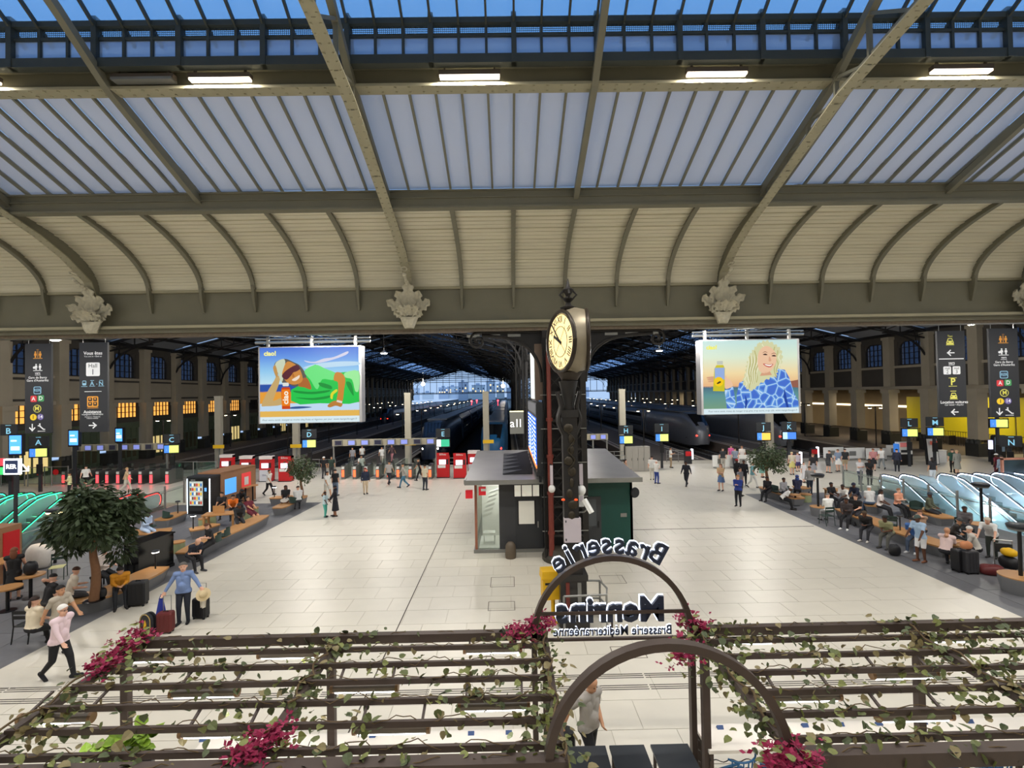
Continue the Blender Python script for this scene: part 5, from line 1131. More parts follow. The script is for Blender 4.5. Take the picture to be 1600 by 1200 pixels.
def PS(label, u, v, face, pose='stand', top=(60,60,64), bot=(40,40,46), hair=(40,30,24), sk='p', sl='s', bk='t', shoe=(40,38,38), h=1.72, lean=None, headp=0, headt=0, lh='down', rh='down', lf=None, rf=None, seat=.45, wide=1., fat=1., vox=.026, hs='short', stride=1, Y=None, z0=0., curl=1., xy=None, group=None, name='person', hat=None, glasses=None):
    if lean is None: lean = {'stand': 1, 'walk': 5, 'sit': 8, 'bend': 50}.get(pose, 5)
    if xy is None: p = fl(u, v, z0 if not pose.startswith('sit') else z0+seat+.1); xy = (p.x, p.y)
    if pose == 'walk' and lh == 'down' and rh == 'down': lh, rh = ('bk', 'fwd') if stride > 0 else ('fwd', 'bk')
    if pose.startswith('sit') and lh == 'down' and rh == 'down': lh = rh = 'lap'
    S = dict(label=label, loc=(xy[0], xy[1], z0), face=face, pose=pose, top=top, bot=bot, hair=hair, sk=sk, sl=sl, bk=bk, shoe=shoe, h=h, lean=lean, headp=headp, headt=headt, lh=lh, rh=rh, lf=lf, rf=rf, seat=seat, wide=wide, fat=fat, vox=vox, hs=hs, stride=stride, curl=curl, group=group, hat=hat, glasses=glasses)
    PEOPLE.append(S); return S
def wpos(S, p):
    return V(S['loc']) + Matrix.Rotation(math.radians(S['face']), 3, 'Z') @ V(p)
def sub(vs, fs, keep, off, nrm):
    idx = np.unique(fs[keep]); mp = -np.ones(len(vs), int); mp[idx] = np.arange(len(idx)); return vs[idx]+nrm[idx]*off, mp[fs[keep]]
def np_mesh(name, vs, fs, m):
    me = bpy.data.meshes.new(name); me.from_pydata(vs.tolist(), [], fs.tolist()); me.materials.append(m); me.polygons.foreach_set('use_smooth', [True]*len(me.polygons)); me.update(); return me
def make_people():
    raw = []
    for S in PEOPLE:
        C = S['C'] = skel(S); b = MB()
        for p, q, r0, r1, _ in C: cap(b, p, q, r0, r1, 12)
        me = b.mesh('raw_body', MATS['white_paint']); o = bpy.data.objects.new('raw_body', me); COL.objects.link(o)
        md = o.modifiers.new('r', 'REMESH'); md.mode = 'VOXEL'; md.voxel_size = S['vox']; raw.append(o)
    dg = bpy.context.evaluated_depsgraph_get()
    for S, o in zip(PEOPLE, raw):
        em = o.evaluated_get(dg).to_mesh(); nv = len(em.vertices); vs = np.empty(nv*3); em.vertices.foreach_get('co', vs); vs = vs.reshape(-1, 3)
        q4 = len(em.polygons)*4; fs = np.empty(q4, int); em.polygons.foreach_get('vertices', fs); fs = fs.reshape(-1, 4)
        ne = len(em.edges); ed = np.empty(ne*2, int); em.edges.foreach_get('vertices', ed); ed = ed.reshape(-1, 2)
        o.evaluated_get(dg).to_mesh_clear()
        for it in range(2):
            acc = np.zeros_like(vs); cnt = np.zeros(nv); np.add.at(acc, ed[:, 0], vs[ed[:, 1]]); np.add.at(acc, ed[:, 1], vs[ed[:, 0]]); np.add.at(cnt, ed[:, 0], 1); np.add.at(cnt, ed[:, 1], 1)
            vs = vs*.5 + .5*acc/np.maximum(cnt, 1)[:, None]
        fn = np.cross(vs[fs[:, 2]]-vs[fs[:, 0]], vs[fs[:, 3]]-vs[fs[:, 1]]); nrm = np.zeros_like(vs)
        for j in range(4): np.add.at(nrm, fs[:, j], fn)
        nrm /= np.maximum(np.linalg.norm(nrm, axis=1), 1e-9)[:, None]
        fc = vs[fs].mean(1); best = np.full(len(fc), 1e9); reg = np.zeros(len(fc), int); tt = np.zeros(len(fc)); names = []
        for i, (p, q, r0, r1, rg) in enumerate(S['C']):
            p_, q_ = np.array(p), np.array(q); d = q_-p_; L2 = max(d @ d, 1e-9); t = np.clip((fc-p_) @ d / L2, 0, 1); ds = np.linalg.norm(fc-p_-t[:, None]*d, axis=1)-(r0+(r1-r0)*t)
            if rg == 'pelvis': ds = ds+.004
            m_ = ds < best; best[m_] = ds[m_]; reg[m_] = i; tt[m_] = t[m_]
            names.append(rg)
        rn = np.array(names)[reg]; k = S['h']
        root = ob('person', np_mesh('person', vs, fs, cm('skin', SKIN[S['sk']])), None, S['loc'], math.radians(S['face'])); tag(root, S['label'], 'person', S['group'])
        pr_ = (fc-np.array(S['pel'])) @ np.array(S['up']); hip = (rn == 'torso') | (rn == 'pelvis') | ((rn == 'th') & (tt < .25))
        cut = (.012 if S['pose'].startswith('sit') else -.012)*k
        top = (rn == 'torso') & (pr_ > cut) | hip & (pr_ > cut); low = (hip & ~top) | (rn == 'pelvis') & ~top
        if S['sl'] == 's': top |= (rn == 'ua') & (tt < .8)
        if S['sl'] == 'l': top |= (rn == 'ua') | ((rn == 'fa') & (tt < .95))
        sh = (rn == 'ft'); off = .010 if S['vox'] > .02 else .007
        if S['bk'] == 't': low |= ((rn == 'th') & ~top) | (rn == 'shn')
        elif S['bk'] == 's': low |= (rn == 'th') & (tt < .9) & ~top
        else: low |= (rn == 'th') & (tt < .5) & ~top
        for nm, kp, c_ in (('shirt', top, S['top']), ('trousers' if S['bk'] == 't' else ('shorts' if S['bk'] == 's' else 'skirt_waist'), low, S['bot'] if S['bk'] != 'd' else S['top']), ('shoes', sh, S['shoe'])):
            if kp.any(): v_, f_ = sub(vs, fs, kp, off, nrm); ob(nm, np_mesh(nm, v_, f_, cm('cloth', c_)), root)
        if S['bk'] in 'kd':
            sk = MB(); P = S['pel']; L = (.27 if S['bk'] == 'k' else .40)*k; n = 16
            if S['pose'].startswith('sit'):
                sk.loft([[(P.x+.10*k*math.cos(a)*(1+.2*t), P.y-.27*k*t+.02, P.z+.055*k*math.sin(a)*(1.15)+.004) for a in [2*PI*j/n for j in range(n)]] for t in (0, .35, .7, 1)])
            else:
                sk.loft([[(P.x+(.088+.05*t+.008*math.sin(5*a)*t)*k*math.cos(a), P.y+(.068+.045*t+.008*math.sin(5*a)*t)*k*math.sin(a), P.z+.07*k-L*t) for a in [2*PI*j/n for j in range(n)]] for t in (0, .15, .4, .7, 1)])
            sk.build('skirt', cm('cloth', S['bot'] if S['bk'] == 'k' else S['top']), root, smooth=1.)
        hd, hu, hf = S['hd'], S['hu'], S['hf']; R_ = Matrix((hu.cross(hf).normalized()*-1, hf*-1, hu)).transposed()
        if S['hs'] != 'bald':
            hb = MB()
            def hs_(u_, v_, e=1.0):
                th = v_*(1.75 if S['hs'] in ('long', 'bun') else 1.5); ph = 2*PI*u_; x, y, z = math.sin(th)*math.cos(ph), math.sin(th)*math.sin(ph), math.cos(th)
                fr = max(0, -y); z = max(z, -.3+.85*fr); return hd+hu*.014*k + (R_ @ V((x*.0585, y*.0605+.003, z*.061)))*k*e*(1+.03*math.sin(9*ph)*math.sin(th))
            hb.surf(lambda a, c: hs_(a, c), 18, 9); hb.surf(lambda a, c: hs_(1-a, c, .93), 18, 9)
            if S['hs'] == 'long': hb.ell(hd-hf*.035*k-hu*.06*k, (.058*k, .036*k, .10*k), 12, 8, R_)
            if S['hs'] == 'bun': hb.ell(hd-hf*.05*k+hu*.05*k, (.03*k, .03*k, .03*k), 10, 8, R_)
            if S['hs'] == 'pony': hb.ell(hd-hf*.07*k-hu*.03*k, (.022*k, .02*k, .06*k), 10, 8, R_)
            if S['hs'] == 'afro': hb.ell(hd+hu*.03*k-hf*.01*k, (.075*k, .072*k, .065*k), 14, 10, R_)
            hb.build('hair', cm('hair', S['hair']), root, smooth=1.3)
        if S['hat']:
            hb = MB(); kind, c_ = S['hat']
            for e in (1., .96): hb.surf(lambda a, c: hd+hu*.022*k + (R_ @ V((math.sin(c*1.5)*math.cos(2*PI*a)*.062, math.sin(c*1.5)*math.sin(2*PI*a)*.065, math.cos(c*1.5)*.062)))*k*e, 16, 6)
            if kind == 'cap': hb.surf(lambda a, c: hd+hu*.028*k + (R_ @ V(((a-.5)*.09, -.055-.05*c*math.sin(PI*a), -.006*c)))*k, 8, 3)
            if kind == 'scarf': hb.ell(hd-hu*.05*k-hf*.015*k, (.064*k, .058*k, .07*k), 12, 8, R_)
            hb.build('cap' if kind == 'cap' else 'headscarf', cm('cloth', c_), root, smooth=1.3)
        if S['vox'] < .02:
            sdv = hu.cross(hf).normalized(); eb = MB()
            for s_ in (-1, 1): eb.ell(hd+hu*.004*k+hf*.05*k+sdv*.019*k*s_, (.0065*k, .005*k, .0045*k), 8, 6, R_)
            eb.build('eyes', cm('eye', (36,28,26)), root); MB().ell(hd-hu*.036*k+hf*.054*k, (.014*k, .004*k, .0035*k), 8, 6, R_).build('mouth', cm('lip', (150,84,76)), root)
            if S['glasses']:
                gb = MB()
                for s_ in (-1, 1): gb.tube([hd+hu*(.004+.010*math.sin(a))*k+hf*.057*k+sdv*(.02*s_+.014*math.cos(a))*k for a in [2*PI*j/12 for j in range(13)]], .002*k, 5, False); gb.tube([hd+hu*.006*k+hf*.055*k+sdv*.034*k*s_, hd+hu*.006*k+sdv*.056*k*s_], .002*k, 5)
                gb.build('spectacles', m_blk, root)
        bpy.data.objects.remove(o)
# ---- foreground and left-hand zone
BLK = (26,26,30); NAVY = (36,44,66); WHT = (222,220,214); GRY = (150,150,152)
p_pink = PS('white-haired man in pink shirt and black trousers striding past the pergola', 92, 1062, 84, 'walk', (226,202,208), BLK, (226,222,216), 'p', 'l', vox=.0125, h=1.78, fat=1.18, shoe=BLK, lean=9, lh='bk', rh='fwd', glasses=1)
p_tie = PS('dark-haired man in grey shirt and tie walking behind the pink shirt', 92, 1018, 80, 'walk', (176,166,150), (44,42,46), (24,20,20), 't', 's', vox=.0125, h=1.74, shoe=BLK, stride=-1, lh='fwd', rh='bk')
p_blue = PS('grey-haired man in blue shirt standing between two suitcases', 287, 974, 14, 'stand', (116,138,182), (38,42,54), (92,88,84), 'p', 'l', vox=.0125, h=1.76, fat=1.12, shoe=BLK, lh=(.52, -.16, .98), rh=(-.50, -.10, .88), headt=12)
p_arch = PS('bald man in grey polo shirt wheeling a case under the arch', 0, 0, 38, 'walk', (168,162,154), BLK, (120,100,90), 't', 's', xy=(at(919, 1100, 8.45).x, 8.45), vox=.0125, h=1.80, fat=1.08, hs='bald', shoe=BLK, headp=18, lh=(.12, -.18, 1.02), rh=(-.34, .22, 1.0), lean=4, stride=-1)
PS('bald man in navy T-shirt hunched over his phone on the bench end', 298, 868, 62, 'sit', (36,42,58), (34,34,38), sk='p', hs='bald', lean=42, headp=18, lh='knee', rh='knee', vox=.02, shoe=(70,70,74), h=1.78)
PS('woman in black top seated in a green bench chair', 331, 848, -40, 'sit', BLK, BLK, (86,54,36), 'p', hs='pony', lean=14, seat=.5, lh='phone', rh='phone', headp=15)
PS('person in mustard top bent over a phone on the tree bench', 187, 917, 40, 'sit', (214,146,40), (30,32,38), (22,18,18), 't', 'l', lean=34, headp=14, lh='phone', rh='phone', vox=.02)
PS('young man in black T-shirt on the tree bench with his back turned', 73, 944, 155, 'sit', (28,26,28), (60,56,52), (24,20,20), 'p', lean=14, headt=55, lh='face', rh='lap', vox=.02)
PS('young man in cream T-shirt on the tree bench beside the trunk', 106, 931, 140, 'sit', (218,204,184), (66,66,70), (70,44,32), 'p', lean=18, headt=35, lh='phone', rh='lap', vox=.02)
PS('woman in cream and white top seated on a metal chair', 50, 985, 170, 'sit', (226,212,186), (34,34,38), (46,32,28), 'p', hs='pony', lean=6, vox=.02)
PS('woman with long brown hair and black dress by the oak counter', 22, 938, -150, 'stand', (26,26,28), BLK, (110,66,44), 'p', 'n', bk='d', hs='long', h=1.72, lh='fwd', rh='fwd', vox=.02)
PS('pianist in a patterned white shirt at the black piano', 160, 893, 78, 'sit', (206,196,190), BLK, (60,44,36), 'p', 'l', lh='table', rh='table', seat=.5, vox=.02)
PS('woman in pale blue outfit sitting with a tablet by the escalators', 226, 827, 75, 'sit', (176,196,222), (176,196,222), (24,20,20), 'd', 'l', lh='phone', rh='phone', headp=16, hs='bun', lean=16)
PS('man in black leather jacket seated at the oak work table', 373, 812, 40, 'sit', (30,30,32), (36,36,40), (26,22,22), 'd', 'l', lean=16, lh='table', rh='table', hat=('cap', (30,30,32)))
PS('person in maroon shirt and shorts lounging on round stools', 392, 801, 62, 'sit', (104,28,44), (92,26,40), (24,20,20), 't', 's', bk='s', lean=-22, lf=(.10, -.62, .10), rf=(-.06, -.6, .10), lh='lap', rh='lap', seat=.46)
PS('person in black hooded top slumped at the far work table', 371, 784, 60, 'sit', (24,24,26), (40,40,44), (20,18,18), 'd', 'l', lean=40, seat=.7, lh='table', rh='table', hat=('scarf', (24,24,26)))
PS('dark-haired person in black behind the oak screen', 348, 793, 0, 'sit', BLK, BLK, (20,18,18), 't', lh='table', rh='table')
PS('person in orange top beside the vending cabinet', 364, 794, 30, 'sit', (226,112,30), BLK, (24,20,20), 't', lh='table', rh='table', lean=30)
PS('person in white top and black trousers hurrying before the ticket machines', 420, 774, 78, 'walk', WHT, BLK, (30,24,24), 't')
PS('long-haired woman in black with white skirt sitting behind the far bench', 447, 781, 10, 'sit', BLK, WHT, (26,22,22), 'd', hs='long', bk='k', lh='lap', rh='lap')
PS('man in white shirt with grey sleeves on the far bench', 466, 783, -150, 'sit', (206,206,204), (60,62,66), (60,46,38), 'p', 'l')
PS('woman in pale yellow top at the green-lit escalator', 109, 778, -60, 'stand', (214,210,160), BLK, (30,24,22), 't', hs='bun', lh='phone', rh='phone')
PS('man in white T-shirt walking along the red-lit gates', 134, 764, -160, 'walk', WHT, BLK, (40,32,28), 'p', bk='s')
PS('blonde person walking before the red-lit gates', 197, 768, 120, 'walk', (206,176,140), (196,190,176), (190,150,100), 'p')
PS('child in turquoise trousers facing a woman in black', 508, 808, 80, 'stand', (190,214,220), (84,176,158), (20,18,18), 'd', h=1.36, lh='fwd', rh='fwd')
PS('woman in long black dress facing the child', 524, 807, -70, 'stand', (22,24,34), BLK, (22,20,28), 'm', 'l', bk='d', hat=('scarf', (24,26,38)), lh='fwd', rh='fwd', h=1.66)
PS('man in white shirt and shorts with grey rucksack', 511, 778, 60, 'walk', WHT, (206,200,188), (40,32,28), 't', bk='s')
PS('man in black T-shirt and jeans beside the rucksack walker', 524, 775, 165, 'stand', (28,28,32), (96,112,136), (50,36,30), 'p')
PS('woman in navy jacket, red headscarf and khaki trousers', 571, 772, 30, 'stand', NAVY, (196,176,148), (60,40,34), 't', 'l', hat=('scarf', (120,36,44)))
PS('woman in grey top with a straw bag before the centre gates', 608, 757, 170, 'walk', (170,164,158), (40,42,52), (44,34,30), 't', fat=1.1)
PS('man in grey shirt and jeans striding along the centre gates', 631, 762, -75, 'walk', (176,168,158), (70,116,142), (60,50,44), 't', 'l')
PS('runner in black beside the centre gates', 657, 751, -80, 'walk', (26,26,30), (26,26,30), (24,20,20), 't', lean=14)
PS('man in cream shirt and dark jeans near the kiosk roof', 664, 766, 150, 'stand', (206,196,170), (48,52,62), (40,32,28), 't')
PS('man in dark green top queueing at the centre gates', 518, 747, 30, 'stand', (44,60,52), (56,58,60), (30,26,24), 't')
PS('person in black with white cap queueing at the centre gates', 506, 748, 160, 'stand', BLK, (60,60,64), (30,26,24), 't', hat=('cap', WHT))
PS('man in white shirt and dark trousers coming through the gates', 565, 744, 10, 'walk', (226,222,214), (40,42,48), (30,24,22), 't')
PS('man in white shirt on the platform behind gate D', 566, 724, 20, 'walk', WHT, (44,46,52), (30,24,22), 't')
PS('man in white T-shirt on the platform beyond the monitors', 597, 726, 5, 'walk', (232,230,226), (176,170,160), (30,24,22), 't')
PS('person in pink trousers on the platform beside the gate monitors', 613, 722, -20, 'walk', (90,70,74), (206,140,146), (30,24,22), 't')
PS('person in grey standing alone behind gate D', 551, 728, 5, 'stand', (150,150,156), (70,70,76), (30,24,22), 't')
# ---- right-hand zone
PS('man in white shirt with red bag right of the kiosk', 1019, 750, 160, 'stand', WHT, (206,200,186), (50,38,30), 'p')
PS('white-haired woman in blue trousers right of the kiosk', 1026, 756, 120, 'stand', (230,226,220), (50,72,146), (226,222,216), 'p', lh='phone', rh='phone', h=1.64)
PS('person crouched against the kiosk railing', 976, 735, 60, 'sit', (176,140,120), (40,40,46), (40,28,24), 'p', hs='long', seat=.3)
PS('man in white shirt and khaki trousers leaning on the display post', 1048, 731, 60, 'stand', WHT, (160,136,106), (40,32,28), 't', lh='phone', rh='phone')
PS('man in dark tracksuit walking towards the kiosk', 1073, 760, -40, 'walk', (30,32,42), (30,32,42), (24,20,20), 'd', 'l')
PS('woman in tan top and blue skirt looking at her phone', 1127, 767, -50, 'stand', (206,170,130), (90,116,160), (120,80,56), 'p', bk='k', hs='long', lh='phone', rh='phone')
PS('woman in royal blue jacket and black trousers at the crowd edge', 1154, 791, -40, 'stand', (40,60,140), (26,26,32), (176,120,70), 'p', 'l', fat=1.12, lh='phone', rh='phone', hs='bun')
PS('woman in grey top behind the royal blue jacket', 1157, 775, 30, 'stand', (140,140,146), (50,50,56), (60,40,32), 'p', hs='long')
PS('man in black with red cap amid the crowd', 1152, 757, 20, 'stand', (26,26,30), (36,36,40), (24,20,20), 'd', 'l', hat=('cap', (160,30,36)))
PS('man in black zipped jacket beside the red cap', 1163, 759, -30, 'stand', (24,24,28), (30,30,34), (24,20,20), 'd', 'l')
PS('woman in turquoise top and white trousers', 1176, 762, 40, 'walk', (110,160,166), (214,212,206), (150,120,90), 'p')
PS('woman in mint green dress behind the far tree', 1191, 746, 20, 'stand', (126,176,160), (126,176,160), (120,84,60), 'p', bk='d')
PS('person in black with rucksack left of the far tree', 1130, 733, 160, 'stand', (40,40,46), (176,170,160), (40,30,26), 'p')
PS('person in pink rucksack at the platform head', 1143, 727, 175, 'stand', (206,96,150), (60,60,66), (60,44,36), 'p')
PS('man in grey-blue shirt at the platform head', 1149, 733, 165, 'stand', (120,130,146), (60,60,66), (60,44,36), 'p')
PS('woman in white shirt with red bag at the platform head', 1160, 729, 170, 'stand', (214,206,200), (176,50,56), (120,84,60), 'p', bk='s')
PS('woman in cream top and yellow skirt behind the bench tree', 1238, 742, 170, 'stand', (206,196,176), (206,196,120), (200,180,140), 'p', bk='k')
PS('child in violet shorts beside the yellow skirt', 1247, 737, 170, 'stand', (190,180,190), (80,70,120), (90,70,50), 'p', bk='s', h=1.5)
PS('child in white dress beside the grey sweater man', 1256, 754, 10, 'stand', (230,226,226), WHT, (90,64,46), 'p', bk='d', h=1.4)
PS('woman in black top, white bag strap and short skirt', 1271, 746, 165, 'stand', (40,38,42), (150,150,156), (120,80,56), 'p', bk='k')
PS('man in grey sweater and dark jeans standing with his back turned', 1266, 773, 172, 'stand', (150,148,144), (44,52,66), (90,70,56), 'p', 'l')
PS('person in black with bag leaning by the barrier', 1294, 739, 100, 'stand', (50,52,56), (70,72,76), (60,44,36), 'p', bk='s', lean=14)
PS('woman in denim top and white skirt by the barrier', 1310, 737, 175, 'stand', (130,146,170), (226,224,220), (110,80,60), 'p', bk='k')
PS('man in black top and khaki shorts by the barrier', 1321, 736, 160, 'stand', (40,40,44), (176,156,126), (40,32,28), 'p', bk='s')
PS('woman in long black skirt with pink scarf', 1365, 736, 150, 'stand', (176,120,120), (24,24,28), (120,70,46), 'p', bk='k')
PS('man in white T-shirt carrying a cardboard bag', 1378, 733, 165, 'walk', (230,228,224), (130,136,140), (24,20,20), 't')
PS('man in navy with a tan paper bag at the white machine', 1402, 737, 140, 'stand', (36,40,60), (34,36,46), (40,32,28), 'p', 'l')
PS('long-haired woman in black top and pale trousers behind the escalators', 1458, 755, 170, 'stand', (34,32,34), (206,210,212), (34,26,24), 't', hs='long')
PS('man in green rucksack and black trousers with a red bag', 1489, 738, 160, 'stand', (44,84,70), (24,24,28), (40,32,28), 'p', hat=('cap', (60,58,56)))
PS('woman in long grey coat beside the green rucksack', 1496, 740, 175, 'stand', (150,150,140), (150,150,140), (190,160,120), 'p', 'l', bk='d')
PS('woman in maroon top with white hat by the dark panel', 1558, 748, -160, 'stand', (110,36,52), (90,36,50), (30,24,24), 'd', hat=('cap', WHT))
PS('person in grey-blue jacket by the dark panel', 1566, 752, 175, 'stand', (130,146,160), (120,136,150), (60,50,44), 'p', 'l')
SITR = 'travellers seated on the taxi side benches'
PS('person in black seated under the bench tree', 1201, 767, -60, 'sit', BLK, BLK, (24,20,20), 'd', 'l', lean=12)
PS('youth in grey striped hoodie on the tree bench', 1222, 769, 20, 'sit', (150,150,154), (30,30,34), (30,24,24), 'd', 'l', lean=12)
PS('woman in blue headscarf with red rucksack on the tree bench', 1246, 766, 150, 'sit', (44,44,70), (40,40,46), sk='d', sl='l', hat=('scarf', (56,76,140)))
PS('person in white top and black trousers doubled over on the tree bench', 1221, 779, 60, 'sit', (224,222,218), BLK, (200,196,190), 'd', lean=46, lh='knee', rh='knee')
PS('man in black T-shirt seated at the far side of the oak table', 1297, 778, 15, 'sit', (24,24,28), (36,36,40), (20,18,18), 'd', lh='table', rh='table')
PS('person in white T-shirt seated at the oak table', 1321, 780, -60, 'sit', (226,222,216), (40,40,46), (40,30,26), 'd', lean=24, lh='table', rh='table')
PS('man in navy top and cap leaning over the oak table', 1340, 777, -70, 'sit', (30,36,54), (36,36,40), (24,20,20), 'd', 'l', lean=26, hat=('cap', (32,36,58)), lh='table', rh='table')
PS('man in pale grey T-shirt and white cap at the oak table end', 1360, 786, 165, 'sit', (196,196,194), (80,96,120), (60,50,44), 'p', lean=10, hat=('cap', (206,206,202)), fat=1.15)
PS('woman in white top behind the oak table', 1344, 757, 5, 'stand', (206,204,206), (60,66,90), (150,110,76), 'p', lh='phone', rh='phone')
PS('man in black printed T-shirt behind the oak table', 1359, 758, -20, 'stand', (26,26,28), (30,30,34), (24,20,20), 'd', lh='table', rh='table', hat=('cap', (26,26,28)))
PS('man in white shirt seated on a green garden chair', 1295, 799, 175, 'sit', (226,226,222), (150,150,150), (110,104,98), 'p', 'l', lean=4, headp=10)
PS('man in black plaid shirt and white trainers on the long bench', 1324, 806, -50, 'sit', (58,50,50), (26,26,30), (30,24,24), 'd', 'l', lean=10, shoe=(230,230,228), lh='phone', rh='lap')
PS('man in black T-shirt seated beside the plaid shirt', 1340, 800, -60, 'sit', (26,26,28), (40,40,46), (60,36,28), 'p', lean=14, lh='lap', rh='lap')
PS('person in black jacket bent forward on the long bench', 1357, 823, -55, 'sit', (34,32,34), (44,44,50), (70,56,40), 'd', 'l', lean=38, lh='knee', rh='knee', shoe=(206,200,192))
PS('woman in white top on the inner bench', 1374, 791, 40, 'sit', (226,216,210), (30,30,34), (30,22,22), 'd', hs='long', lh='lap', rh='lap')
PS('man in olive T-shirt leaning forward on the long bench', 1390, 833, -62, 'sit', (140,140,104), (90,90,84), (20,18,18), 'd', lean=34, lh='knee', rh='knee', shoe=(60,58,54))
PS('woman in coral top by the escalator rail', 1402, 789, 15, 'sit', (216,150,120), (24,24,28), (130,90,64), 'p', lh='phone', rh='phone')
PS('man in blue T-shirt and jeans with hand on face', 1430, 839, -55, 'sit', (66,106,170), (60,72,92), (24,20,20), 't', lean=26, lh='face', rh='lap', shoe=(200,200,200), vox=.022)
PS('person with raised arms behind the blue T-shirt', 1440, 830, 160, 'sit', (170,140,116), (60,60,64), (90,60,44), 'p', lh='face', rh='face', lean=10)
PS('man in pale blue shirt and white shorts perched on the long bench', 1440, 878, -75, 'stand', (160,186,214), (222,222,224), (40,36,30), 'd', bk='s', hat=('cap', (70,84,80)), lean=12, h=1.74, vox=.022, shoe=(130,84,60), lh='fwd', rh='fwd')
PS('person in olive jacket and dark cap by the inner bench', 1450, 797, 30, 'sit', (84,88,70), (40,40,44), (20,20,22), 'd', 'l', hat=('cap', (40,50,60)))
PS('bald man in pale pink shirt eating at the low table', 1478, 862, 120, 'sit', (226,200,196), (40,40,46), sk='t', hs='bald', lean=14, lh='face', rh='table', fat=1.15, vox=.022)
PS('grey-haired man in pale grey shirt facing the pink shirt', 1528, 859, -125, 'sit', (196,192,184), (36,36,42), (206,202,196), 'p', lean=20, lh='table', rh='face', fat=1.12, vox=.022)
PS('person in dark cap crouched behind the low table', 1484, 838, 30, 'sit', (50,46,44), (40,40,44), (30,30,30), 't', 'l', hat=('cap', (60,62,62)), lean=30)
PS('person in patterned shirt with laptop by the escalator', 1507, 822, -30, 'sit', (90,86,88), (24,24,28), (22,20,20), 'd', 's', lh='table', rh='table')
PS('person in white top bent over the luggage trolley', 1551, 872, -60, 'stand', (226,226,224), (50,56,50), (200,190,170), 'p', lean=40, lh='fwd', rh='fwd')
# ------------------------------------------------------------------ stair wells and escalators
m_pitw = mat('stairwell_panel', (96,112,112), .5, var=.06); m_pitf = mat('lower_floor', (120,130,128), .5, var=.1)
for nm, (x0, x1, y0, y1), lab in (('piano', HL, 'piano side'), ('taxi', HRt, 'taxi side')):
    b = MB().box(x0-.2, x0, y0-6, y1, -6, 0).box(x1, x1+.2, y0-6, y1, -6, -.31).box(x0, x1, y1, y1+.2, -6, -.31).box(x0, x1, y0-6.2, y0-6, -6, 0)
    w_ = struct(b.build('wall_stairwell_' + nm, m_pitw), 'grey panelled escalator well, ' + lab, 'wall'); MB().box(x0, x1, y0-6, y1, -6.1, -6).build('lower_floor', m_pitf, w_)
m_step = mat('escalator_step', (92,104,104), .4, .4, var=.15); m_rub = mat('handrail_rubber', (28,30,36), .45)
def escalator(label, x, yt, neon, w=1.1, k=3., ridge=True):
    t = T('escalator', label, 'escalator', (x, yt, 0), group='escalators to the lower level'); A = math.radians(30); L = 11.0
    def path(off):   # side profile (y,z), downwards toward -Y
        P = [(-math.cos(a)*off*-.0+.55+off*math.sin(a), off*-math.cos(a)*1.0+.5) for a in []]
        top = [(.55+off*math.sin(PI-a), .5+off*math.cos(PI-a)) for a in [PI*j/8 for j in range(9)]]
        return top + [(-.2, .5+off), (-.9, .5+off-.12), (-1.5, .5+off-.42), (-1.5-L*math.cos(A), .5+off-.42-L*math.sin(A))]
    for s_ in (-1, 1):
        xx = s_*w/2; hp = [(xx, y, z) for y, z in path(.46)]; MB().tube(hp, .04, 8).build('handrail', m_rub, t, smooth=SM)
        np_ = [(xx-.0, y, z) for y, z in path(.40)]; MB().tube(np_[2:] if ridge else np_, .022, 6).build('neon_strip', neon, t)
        pr_ = path(.38); poly = [(y, z) for y, z in pr_] + [(pr_[-1][0], pr_[-1][1]-.85), (-1.5, -.38), (-.6, .02), (.5, .02)]
        MB().prism(poly, xx-.006, xx+.006, 'yz').build('glass_side', m_esc, t)
        MB().prism([(.9, .0), (.9, .12), (-.6, .12), (-1.4, -.28), (-1.5-L*math.cos(A), -.34-L*math.sin(A)), (-1.5-L*math.cos(A), -.8-L*math.sin(A)), (-1.4, -.75), (-.6, -.3)], xx+s_*.03, xx+s_*.2, 'yz').build('skirt_panel', m_steel, t)
    sm_ = MB().box(-w/2+.05, w/2-.05, -.4, 0, -.22, 0).mesh('step', m_step)
    for j in range(20): ob('step', sm_, t, (0, -1.2-j*.4, -.12-.231*j))
    MB().box(-w/2+.03, w/2-.03, -1.2, .9, -.08, .015).build('landing_plate', m_steel, t)
    return t
m_esc = glassmat('escalator_glass', (228,240,244), .72, translucent=.6)
n_w = glow('neon_white', (206,222,255), 7); n_g = glow('neon_green', (40,255,150), 5); n_r = glow('neon_red', (255,44,40), 4)
YTR = fl(1385, 768).y; YTL = fl(119, 796).y
for x, lab in ((24.3, 'white-lit escalator nearest the benches on the taxi side'), (28.0, 'white-lit escalator beyond the glazed stair on the taxi side'), (30.2, 'third white-lit escalator on the taxi side'), (32.4, 'white-lit escalator next to the dark panel')): escalator(lab, x, YTR, n_w, 1.25, ridge=False)
for x, lab in ((-26.7, 'green-lit escalator closest to the big tree'), (-28.5, 'green-lit escalator in the middle of the piano side'), (-30.3, 'green-lit escalator closest to the wall')): escalator(lab, x, YTL, n_g, 1.3)
escalator('red-lit escalator behind the vending cabinet', -21.6, YTL-.8, n_r, 1.3)
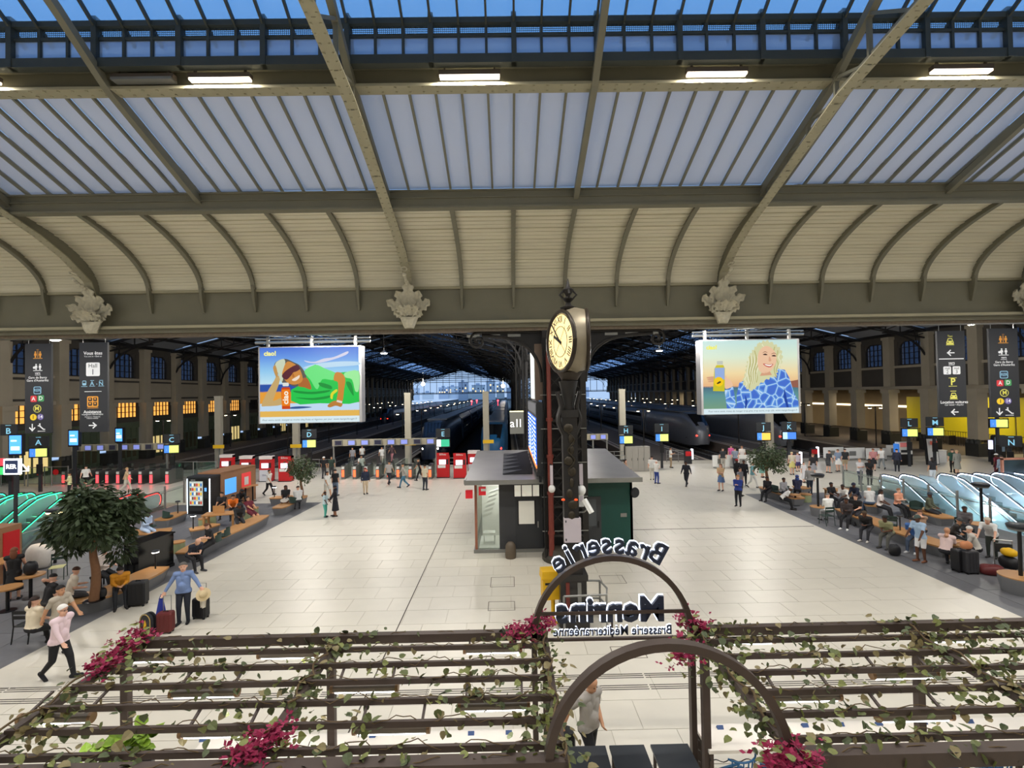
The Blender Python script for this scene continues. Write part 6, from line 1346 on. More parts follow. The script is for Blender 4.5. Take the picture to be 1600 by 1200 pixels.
for i, (x, y, c) in enumerate(((-27, YTL-1, (.15, 1, .5)), (-21.6, YTL-1.6, (1, .12, .1)), (27, YTR-3, (.86, .93, 1)), (31, YTR-3, (.86, .93, 1)))):
    t = tag(MB().lathe([(.1, 0), (.12, .04), (0, .05)], n=10).build('well_lamp', glow('neon_white' if i > 1 else ('neon_green' if i == 0 else 'neon_red'), (255,255,255), 5), None, (x, y, -1.1)), 'small lamp inside the escalator well, ' + ['green-lit', 'red-lit', 'near the glazed stair', 'near the dark panel'][i], 'lamp'); point('lamp_light', t, (0, 0, .8), 60 if i < 2 else 420, c, .4)
# glazed stair between the escalators
st = T('glazed_stair', 'pale stair with slim glass sides between two white-lit escalators', 'stair', (26.2, YTR, 0))
for j in range(18): MB().box(-.55, .55, -1.0-j*.32, -.66-j*.32, -.18*j-.2, -.18*j).build('step', m_pitf, st)
for s_ in (-1, 1):
    MB().prism([(.2, 0), (.2, 1.0), (-.8, 1.0), (-6.6, -2.2), (-6.6, -3.4), (-.8, -.1)], s_*.6-.006, s_*.6+.006, 'yz').build('glass_side', m_esc, st); MB().tube([(s_*.6, .2, .95), (s_*.6, -.8, 1.0), (s_*.6, -6.6, -2.2)], .03, 8).build('handrail', m_steel, st)
# glass balustrades along the wells
def balustrade(label, pts, n):
    t = T('glass_balustrade', label, 'balustrade'); P = [V(p) for p in pts]
    for a, b in zip(P[:-1], P[1:]):
        d = b-a; m_ = max(1, round(d.length/n))
        for j in range(m_):
            p, q = a+d*(j+.04)/m_, a+d*(j+.96)/m_; MB().bar((p.x, p.y, .6), (q.x, q.y, .6), .016, 1.05).build('glass_panel', m_clear, t)
        for j in range(m_+1): p = a+d*j/m_; MB().box(-.04, .04, -.04, .04, 0, 1.35).build('post', m_galv, t, (p.x, p.y, 0))
        MB().tube([(a.x, a.y, 1.0), (b.x, b.y, 1.0)], .025, 8).build('handrail', m_steel, t)
balustrade('glass balustrade with steel posts along the taxi side escalators', [(HRt[0]-.1, HRt[3], 0), (HRt[0]-.1, 16, 0)], 1.7)
balustrade('glass balustrade with steel posts along the piano side escalators', [(HL[1]+.1, HL[3], 0), (HL[1]+.1, HL[2], 0), (-30, HL[2]-.1, 0)], 1.7)
# ------------------------------------------------------------------ benches
def bench(label, px, w=.8, h=.44, tree=None, ends=True):
    C = [fl(u, v) for u, v in px]; n = len(C); o = C[0].copy(); root = T('planter_bench', label, 'bench', (o.x, o.y, 0), group='boat-shaped planter benches')
    if n > 2: C = [V((*p, 0)) for p in cat_rom([(c.x, c.y) for c in C], 4, False)]
    n = len(C); L, R_ = [], []
    for i in range(n):
        d = (C[min(i+1, n-1)]-C[max(i-1, 0)]).normalized(); s_ = V((-d.y, d.x, 0)); t = min(i, n-1-i)/max(1, n-1); k = 1 if n < 3 else min(1, .72+t*2.2)
        L.append(C[i]-o+s_*w/2*k); R_.append(C[i]-o-s_*w/2*k)
    ring = L + R_[::-1]; cen = sum((p for p in ring), V((0, 0, 0)))/len(ring)
    def rg(z, kk):
        out = []
        for i, p in enumerate(ring):
            j = i if i < n else 2*n-1-i; c = C[j]-o; q = c+(p-c)*kk
            if j in (0, n-1): e = (C[1]-C[0]).normalized()*(1-kk)*.45*(1 if j == 0 else -1) if j == 0 else (C[n-2]-C[n-1]).normalized()*(1-kk)*.45; q = q+e
            out.append((q.x, q.y, z))
        return out
    MB().loft([rg(.0, .74), rg(.04, .76), rg(h-.06, .98)]).build('body', m_conc, root); MB().loft([rg(h-.06, 1.0), rg(h, 1.0)]).build('seat_top', m_wood, root)
    return root
bench('curved oak-topped bench round the big tree', [(62, 960), (115, 957), (165, 947), (208, 926), (250, 904)], .95)
bench('long oak-topped bench beside the pale floor with a green chair', [(285, 881), (330, 858), (372, 838), (412, 818)], .8)
bench('short oak-topped bench behind the navy T-shirt', [(296, 842), (318, 838), (338, 832)], .7)
bench('short oak-topped bench behind the black piano', [(205, 845), (240, 845), (268, 842)], .9)
bench('oak-topped bench with green chairs beside the red-lit escalator', [(250, 826), (268, 819), (283, 812)], .8)
bench('narrow far oak-topped bench pointing at the ticket machines', [(433, 806), (455, 795), (474, 785)], .75)
bench('short oak-topped bench under the small far tree', [(425, 788), (441, 788), (458, 786)], .7)
bench('oak-topped bench under the tree on the taxi side', [(1193, 771), (1222, 781), (1250, 791)], .85)
bench('short oak-topped bench behind the taxi side tree', [(1242, 770), (1252, 772), (1262, 774)], .8)
bench('long crowded oak-topped bench along the taxi side floor edge', [(1314, 808), (1360, 826), (1402, 843), (1447, 859), (1486, 873)], .85)
bench('short inner oak-topped bench behind the crowded bench', [(1350, 800), (1364, 801), (1378, 803)], .9)
bench('inner oak-topped bench beside the escalator glass', [(1412, 803), (1445, 812), (1482, 824)], .85)
def planter(label, u, v, r, h, lh, lit=False, z0=0):
    p = fl(u, v, z0); t = T('lamp_planter', label, 'lamp', p)
    if h: MB().lathe([(r*.85, 0), (r, h*.9), (r, h)], n=20).build('tub', m_conc, t, smooth=SM); MB().lathe([(r, h), (r, h+.03), (0, h+.03)], n=20).build('oak_top', m_wood, t)
    MB().tube([(0, 0, h), (0, 0, lh)], .055, 10).build('pole', m_blk, t); MB().lathe([(.06, lh-.02), (.3, lh+.02), (.32, lh+.1), (.28, lh+.13), (0, lh+.14)], n=20).build('head', m_dark, t, smooth=SM); MB().lathe([(.06, lh-.06), (.26, lh-.05), (.29, lh+.01)], n=20).build('diffuser', m_lampw if lit else m_galv, t)
    if lit: point('lamp_light', t, (0, 0, lh-.1), 12)
planter('tall disc lamp in a round tub beside the garden chair', 1279, 806, .38, .45, 2.0)
planter('large disc lamp in a round tub at the picture edge', 1596, 926, .55, .5, 2.0)
planter('disc lamp in a tub before the white-lit escalators', 1535, 838, .45, .5, 2.15)
planter('glowing disc lamp on a dark pole behind the big tree', 86, 880, .3, 0, 2.05, True)
def blamp(label, u, v, lit):
    p = fl(u, v); p.z = .44; t = T('bench_lamp', label, 'lamp', p); MB().tube([(0, 0, 0), (0, 0, .62)], .025, 8).build('stem', m_blk, t); MB().lathe([(.12, .60), (.13, .63), (.1, .66), (0, .66)], n=14).build('head', m_dark, t); MB().lathe([(0, .57), (.11, .575), (.115, .60)], n=14).build('diffuser', m_lamp if lit else m_galv, t)
    if lit: point('lamp_light', t, (0, 0, .5), 4, (1, .95, .85), .05)
blamp('small lit lamp at the tip of the tree bench', 243, 908, True); blamp('small lit lamp on the long bench behind the navy T-shirt', 302, 841, True); blamp('small unlit lamp on the bench by the red escalator', 278, 815, False); blamp('small lit lamp on the far short bench', 429, 788, True); blamp('small dark lamp on the crowded bench beside the blue T-shirt', 1407, 845, False); blamp('small dark lamp by the woman in coral', 1377, 803, False)
# ------------------------------------------------------------------ trees
m_bark = mat('bark', (118,84,58), .8, var=.2, scale=12); m_leafd = mat('dark_leaf', (52,66,40), .6, var=.3, scale=4); m_leafm = mat('grey_leaf', (78,92,60), .6, var=.3, scale=4)
def tree(label, base, top, cw, nl, lm, seed, ls, crown=.55):
    R = random.Random(seed); t = T('indoor_tree', label, 'tree', base); H = top-base.z; tr = MB()
    trunk = [V((.0, 0, 0)), V((.05, .02, H*.22)), V((-.03, 0, H*.42)), V((.04, .03, H*.58))]; tr.tube(cat_rom(trunk, 4, False), [.12*H/3*(1-.04*i) for i in range(13)], 8); tips = []
    for j in range(9):
        a = j*2.4+R.uniform(-.3, .3); s0 = trunk[2].lerp(trunk[3], R.random()); e = V((math.cos(a)*cw*R.uniform(.4, .75), math.sin(a)*cw*R.uniform(.4, .75), H*R.uniform(.55, .92))); m_ = s0.lerp(e, .5)+V((0, 0, .08*H))
        tr.tube(cat_rom([s0, m_, e], 4, False), [.05*H/3*(1-.08*i) for i in range(9)], 6); tips += [e, m_.lerp(e, .5), m_]
    tr.build('trunk', m_bark, t, smooth=1.)
    lf_ = MB()
    cl = [(p+V((R.gauss(0, .12), R.gauss(0, .12), R.gauss(0, .1)))*1.0, cw*R.uniform(.26, .42)) for p in tips] + [(V((math.cos(a_)*cw*.72*R.random()**.5, math.sin(a_)*cw*.72*R.random()**.5, H*(crown+(.96-crown)*R.random()))), cw*.3) for a_ in [R.uniform(0, 6.28) for _ in range(14)]]
    for k in range(nl):
        c, r = cl[k % len(cl)]; d = V((R.gauss(0, 1), R.gauss(0, 1), R.gauss(0, .8))).normalized(); p = c+d*r*R.uniform(.6, 1.0); s_ = ls*R.uniform(.7, 1.3)
        dd = (d+V((0, 0, -.7))+V((R.gauss(0, .4), R.gauss(0, .4), 0))).normalized(); sd_ = dd.cross(V((R.gauss(0, 1), R.gauss(0, 1), 1))).normalized()*s_*.2
        lf_.add([p, p+dd*s_*.5+sd_, p+dd*s_, p+dd*s_*.5-sd_], [(0, 1, 2, 3)])
    o_ = lf_.build('foliage', lm, t); o_['kind'] = 'stuff'
bt = fl(147, 938, .44); tree('big dark-leaved indoor tree growing from the curved bench', bt, at(140, 757, bt.y).z, 1.28, 6500, m_leafd, 3, .22, .34)
MB().lathe([(.0, .01), (.26, .012), (.28, .0)], n=18).build('soil_ring', m_blk, [o for o in bpy.data.objects if o.name.startswith('indoor_tree')][0])
t2 = fl(471, 783); tree('small feathery tree in front of the red ticket machine', t2, at(476, 715, t2.y).z, .95, 1700, m_leafm, 5, .16, .62)
t3 = fl(1199, 768, .44); tree('grey-green tree on the taxi side bench', t3, at(1203, 694, t3.y).z, 1.15, 2200, m_leafm, 9, .17, .5)
# ------------------------------------------------------------------ seats and tables
m_grnc = mat('dark_green_shell', (44,62,56), .5, var=.06); m_sage = mat('sage_tub', (150,158,120), .6, var=.05)
def stool(label, u, v, r=.23, h=.46):
    t = T('tub_stool', label, 'stool', fl(u, v), group='sage tub stools'); MB().lathe([(r*.95, 0), (r, .05), (r*.97, h-.05)], n=18).build('tub', m_sage, t, smooth=SM); MB().lathe([(r*1.02, h-.05), (r*1.02, h), (0, h)], n=18).build('oak_top', m_wood, t)
stool('sage tub stool beside the long bench end', 278, 863, .27); stool('sage tub stool under the oak work table', 318, 824); stool('sage tub stool behind the work table leg', 330, 819); stool('sage tub stool next to the leather jacket', 384, 812); stool('sage tub stool under the maroon shorts', 397, 806); stool('sage tub stool at the tip of the taxi side tree bench', 1259, 784, .3)
def shell_chair(label, p, rz):
    t = T('shell_chair', label, 'chair', p, rz); b = MB()
    for e in (0, .025): b.surf(lambda a, c: ((.26+e)*math.sin((a-.5)*2.6), (.24+e)*math.cos((a-.5)*2.6)-.05, .05+.36*c*(1-.25*abs(a-.5)*2)), 14, 4)
    b.build('backrest', m_grnc, t, smooth=1.); MB().lathe([(.0, .09), (.24, .1), (.25, .06), (.1, .0)], n=18).build('seat', m_grnc, t, smooth=SM); MB().lathe([(.12, 0), (.12, .05)], n=10).build('foot', m_blk, t)
for i, (u, v, r, lab) in enumerate(((337, 847, -1.2, 'dark green shell chair on the long bench next to the woman in black'), (351, 838, -1.2, 'empty dark green shell chair on the long bench'), (235, 825, 2.6, 'dark green shell chair by the pale blue outfit'), (262, 809, 2.6, 'dark green shell chair nearest the red escalator'), (459, 786, 2.8, 'dark green shell chair on the narrow far bench'), (467, 782, 2.8, 'dark green shell chair at the end of the narrow far bench'), (1212, 769, .4, 'dark shell chair under the taxi side tree'), (1232, 770, .4, 'dark shell chair beside the blue headscarf'), (1432, 796, -.5, 'dark green shell chair on the escalator side bench'))): shell_chair(lab, fl(u, v, .44), r)
m_gch = mat('garden_chair_green', (40,58,52), .5); 
def garden_chair(label, u, v, rz, m=m_gch, sm_=None):
    t = T('garden_chair', label, 'chair', fl(u, v), rz); sm_ = sm_ or m
    for j in range(4): MB().box(-.21, .21, -.2+j*.11, -.12+j*.11, .44, .46).build('seat_slat', sm_, t)
    for j in range(2): MB().box(-.22, .22, .215, .235, .66+j*.13, .75+j*.13).build('back_slat', m, t)
    for s_ in (-1, 1): MB().tube([(s_*.22, .26, 0), (s_*.22, .2, .44), (s_*.22, .23, .88)], .016, 6).build('leg', m, t); MB().tube([(s_*.22, -.22, 0), (s_*.22, -.2, .45)], .016, 6).build('leg', m, t); MB().tube([(s_*.22, -.2, .45), (s_*.22, .2, .45)], .014, 6).build('side_rail', m, t)
garden_chair('green garden chair carrying the man in white shirt', 1292, 820, PI+.1); garden_chair('black metal chair carrying the woman in cream', 45, 1000, PI, m_blk); garden_chair('pale yellow garden chair beside the white bean bag', 90, 905, .5, m_gch, mat('pale_yellow_seat', (206,204,150), .5)); garden_chair('green garden chair behind the olive T-shirt', 1392, 836, 2.5); garden_chair('dark garden chair by the patterned shirt', 1508, 842, .2)
def table(label, u, v, wx, wy, h, rz=0., r=None):
    p = fl(u, v); t = T('oak_table', label, 'table', p, rz)
    MB().box(-wx/2, wx/2, -wy/2, wy/2, h-.05, h).build('table_top', m_wood, t) if r is None else MB().lathe([(r, h-.04), (r, h), (0, h)], n=20).build('table_top', m_wood, t)
    if r is None:
        for x in (-wx/2+.1, wx/2-.1):
            for y in (-wy/2+.1, wy/2-.1): MB().box(x-.045, x+.045, y-.045, y+.045, 0, h-.05).build('leg', m_wood, t)
    else: MB().tube([(0, 0, 0), (0, 0, h-.04)], .05, 8).lathe([(.22, 0), (.22, .03)], n=14).build('pedestal', m_blk, t)
    return t
table('oak work table with a screen box beside the vending cabinet', 345, 826, 1.5, .8, .78, .2); table('oak table where several travellers sit on the taxi side', 1314, 786, 1.5, .8, .76, -.15); table('small round high table by the black hoodie', 384, 786, 0, 0, 1.0, r=.32); table('second small round high table behind the maroon shirt', 395, 783, 0, 0, 1.0, r=.32); table('round oak table cut by the picture edge', 8, 920, 0, 0, 1.0, r=.5); table('round oak stool table beside the black dress', 12, 955, 0, 0, .75, r=.36); table('small oak side table holding black bags', 48, 935, 0, 0, .78, r=.38); table('low oak table between the pink shirt and the grey shirt', 1500, 874, .9, .6, .62, .3); table('small oak side table on the taxi side tree bench', 1243, 790, 0, 0, .62, r=.28)
pz_ = fl(345, 826); tag(MB().box(-.28, .28, -.02, .02, 0, .36).box(-.12, .12, -.1, .1, 0, .02).build('screen_box', m_wood, None, (pz_.x-.1, pz_.y, .78)), 'oak privacy screen standing on the work table', 'screen')
# piano
pp = fl(207, 906); pn_ = T('upright_piano', 'black upright piano with open keyboard beside the big tree', 'piano', pp, -.15); m_pno = mat('piano_black', (12,12,13), .15, var=0, spec=.6)
MB().box(-.3, .3, -.05, 1.5, .12, 1.28).build('case', m_pno, pn_); MB().box(-.62, -.28, .0, 1.45, .6, .72).build('key_bed', m_pno, pn_); kb = MB().box(-.6, -.42, .08, 1.37, .72, .74).build('keyboard', m_white, pn_)
for j in range(26): MB().box(-.53, -.42, .1+j*.048, .122+j*.048, .74, .755).build('black_key', m_blk, kb) if j % 7 not in (2, 6) else None
for y in (.04, 1.41): MB().box(-.6, -.52, y-.04, y+.04, 0, .6).build('leg', m_pno, pn_)
MB().box(-.36, .36, -.08, 1.53, 1.28, 1.32).build('lid', m_pno, pn_); MB().box(-.36, -.3, .3, 1.1, .85, 1.1).build('music_desk', m_pno, pn_); MB().box(-.34, .34, -.06, 1.51, 0, .12).build('plinth', m_pno, pn_)
ps_ = fl(160, 893, .55); t = T('piano_stool', 'black padded stool under the pianist', 'stool', (ps_.x, ps_.y, 0)); MB().box(-.2, .2, -.3, .3, .4, .48).build('seat', m_blk, t)
for x in (-.16, .16):
    for y in (-.26, .26): MB().box(x-.02, x+.02, y-.02, y+.02, 0, .4).build('leg', m_blk, t)
bb_ = fl(62, 888); b = MB(); b.surf(lambda a, c: ((.48*math.sin(PI*c)**.6+.02*math.sin(11*c+7*a))*math.cos(2*PI*a), .4*math.sin(PI*c)**.6*math.sin(2*PI*a), .95*(1-math.cos(PI*c))/2+.012*math.sin(30*c)), 20, 16); tag(b.build('bean_bag', mat('white_quilt', (206,200,192), .8, var=.08, scale=8, bump=.5), None, bb_, smooth=1.4), 'big white quilted bean bag by the escalator rail', 'bean bag')
# ------------------------------------------------------------------ vending cabinet
va, vb = fl(293, 804), fl(330, 798); vm = T('vending_machine', 'black lit vending machine in an oak-clad cabinet', 'vending machine', (va.x, va.y, 0), -.12); W_ = 1.32; D_ = 4.1
MB().box(0, W_, .02, .9, 0, 2.02).build('case', m_blk, vm); MB().box(-.02, 0, -.02, .06, .05, 2.0).box(W_, W_+.02, -.02, .06, .05, 2.0).build('edge_light', glow('edge_light', (226,240,255), 2), vm)
w2 = MB().box(.12, .92, 0, .02, .5, 1.85).build('display_window', mat('vending_glow', (170,180,176), .3, emit=.5, var=.3, scale=6), vm); R7 = random.Random(5)
for r_ in range(5):
    for c_ in range(6): MB().box(.16+c_*.125, .25+c_*.125, -.015, 0, .58+r_*.25, .74+r_*.25).build('snack_pack', mat('snack_%d' % R7.randrange(5), [(200,60,40), (230,190,60), (60,120,190), (240,240,230), (110,70,50)][0], .4) if False else mat('snack_%d' % ((r_*3+c_) % 5), [(200,60,40), (230,190,60), (60,120,190), (240,240,230), (110,70,50)][(r_*3+c_) % 5], .4, emit=.3, var=0), w2)
MB().box(.12, .92, -.01, .02, .2, .42).build('delivery_hatch', m_dark, vm); kp = MB().box(1.02, 1.2, -.012, .02, .9, 1.6).build('payment_panel', m_dark, vm); MB().box(1.05, 1.17, -.02, -.01, 1.3, 1.5).build('payment_screen', glow('pay_blue', (80,140,220), 1.2), kp); txt(vm, 'selecta', (.35, -.01, 1.93), .1, m_white)
MB().box(-.02, W_+.02, 0, .92, 2.02, 2.12).build('top_rim', m_dark, vm)
MB().box(W_-.02, W_+.06, .9, D_, .0, 2.15).box(-.04, 0, .9, D_, 0, 2.15).box(-.04, W_+.06, .85, D_, 2.1, 2.2).box(-.04, W_+.06, D_-.06, D_, 0, 2.15).build('oak_cladding', mat('oak_cladding', (150,108,76), .5, var=.2, scale=4, stretch=(1, 1, 12)), vm)
MB().box(W_+.06, W_+.075, 1.2, 2.2, .85, 1.75).build('side_screen', glow('side_screen_blue', (70,140,206), 1.0), vm); MB().box(W_+.06, W_+.075, 2.7, 3.6, .85, 1.85).build('side_poster', mat('poster_red', (206,60,60), .5, emit=.4, var=.1), vm); MB().box(W_+.074, W_+.08, 2.95, 3.35, 1.1, 1.6).build('poster_mark', m_white, vm)
tag(MB().box(-.4, .4, 0, .8, 0, 2.0).build('oak_kiosk', MATS['oak_cladding'], None, fl(-18, 915)), 'oak-clad cabinet with red panel cut by the picture edge', 'cabinet'); MB().box(.4, .42, .1, .7, .5, 1.8).build('red_panel', m_red, bpy.data.objects['oak_kiosk'])
# ------------------------------------------------------------------ ticket machines
def ticket(label, u, v, white):
    t = T('ticket_machine', label, 'ticket machine', fl(u, v), group='ticket machines before the platforms')
    MB().prism([(-.25, 0), (.3, 0), (.3, 1.9), (-.1, 1.9), (-.22, 1.0)] if white else [(-.22, 0), (.3, 0), (.3, 1.95), (-.22, 1.95)], -.48, .48, 'yz').build('cabinet', m_red, t)
    if white: MB().box(-.44, .44, -.27, -.24, .05, .9).build('front_panel', mat('machine_white', (206,206,214), .4, var=.04), t); txt(t, 'SNCF', (0, -.275, .5), .2, mat('machine_navy', (60,60,110), .4))
    s_ = MB().box(-.3, .22, -.24 if white else -.235, -.2, 1.05, 1.42).build('touch_screen', glow('ticket_screen', (206,226,240), 1.1), t)
    MB().box(-.48, .48, -.25 if white else -.26, .3, 1.72, 1.95).build('header', mat('machine_header', (226,214,210), .4, var=.05) if white else m_red, t); MB().box(.28, .42, -.25, -.2, 1.05, 1.45).build('card_slot', m_dark, t)
    if not white: txt(t, 'Billets', (0, -.27, 1.83), .22, m_white); MB().box(-.4, .2, -.245, -.235, .78, 1.0).build('ledge', m_white, t)
    MB().box(-.5, .5, -.3, .32, 0, .06).build('plinth', m_dark, t)
for i, (u, v, wht, lab) in enumerate(((355, 748, 1, 'white and red ticket machine right behind the vending cabinet'), (386, 751, 1, 'white and red ticket machine in the middle of its row'), (417, 752, 1, 'white and red ticket machine next to the all-red one'), (447, 752, 0, 'all-red ticket machine behind the small feathery tree'), (693, 746, 0, 'all-red ticket machine nearest platform E'), (719, 747, 0, 'all-red ticket machine next to the kiosk roof'), (741, 742, 1, 'white and red ticket machine half behind the kiosk roof'))): ticket(lab, u, v, wht)
# ------------------------------------------------------------------ gates
m_gate = mat('gate_steel', (120,120,116), .35, .6, var=.1)
def gate(label, u, v, narrow):
    t = T('ticket_gate', label, 'gate', fl(u, v), group='ticket gates'); MB().prism([(0, 0), (1.7, 0), (1.7, .95), (1.2, 1.1), (.1, 1.05), (0, .98)], -.14, .14, 'yz').build('cabinet', m_gate, t)
    MB().box(-.09, .09, -.03, 0, .12 if not narrow else .2, .72).build('light_panel', glow('gate_red', (255,52,58), 3.2) if not narrow else glow('gate_orange', (240,90,50), 1.8), t); MB().box(-.1, .1, .05, .35, 1.06, 1.14).build('reader', m_dark, t); MB().box(-.1, .1, -.02, .0, .8, .98).build('display', m_white, t)
    MB().box(.14, .62, .8, .82, .25, 1.5).build('glass_flap', m_clear, t)
for i, u in enumerate((99, 116, 134, 152, 167, 184, 202, 219, 236, 261)): gate('ticket gate with red light panel, %s from the wall' % ORD[i], u, 757, 0)
for i, u in enumerate((536, 554, 572, 590, 607, 622, 641, 672)): gate('ticket gate with narrow orange light, %s along the centre row' % ORD[i], u, 749, 1)
def monitors(label, u0, u1, v, n, Y):
    a, b = at(u0, v, Y), at(u1, v, Y); t = T('monitor_beam', label, 'display', (a.x, Y, 0)); L = b.x-a.x; z = a.z
    MB().box(0, L, 0, .12, z-.28, z+.26).build('beam', mat('beam_beige', (176,168,146), .5, var=.08), t)
    for x in (.1, L/2, L-.1): MB().box(x-.06, x+.06, .02, .14, 0, z).build('post', m_galv, t)
    for j in range(n): c = MB().box(L*(j+.2)/n, L*(j+.8)/n, -.12, 0, z-.24, z+.22).build('monitor', m_galv, t); MB().box(L*(j+.26)/n, L*(j+.74)/n, -.13, -.12, z-.18, z+.16).build('screen', glow('monitor_blue', (120,130,196), .7) if j % 3 else mat('monitor_dark', (60,60,80), .2), c)
monitors('beam of gate monitors over the red-lit gates', 111, 262, 700, 8, 40.5); monitors('beam of gate monitors over the centre gates', 519, 683, 692, 8, 41.5); monitors('short beam of gate monitors behind the clock post', 903, 950, 683, 3, 44)
m_lb = mat('letter_blue', (130,190,216), .5, emit=.5, var=0)
def platform_sign(label, L, u, v, Y, rz=0., screen=True, cols=((60,120,210), (196,208,110)), post=True, w=1.15):
    p = at(u, v, Y); t = T('platform_display', label, 'display', (p.x, Y, 0), rz); z = p.z
    MB().box(-w/2, w/2, 0, .12, z-.35, z+.38).build('letter_panel', m_dark, t); txt(t, L, (0, -.01, z-.08), .54, m_lb, off=.01); MB().box(-.15, .15, -.012, 0, z+.29, z+.32).build('voie_mark', m_lb, t)
    if screen:
        s_ = MB().box(-w/2, w/2, -.02, .14, z-1.15, z-.42).build('screen_case', m_blk, t); MB().box(-w/2+.06, -w*.14, -.03, -.02, z-1.07, z-.5).build('screen', glow('scr_%d_%d_%d' % cols[0], cols[0], .9), s_); MB().box(-w*.14, w/2-.06, -.03, -.02, z-1.07, z-.5).build('screen', glow('scr_%d_%d_%d' % cols[1], cols[1], .9), s_); txt(s_, '1', (-w*.3, -.035, z-.85), .22, m_white)
    if post: MB().box(-.09, .09, .14, .3, 0, z+.3).build('post', m_dark, t); MB().box(-.16, .16, .05, .2, 1.3, 2.0).build('validator', m_blk, t)
    else: MB().box(-.05, .05, .05, .1, z+.3, roofz(p.x)-.1).build('post', m_dark, t)
for L, u, v, Y, rz in (('A', 60, 690, 36, .25), ('C', 268, 686, 39.5, .15), ('D', 483, 678, 40.5, .05), ('H', 978, 672, 40.5, 0), ('I', 1034, 669, 41.5, -.05), ('L', 1421, 661, 40, -.3), ('M', 1461, 659, 39, -.3)): platform_sign('black platform display with letter %s above a yellow screen' % L, L, u, v, Y, rz)
platform_sign('black platform display with letter E above a green screen', 'E', 692, 677, 40.5, 0, cols=((226,230,230), (50,160,120))); platform_sign('black platform display with letter J above an orange screen', 'J', 1193, 667, 41, -.12, cols=((60,120,210), (220,170,70))); platform_sign('black platform display with letter K above a blue screen', 'K', 1233, 666, 41.5, -.15, cols=((160,200,226), (60,110,190)))
platform_sign('black platform display with yellow screen in front of the hoarding', 'N', 1560, 645, 37, -.35); platform_sign('black sign with letter B above the blue totem', 'B', 13, 672, 33, .2, False, w=.9); platform_sign('black sign with letter N and arrow at the picture edge', 'N', 1580, 690, 33, -.25, False, w=1.2)
def totem(label, u, v0, v1, Y, wpx):
    p, q = at(u, v1, Y), at(u, v0, Y); t = T('blue_totem', label, 'display', (p.x, Y, 0)); w_ = wpx/780*Y; MB().box(-w_/2, w_/2, 0, .2, p.z, q.z).build('case', m_blk, t); s_ = MB().box(-w_/2+.08, w_/2-.08, -.012, 0, p.z+.12, q.z-.1).build('screen', glow('totem_blue', (70,140,246), 1.5), t); MB().box(-w_*.3, w_*.3, -.02, -.012, p.z+.35, p.z+.6).box(-w_*.3, w_*.1, -.02, -.012, q.z-.5, q.z-.4).build('print', glow('totem_pale', (206,226,246), 1.2), s_); MB().box(-.12, .12, .05, .15, 0, p.z).build('post', m_dark, t)
totem('blue advertising totem under the letter B sign', 24, 678, 712, 33, 22); totem('blue advertising totem beside the Hall 1 sign', 115, 671, 698, 37, 17); totem('blue advertising totem over the red-lit gates', 186, 668, 692, 39, 13)
# RER direction sign
p = at(20, 729, 22); t = T('line_direction_sign', 'glowing line sign reading RER with red and green badges', 'sign', (p.x, 22, 0)); z = p.z
MB().box(-.34, .34, -.06, .06, z-.34, z+.34).build('badge', glow('rer_white', (245,250,255), 2.4), t); MB().box(-.28, .28, -.075, -.06, z-.28, z+.28).build('badge_face', mat('rer_blue', (40,52,86), .4, emit=.3, var=0), t); txt(t, 'RER', (0, -.08, z), .26, glow('rer_letter', (255,255,255), 2), off=.02)
MB().box(-.78, -.4, -.05, .05, z+.05, z+.36).build('badge', glow('rer_red', (226,50,60), 1.2), t); MB().box(-.78, -.4, -.05, .05, z-.34, z-.03).build('badge', glow('rer_green', (50,170,90), 1.2), t); txt(t, 'A', (-.59, -.06, z+.2), .26, m_white, off=.01); txt(t, 'D', (-.59, -.06, z-.18), .26, m_white, off=.01)
MB().bar((.46, -.05, z+.1), (.72, -.05, z-.2), .05, .02).bar((.72, -.05, z-.2), (.72, -.05, z+.02), .05, .02).bar((.72, -.05, z-.2), (.5, -.05, z-.2), .05, .02).build('arrow', glow('rer_white', (245,250,255), 2.4), t); MB().box(-.05, .05, .08, .18, 0, z).box(-.8, .35, .06, .12, z-.05, z+.05).build('post', m_dark, t)
# ------------------------------------------------------------------ right-hand machines, lockers, panels
lk = fl(998, 737); t = T('locker_block', 'tall grey locker block beside the display post', 'lockers', (lk.x, lk.y, 0)); MB().box(-.95, .95, 0, .6, 0, 2.0).build('case', mat('locker_grey', (150,146,138), .5, var=.06), t)
for j in range(4): d = MB().box(-.93+j*.47, -.49+j*.47, -.02, 0, .06, 1.95).build('door', mat('locker_door', (158,154,146), .5, var=.05), t); MB().box(-.56+j*.47, -.53+j*.47, -.04, -.02, .9, 1.1).build('handle', m_dark, d)
p = fl(1415, 727); t = T('info_machine', 'white and black information machine with red poster', 'machine', p); MB().box(-.6, .6, 0, .5, 0, .9).build('base', m_blk, t); MB().box(-.5, .6, 0, .45, .9, 1.9).build('upper_case', m_white, t); MB().box(-.4, .5, -.02, 0, 1.5, 1.85).build('poster', mat('poster_pink', (226,130,130), .5, emit=.1, var=.1), t); MB().box(-.62, -.5, -.03, .45, .9, 1.75).build('blue_side', glow('blue_side', (50,110,190), .5), t); MB().box(-.35, .3, -.03, 0, 1.05, 1.25).build('screen', m_dark, t)
p = fl(1456, 726); t = T('leaning_panel', 'tall white notice panel leaning in a black frame', 'panel', p); b = MB().cb((0, 0, 1.1), (1.05, .1, 2.2), 0, -.1).build('frame', m_blk, t); MB().cb((.05, -.07, 1.1), (.82, .03, 2.05), 0, -.1).build('sheet', m_white, t); MB().cb((.05, -.185, 1.8), (.6, .02, .3), 0, -.1).build('print', mat('print_red', (220,110,90), .5), t)
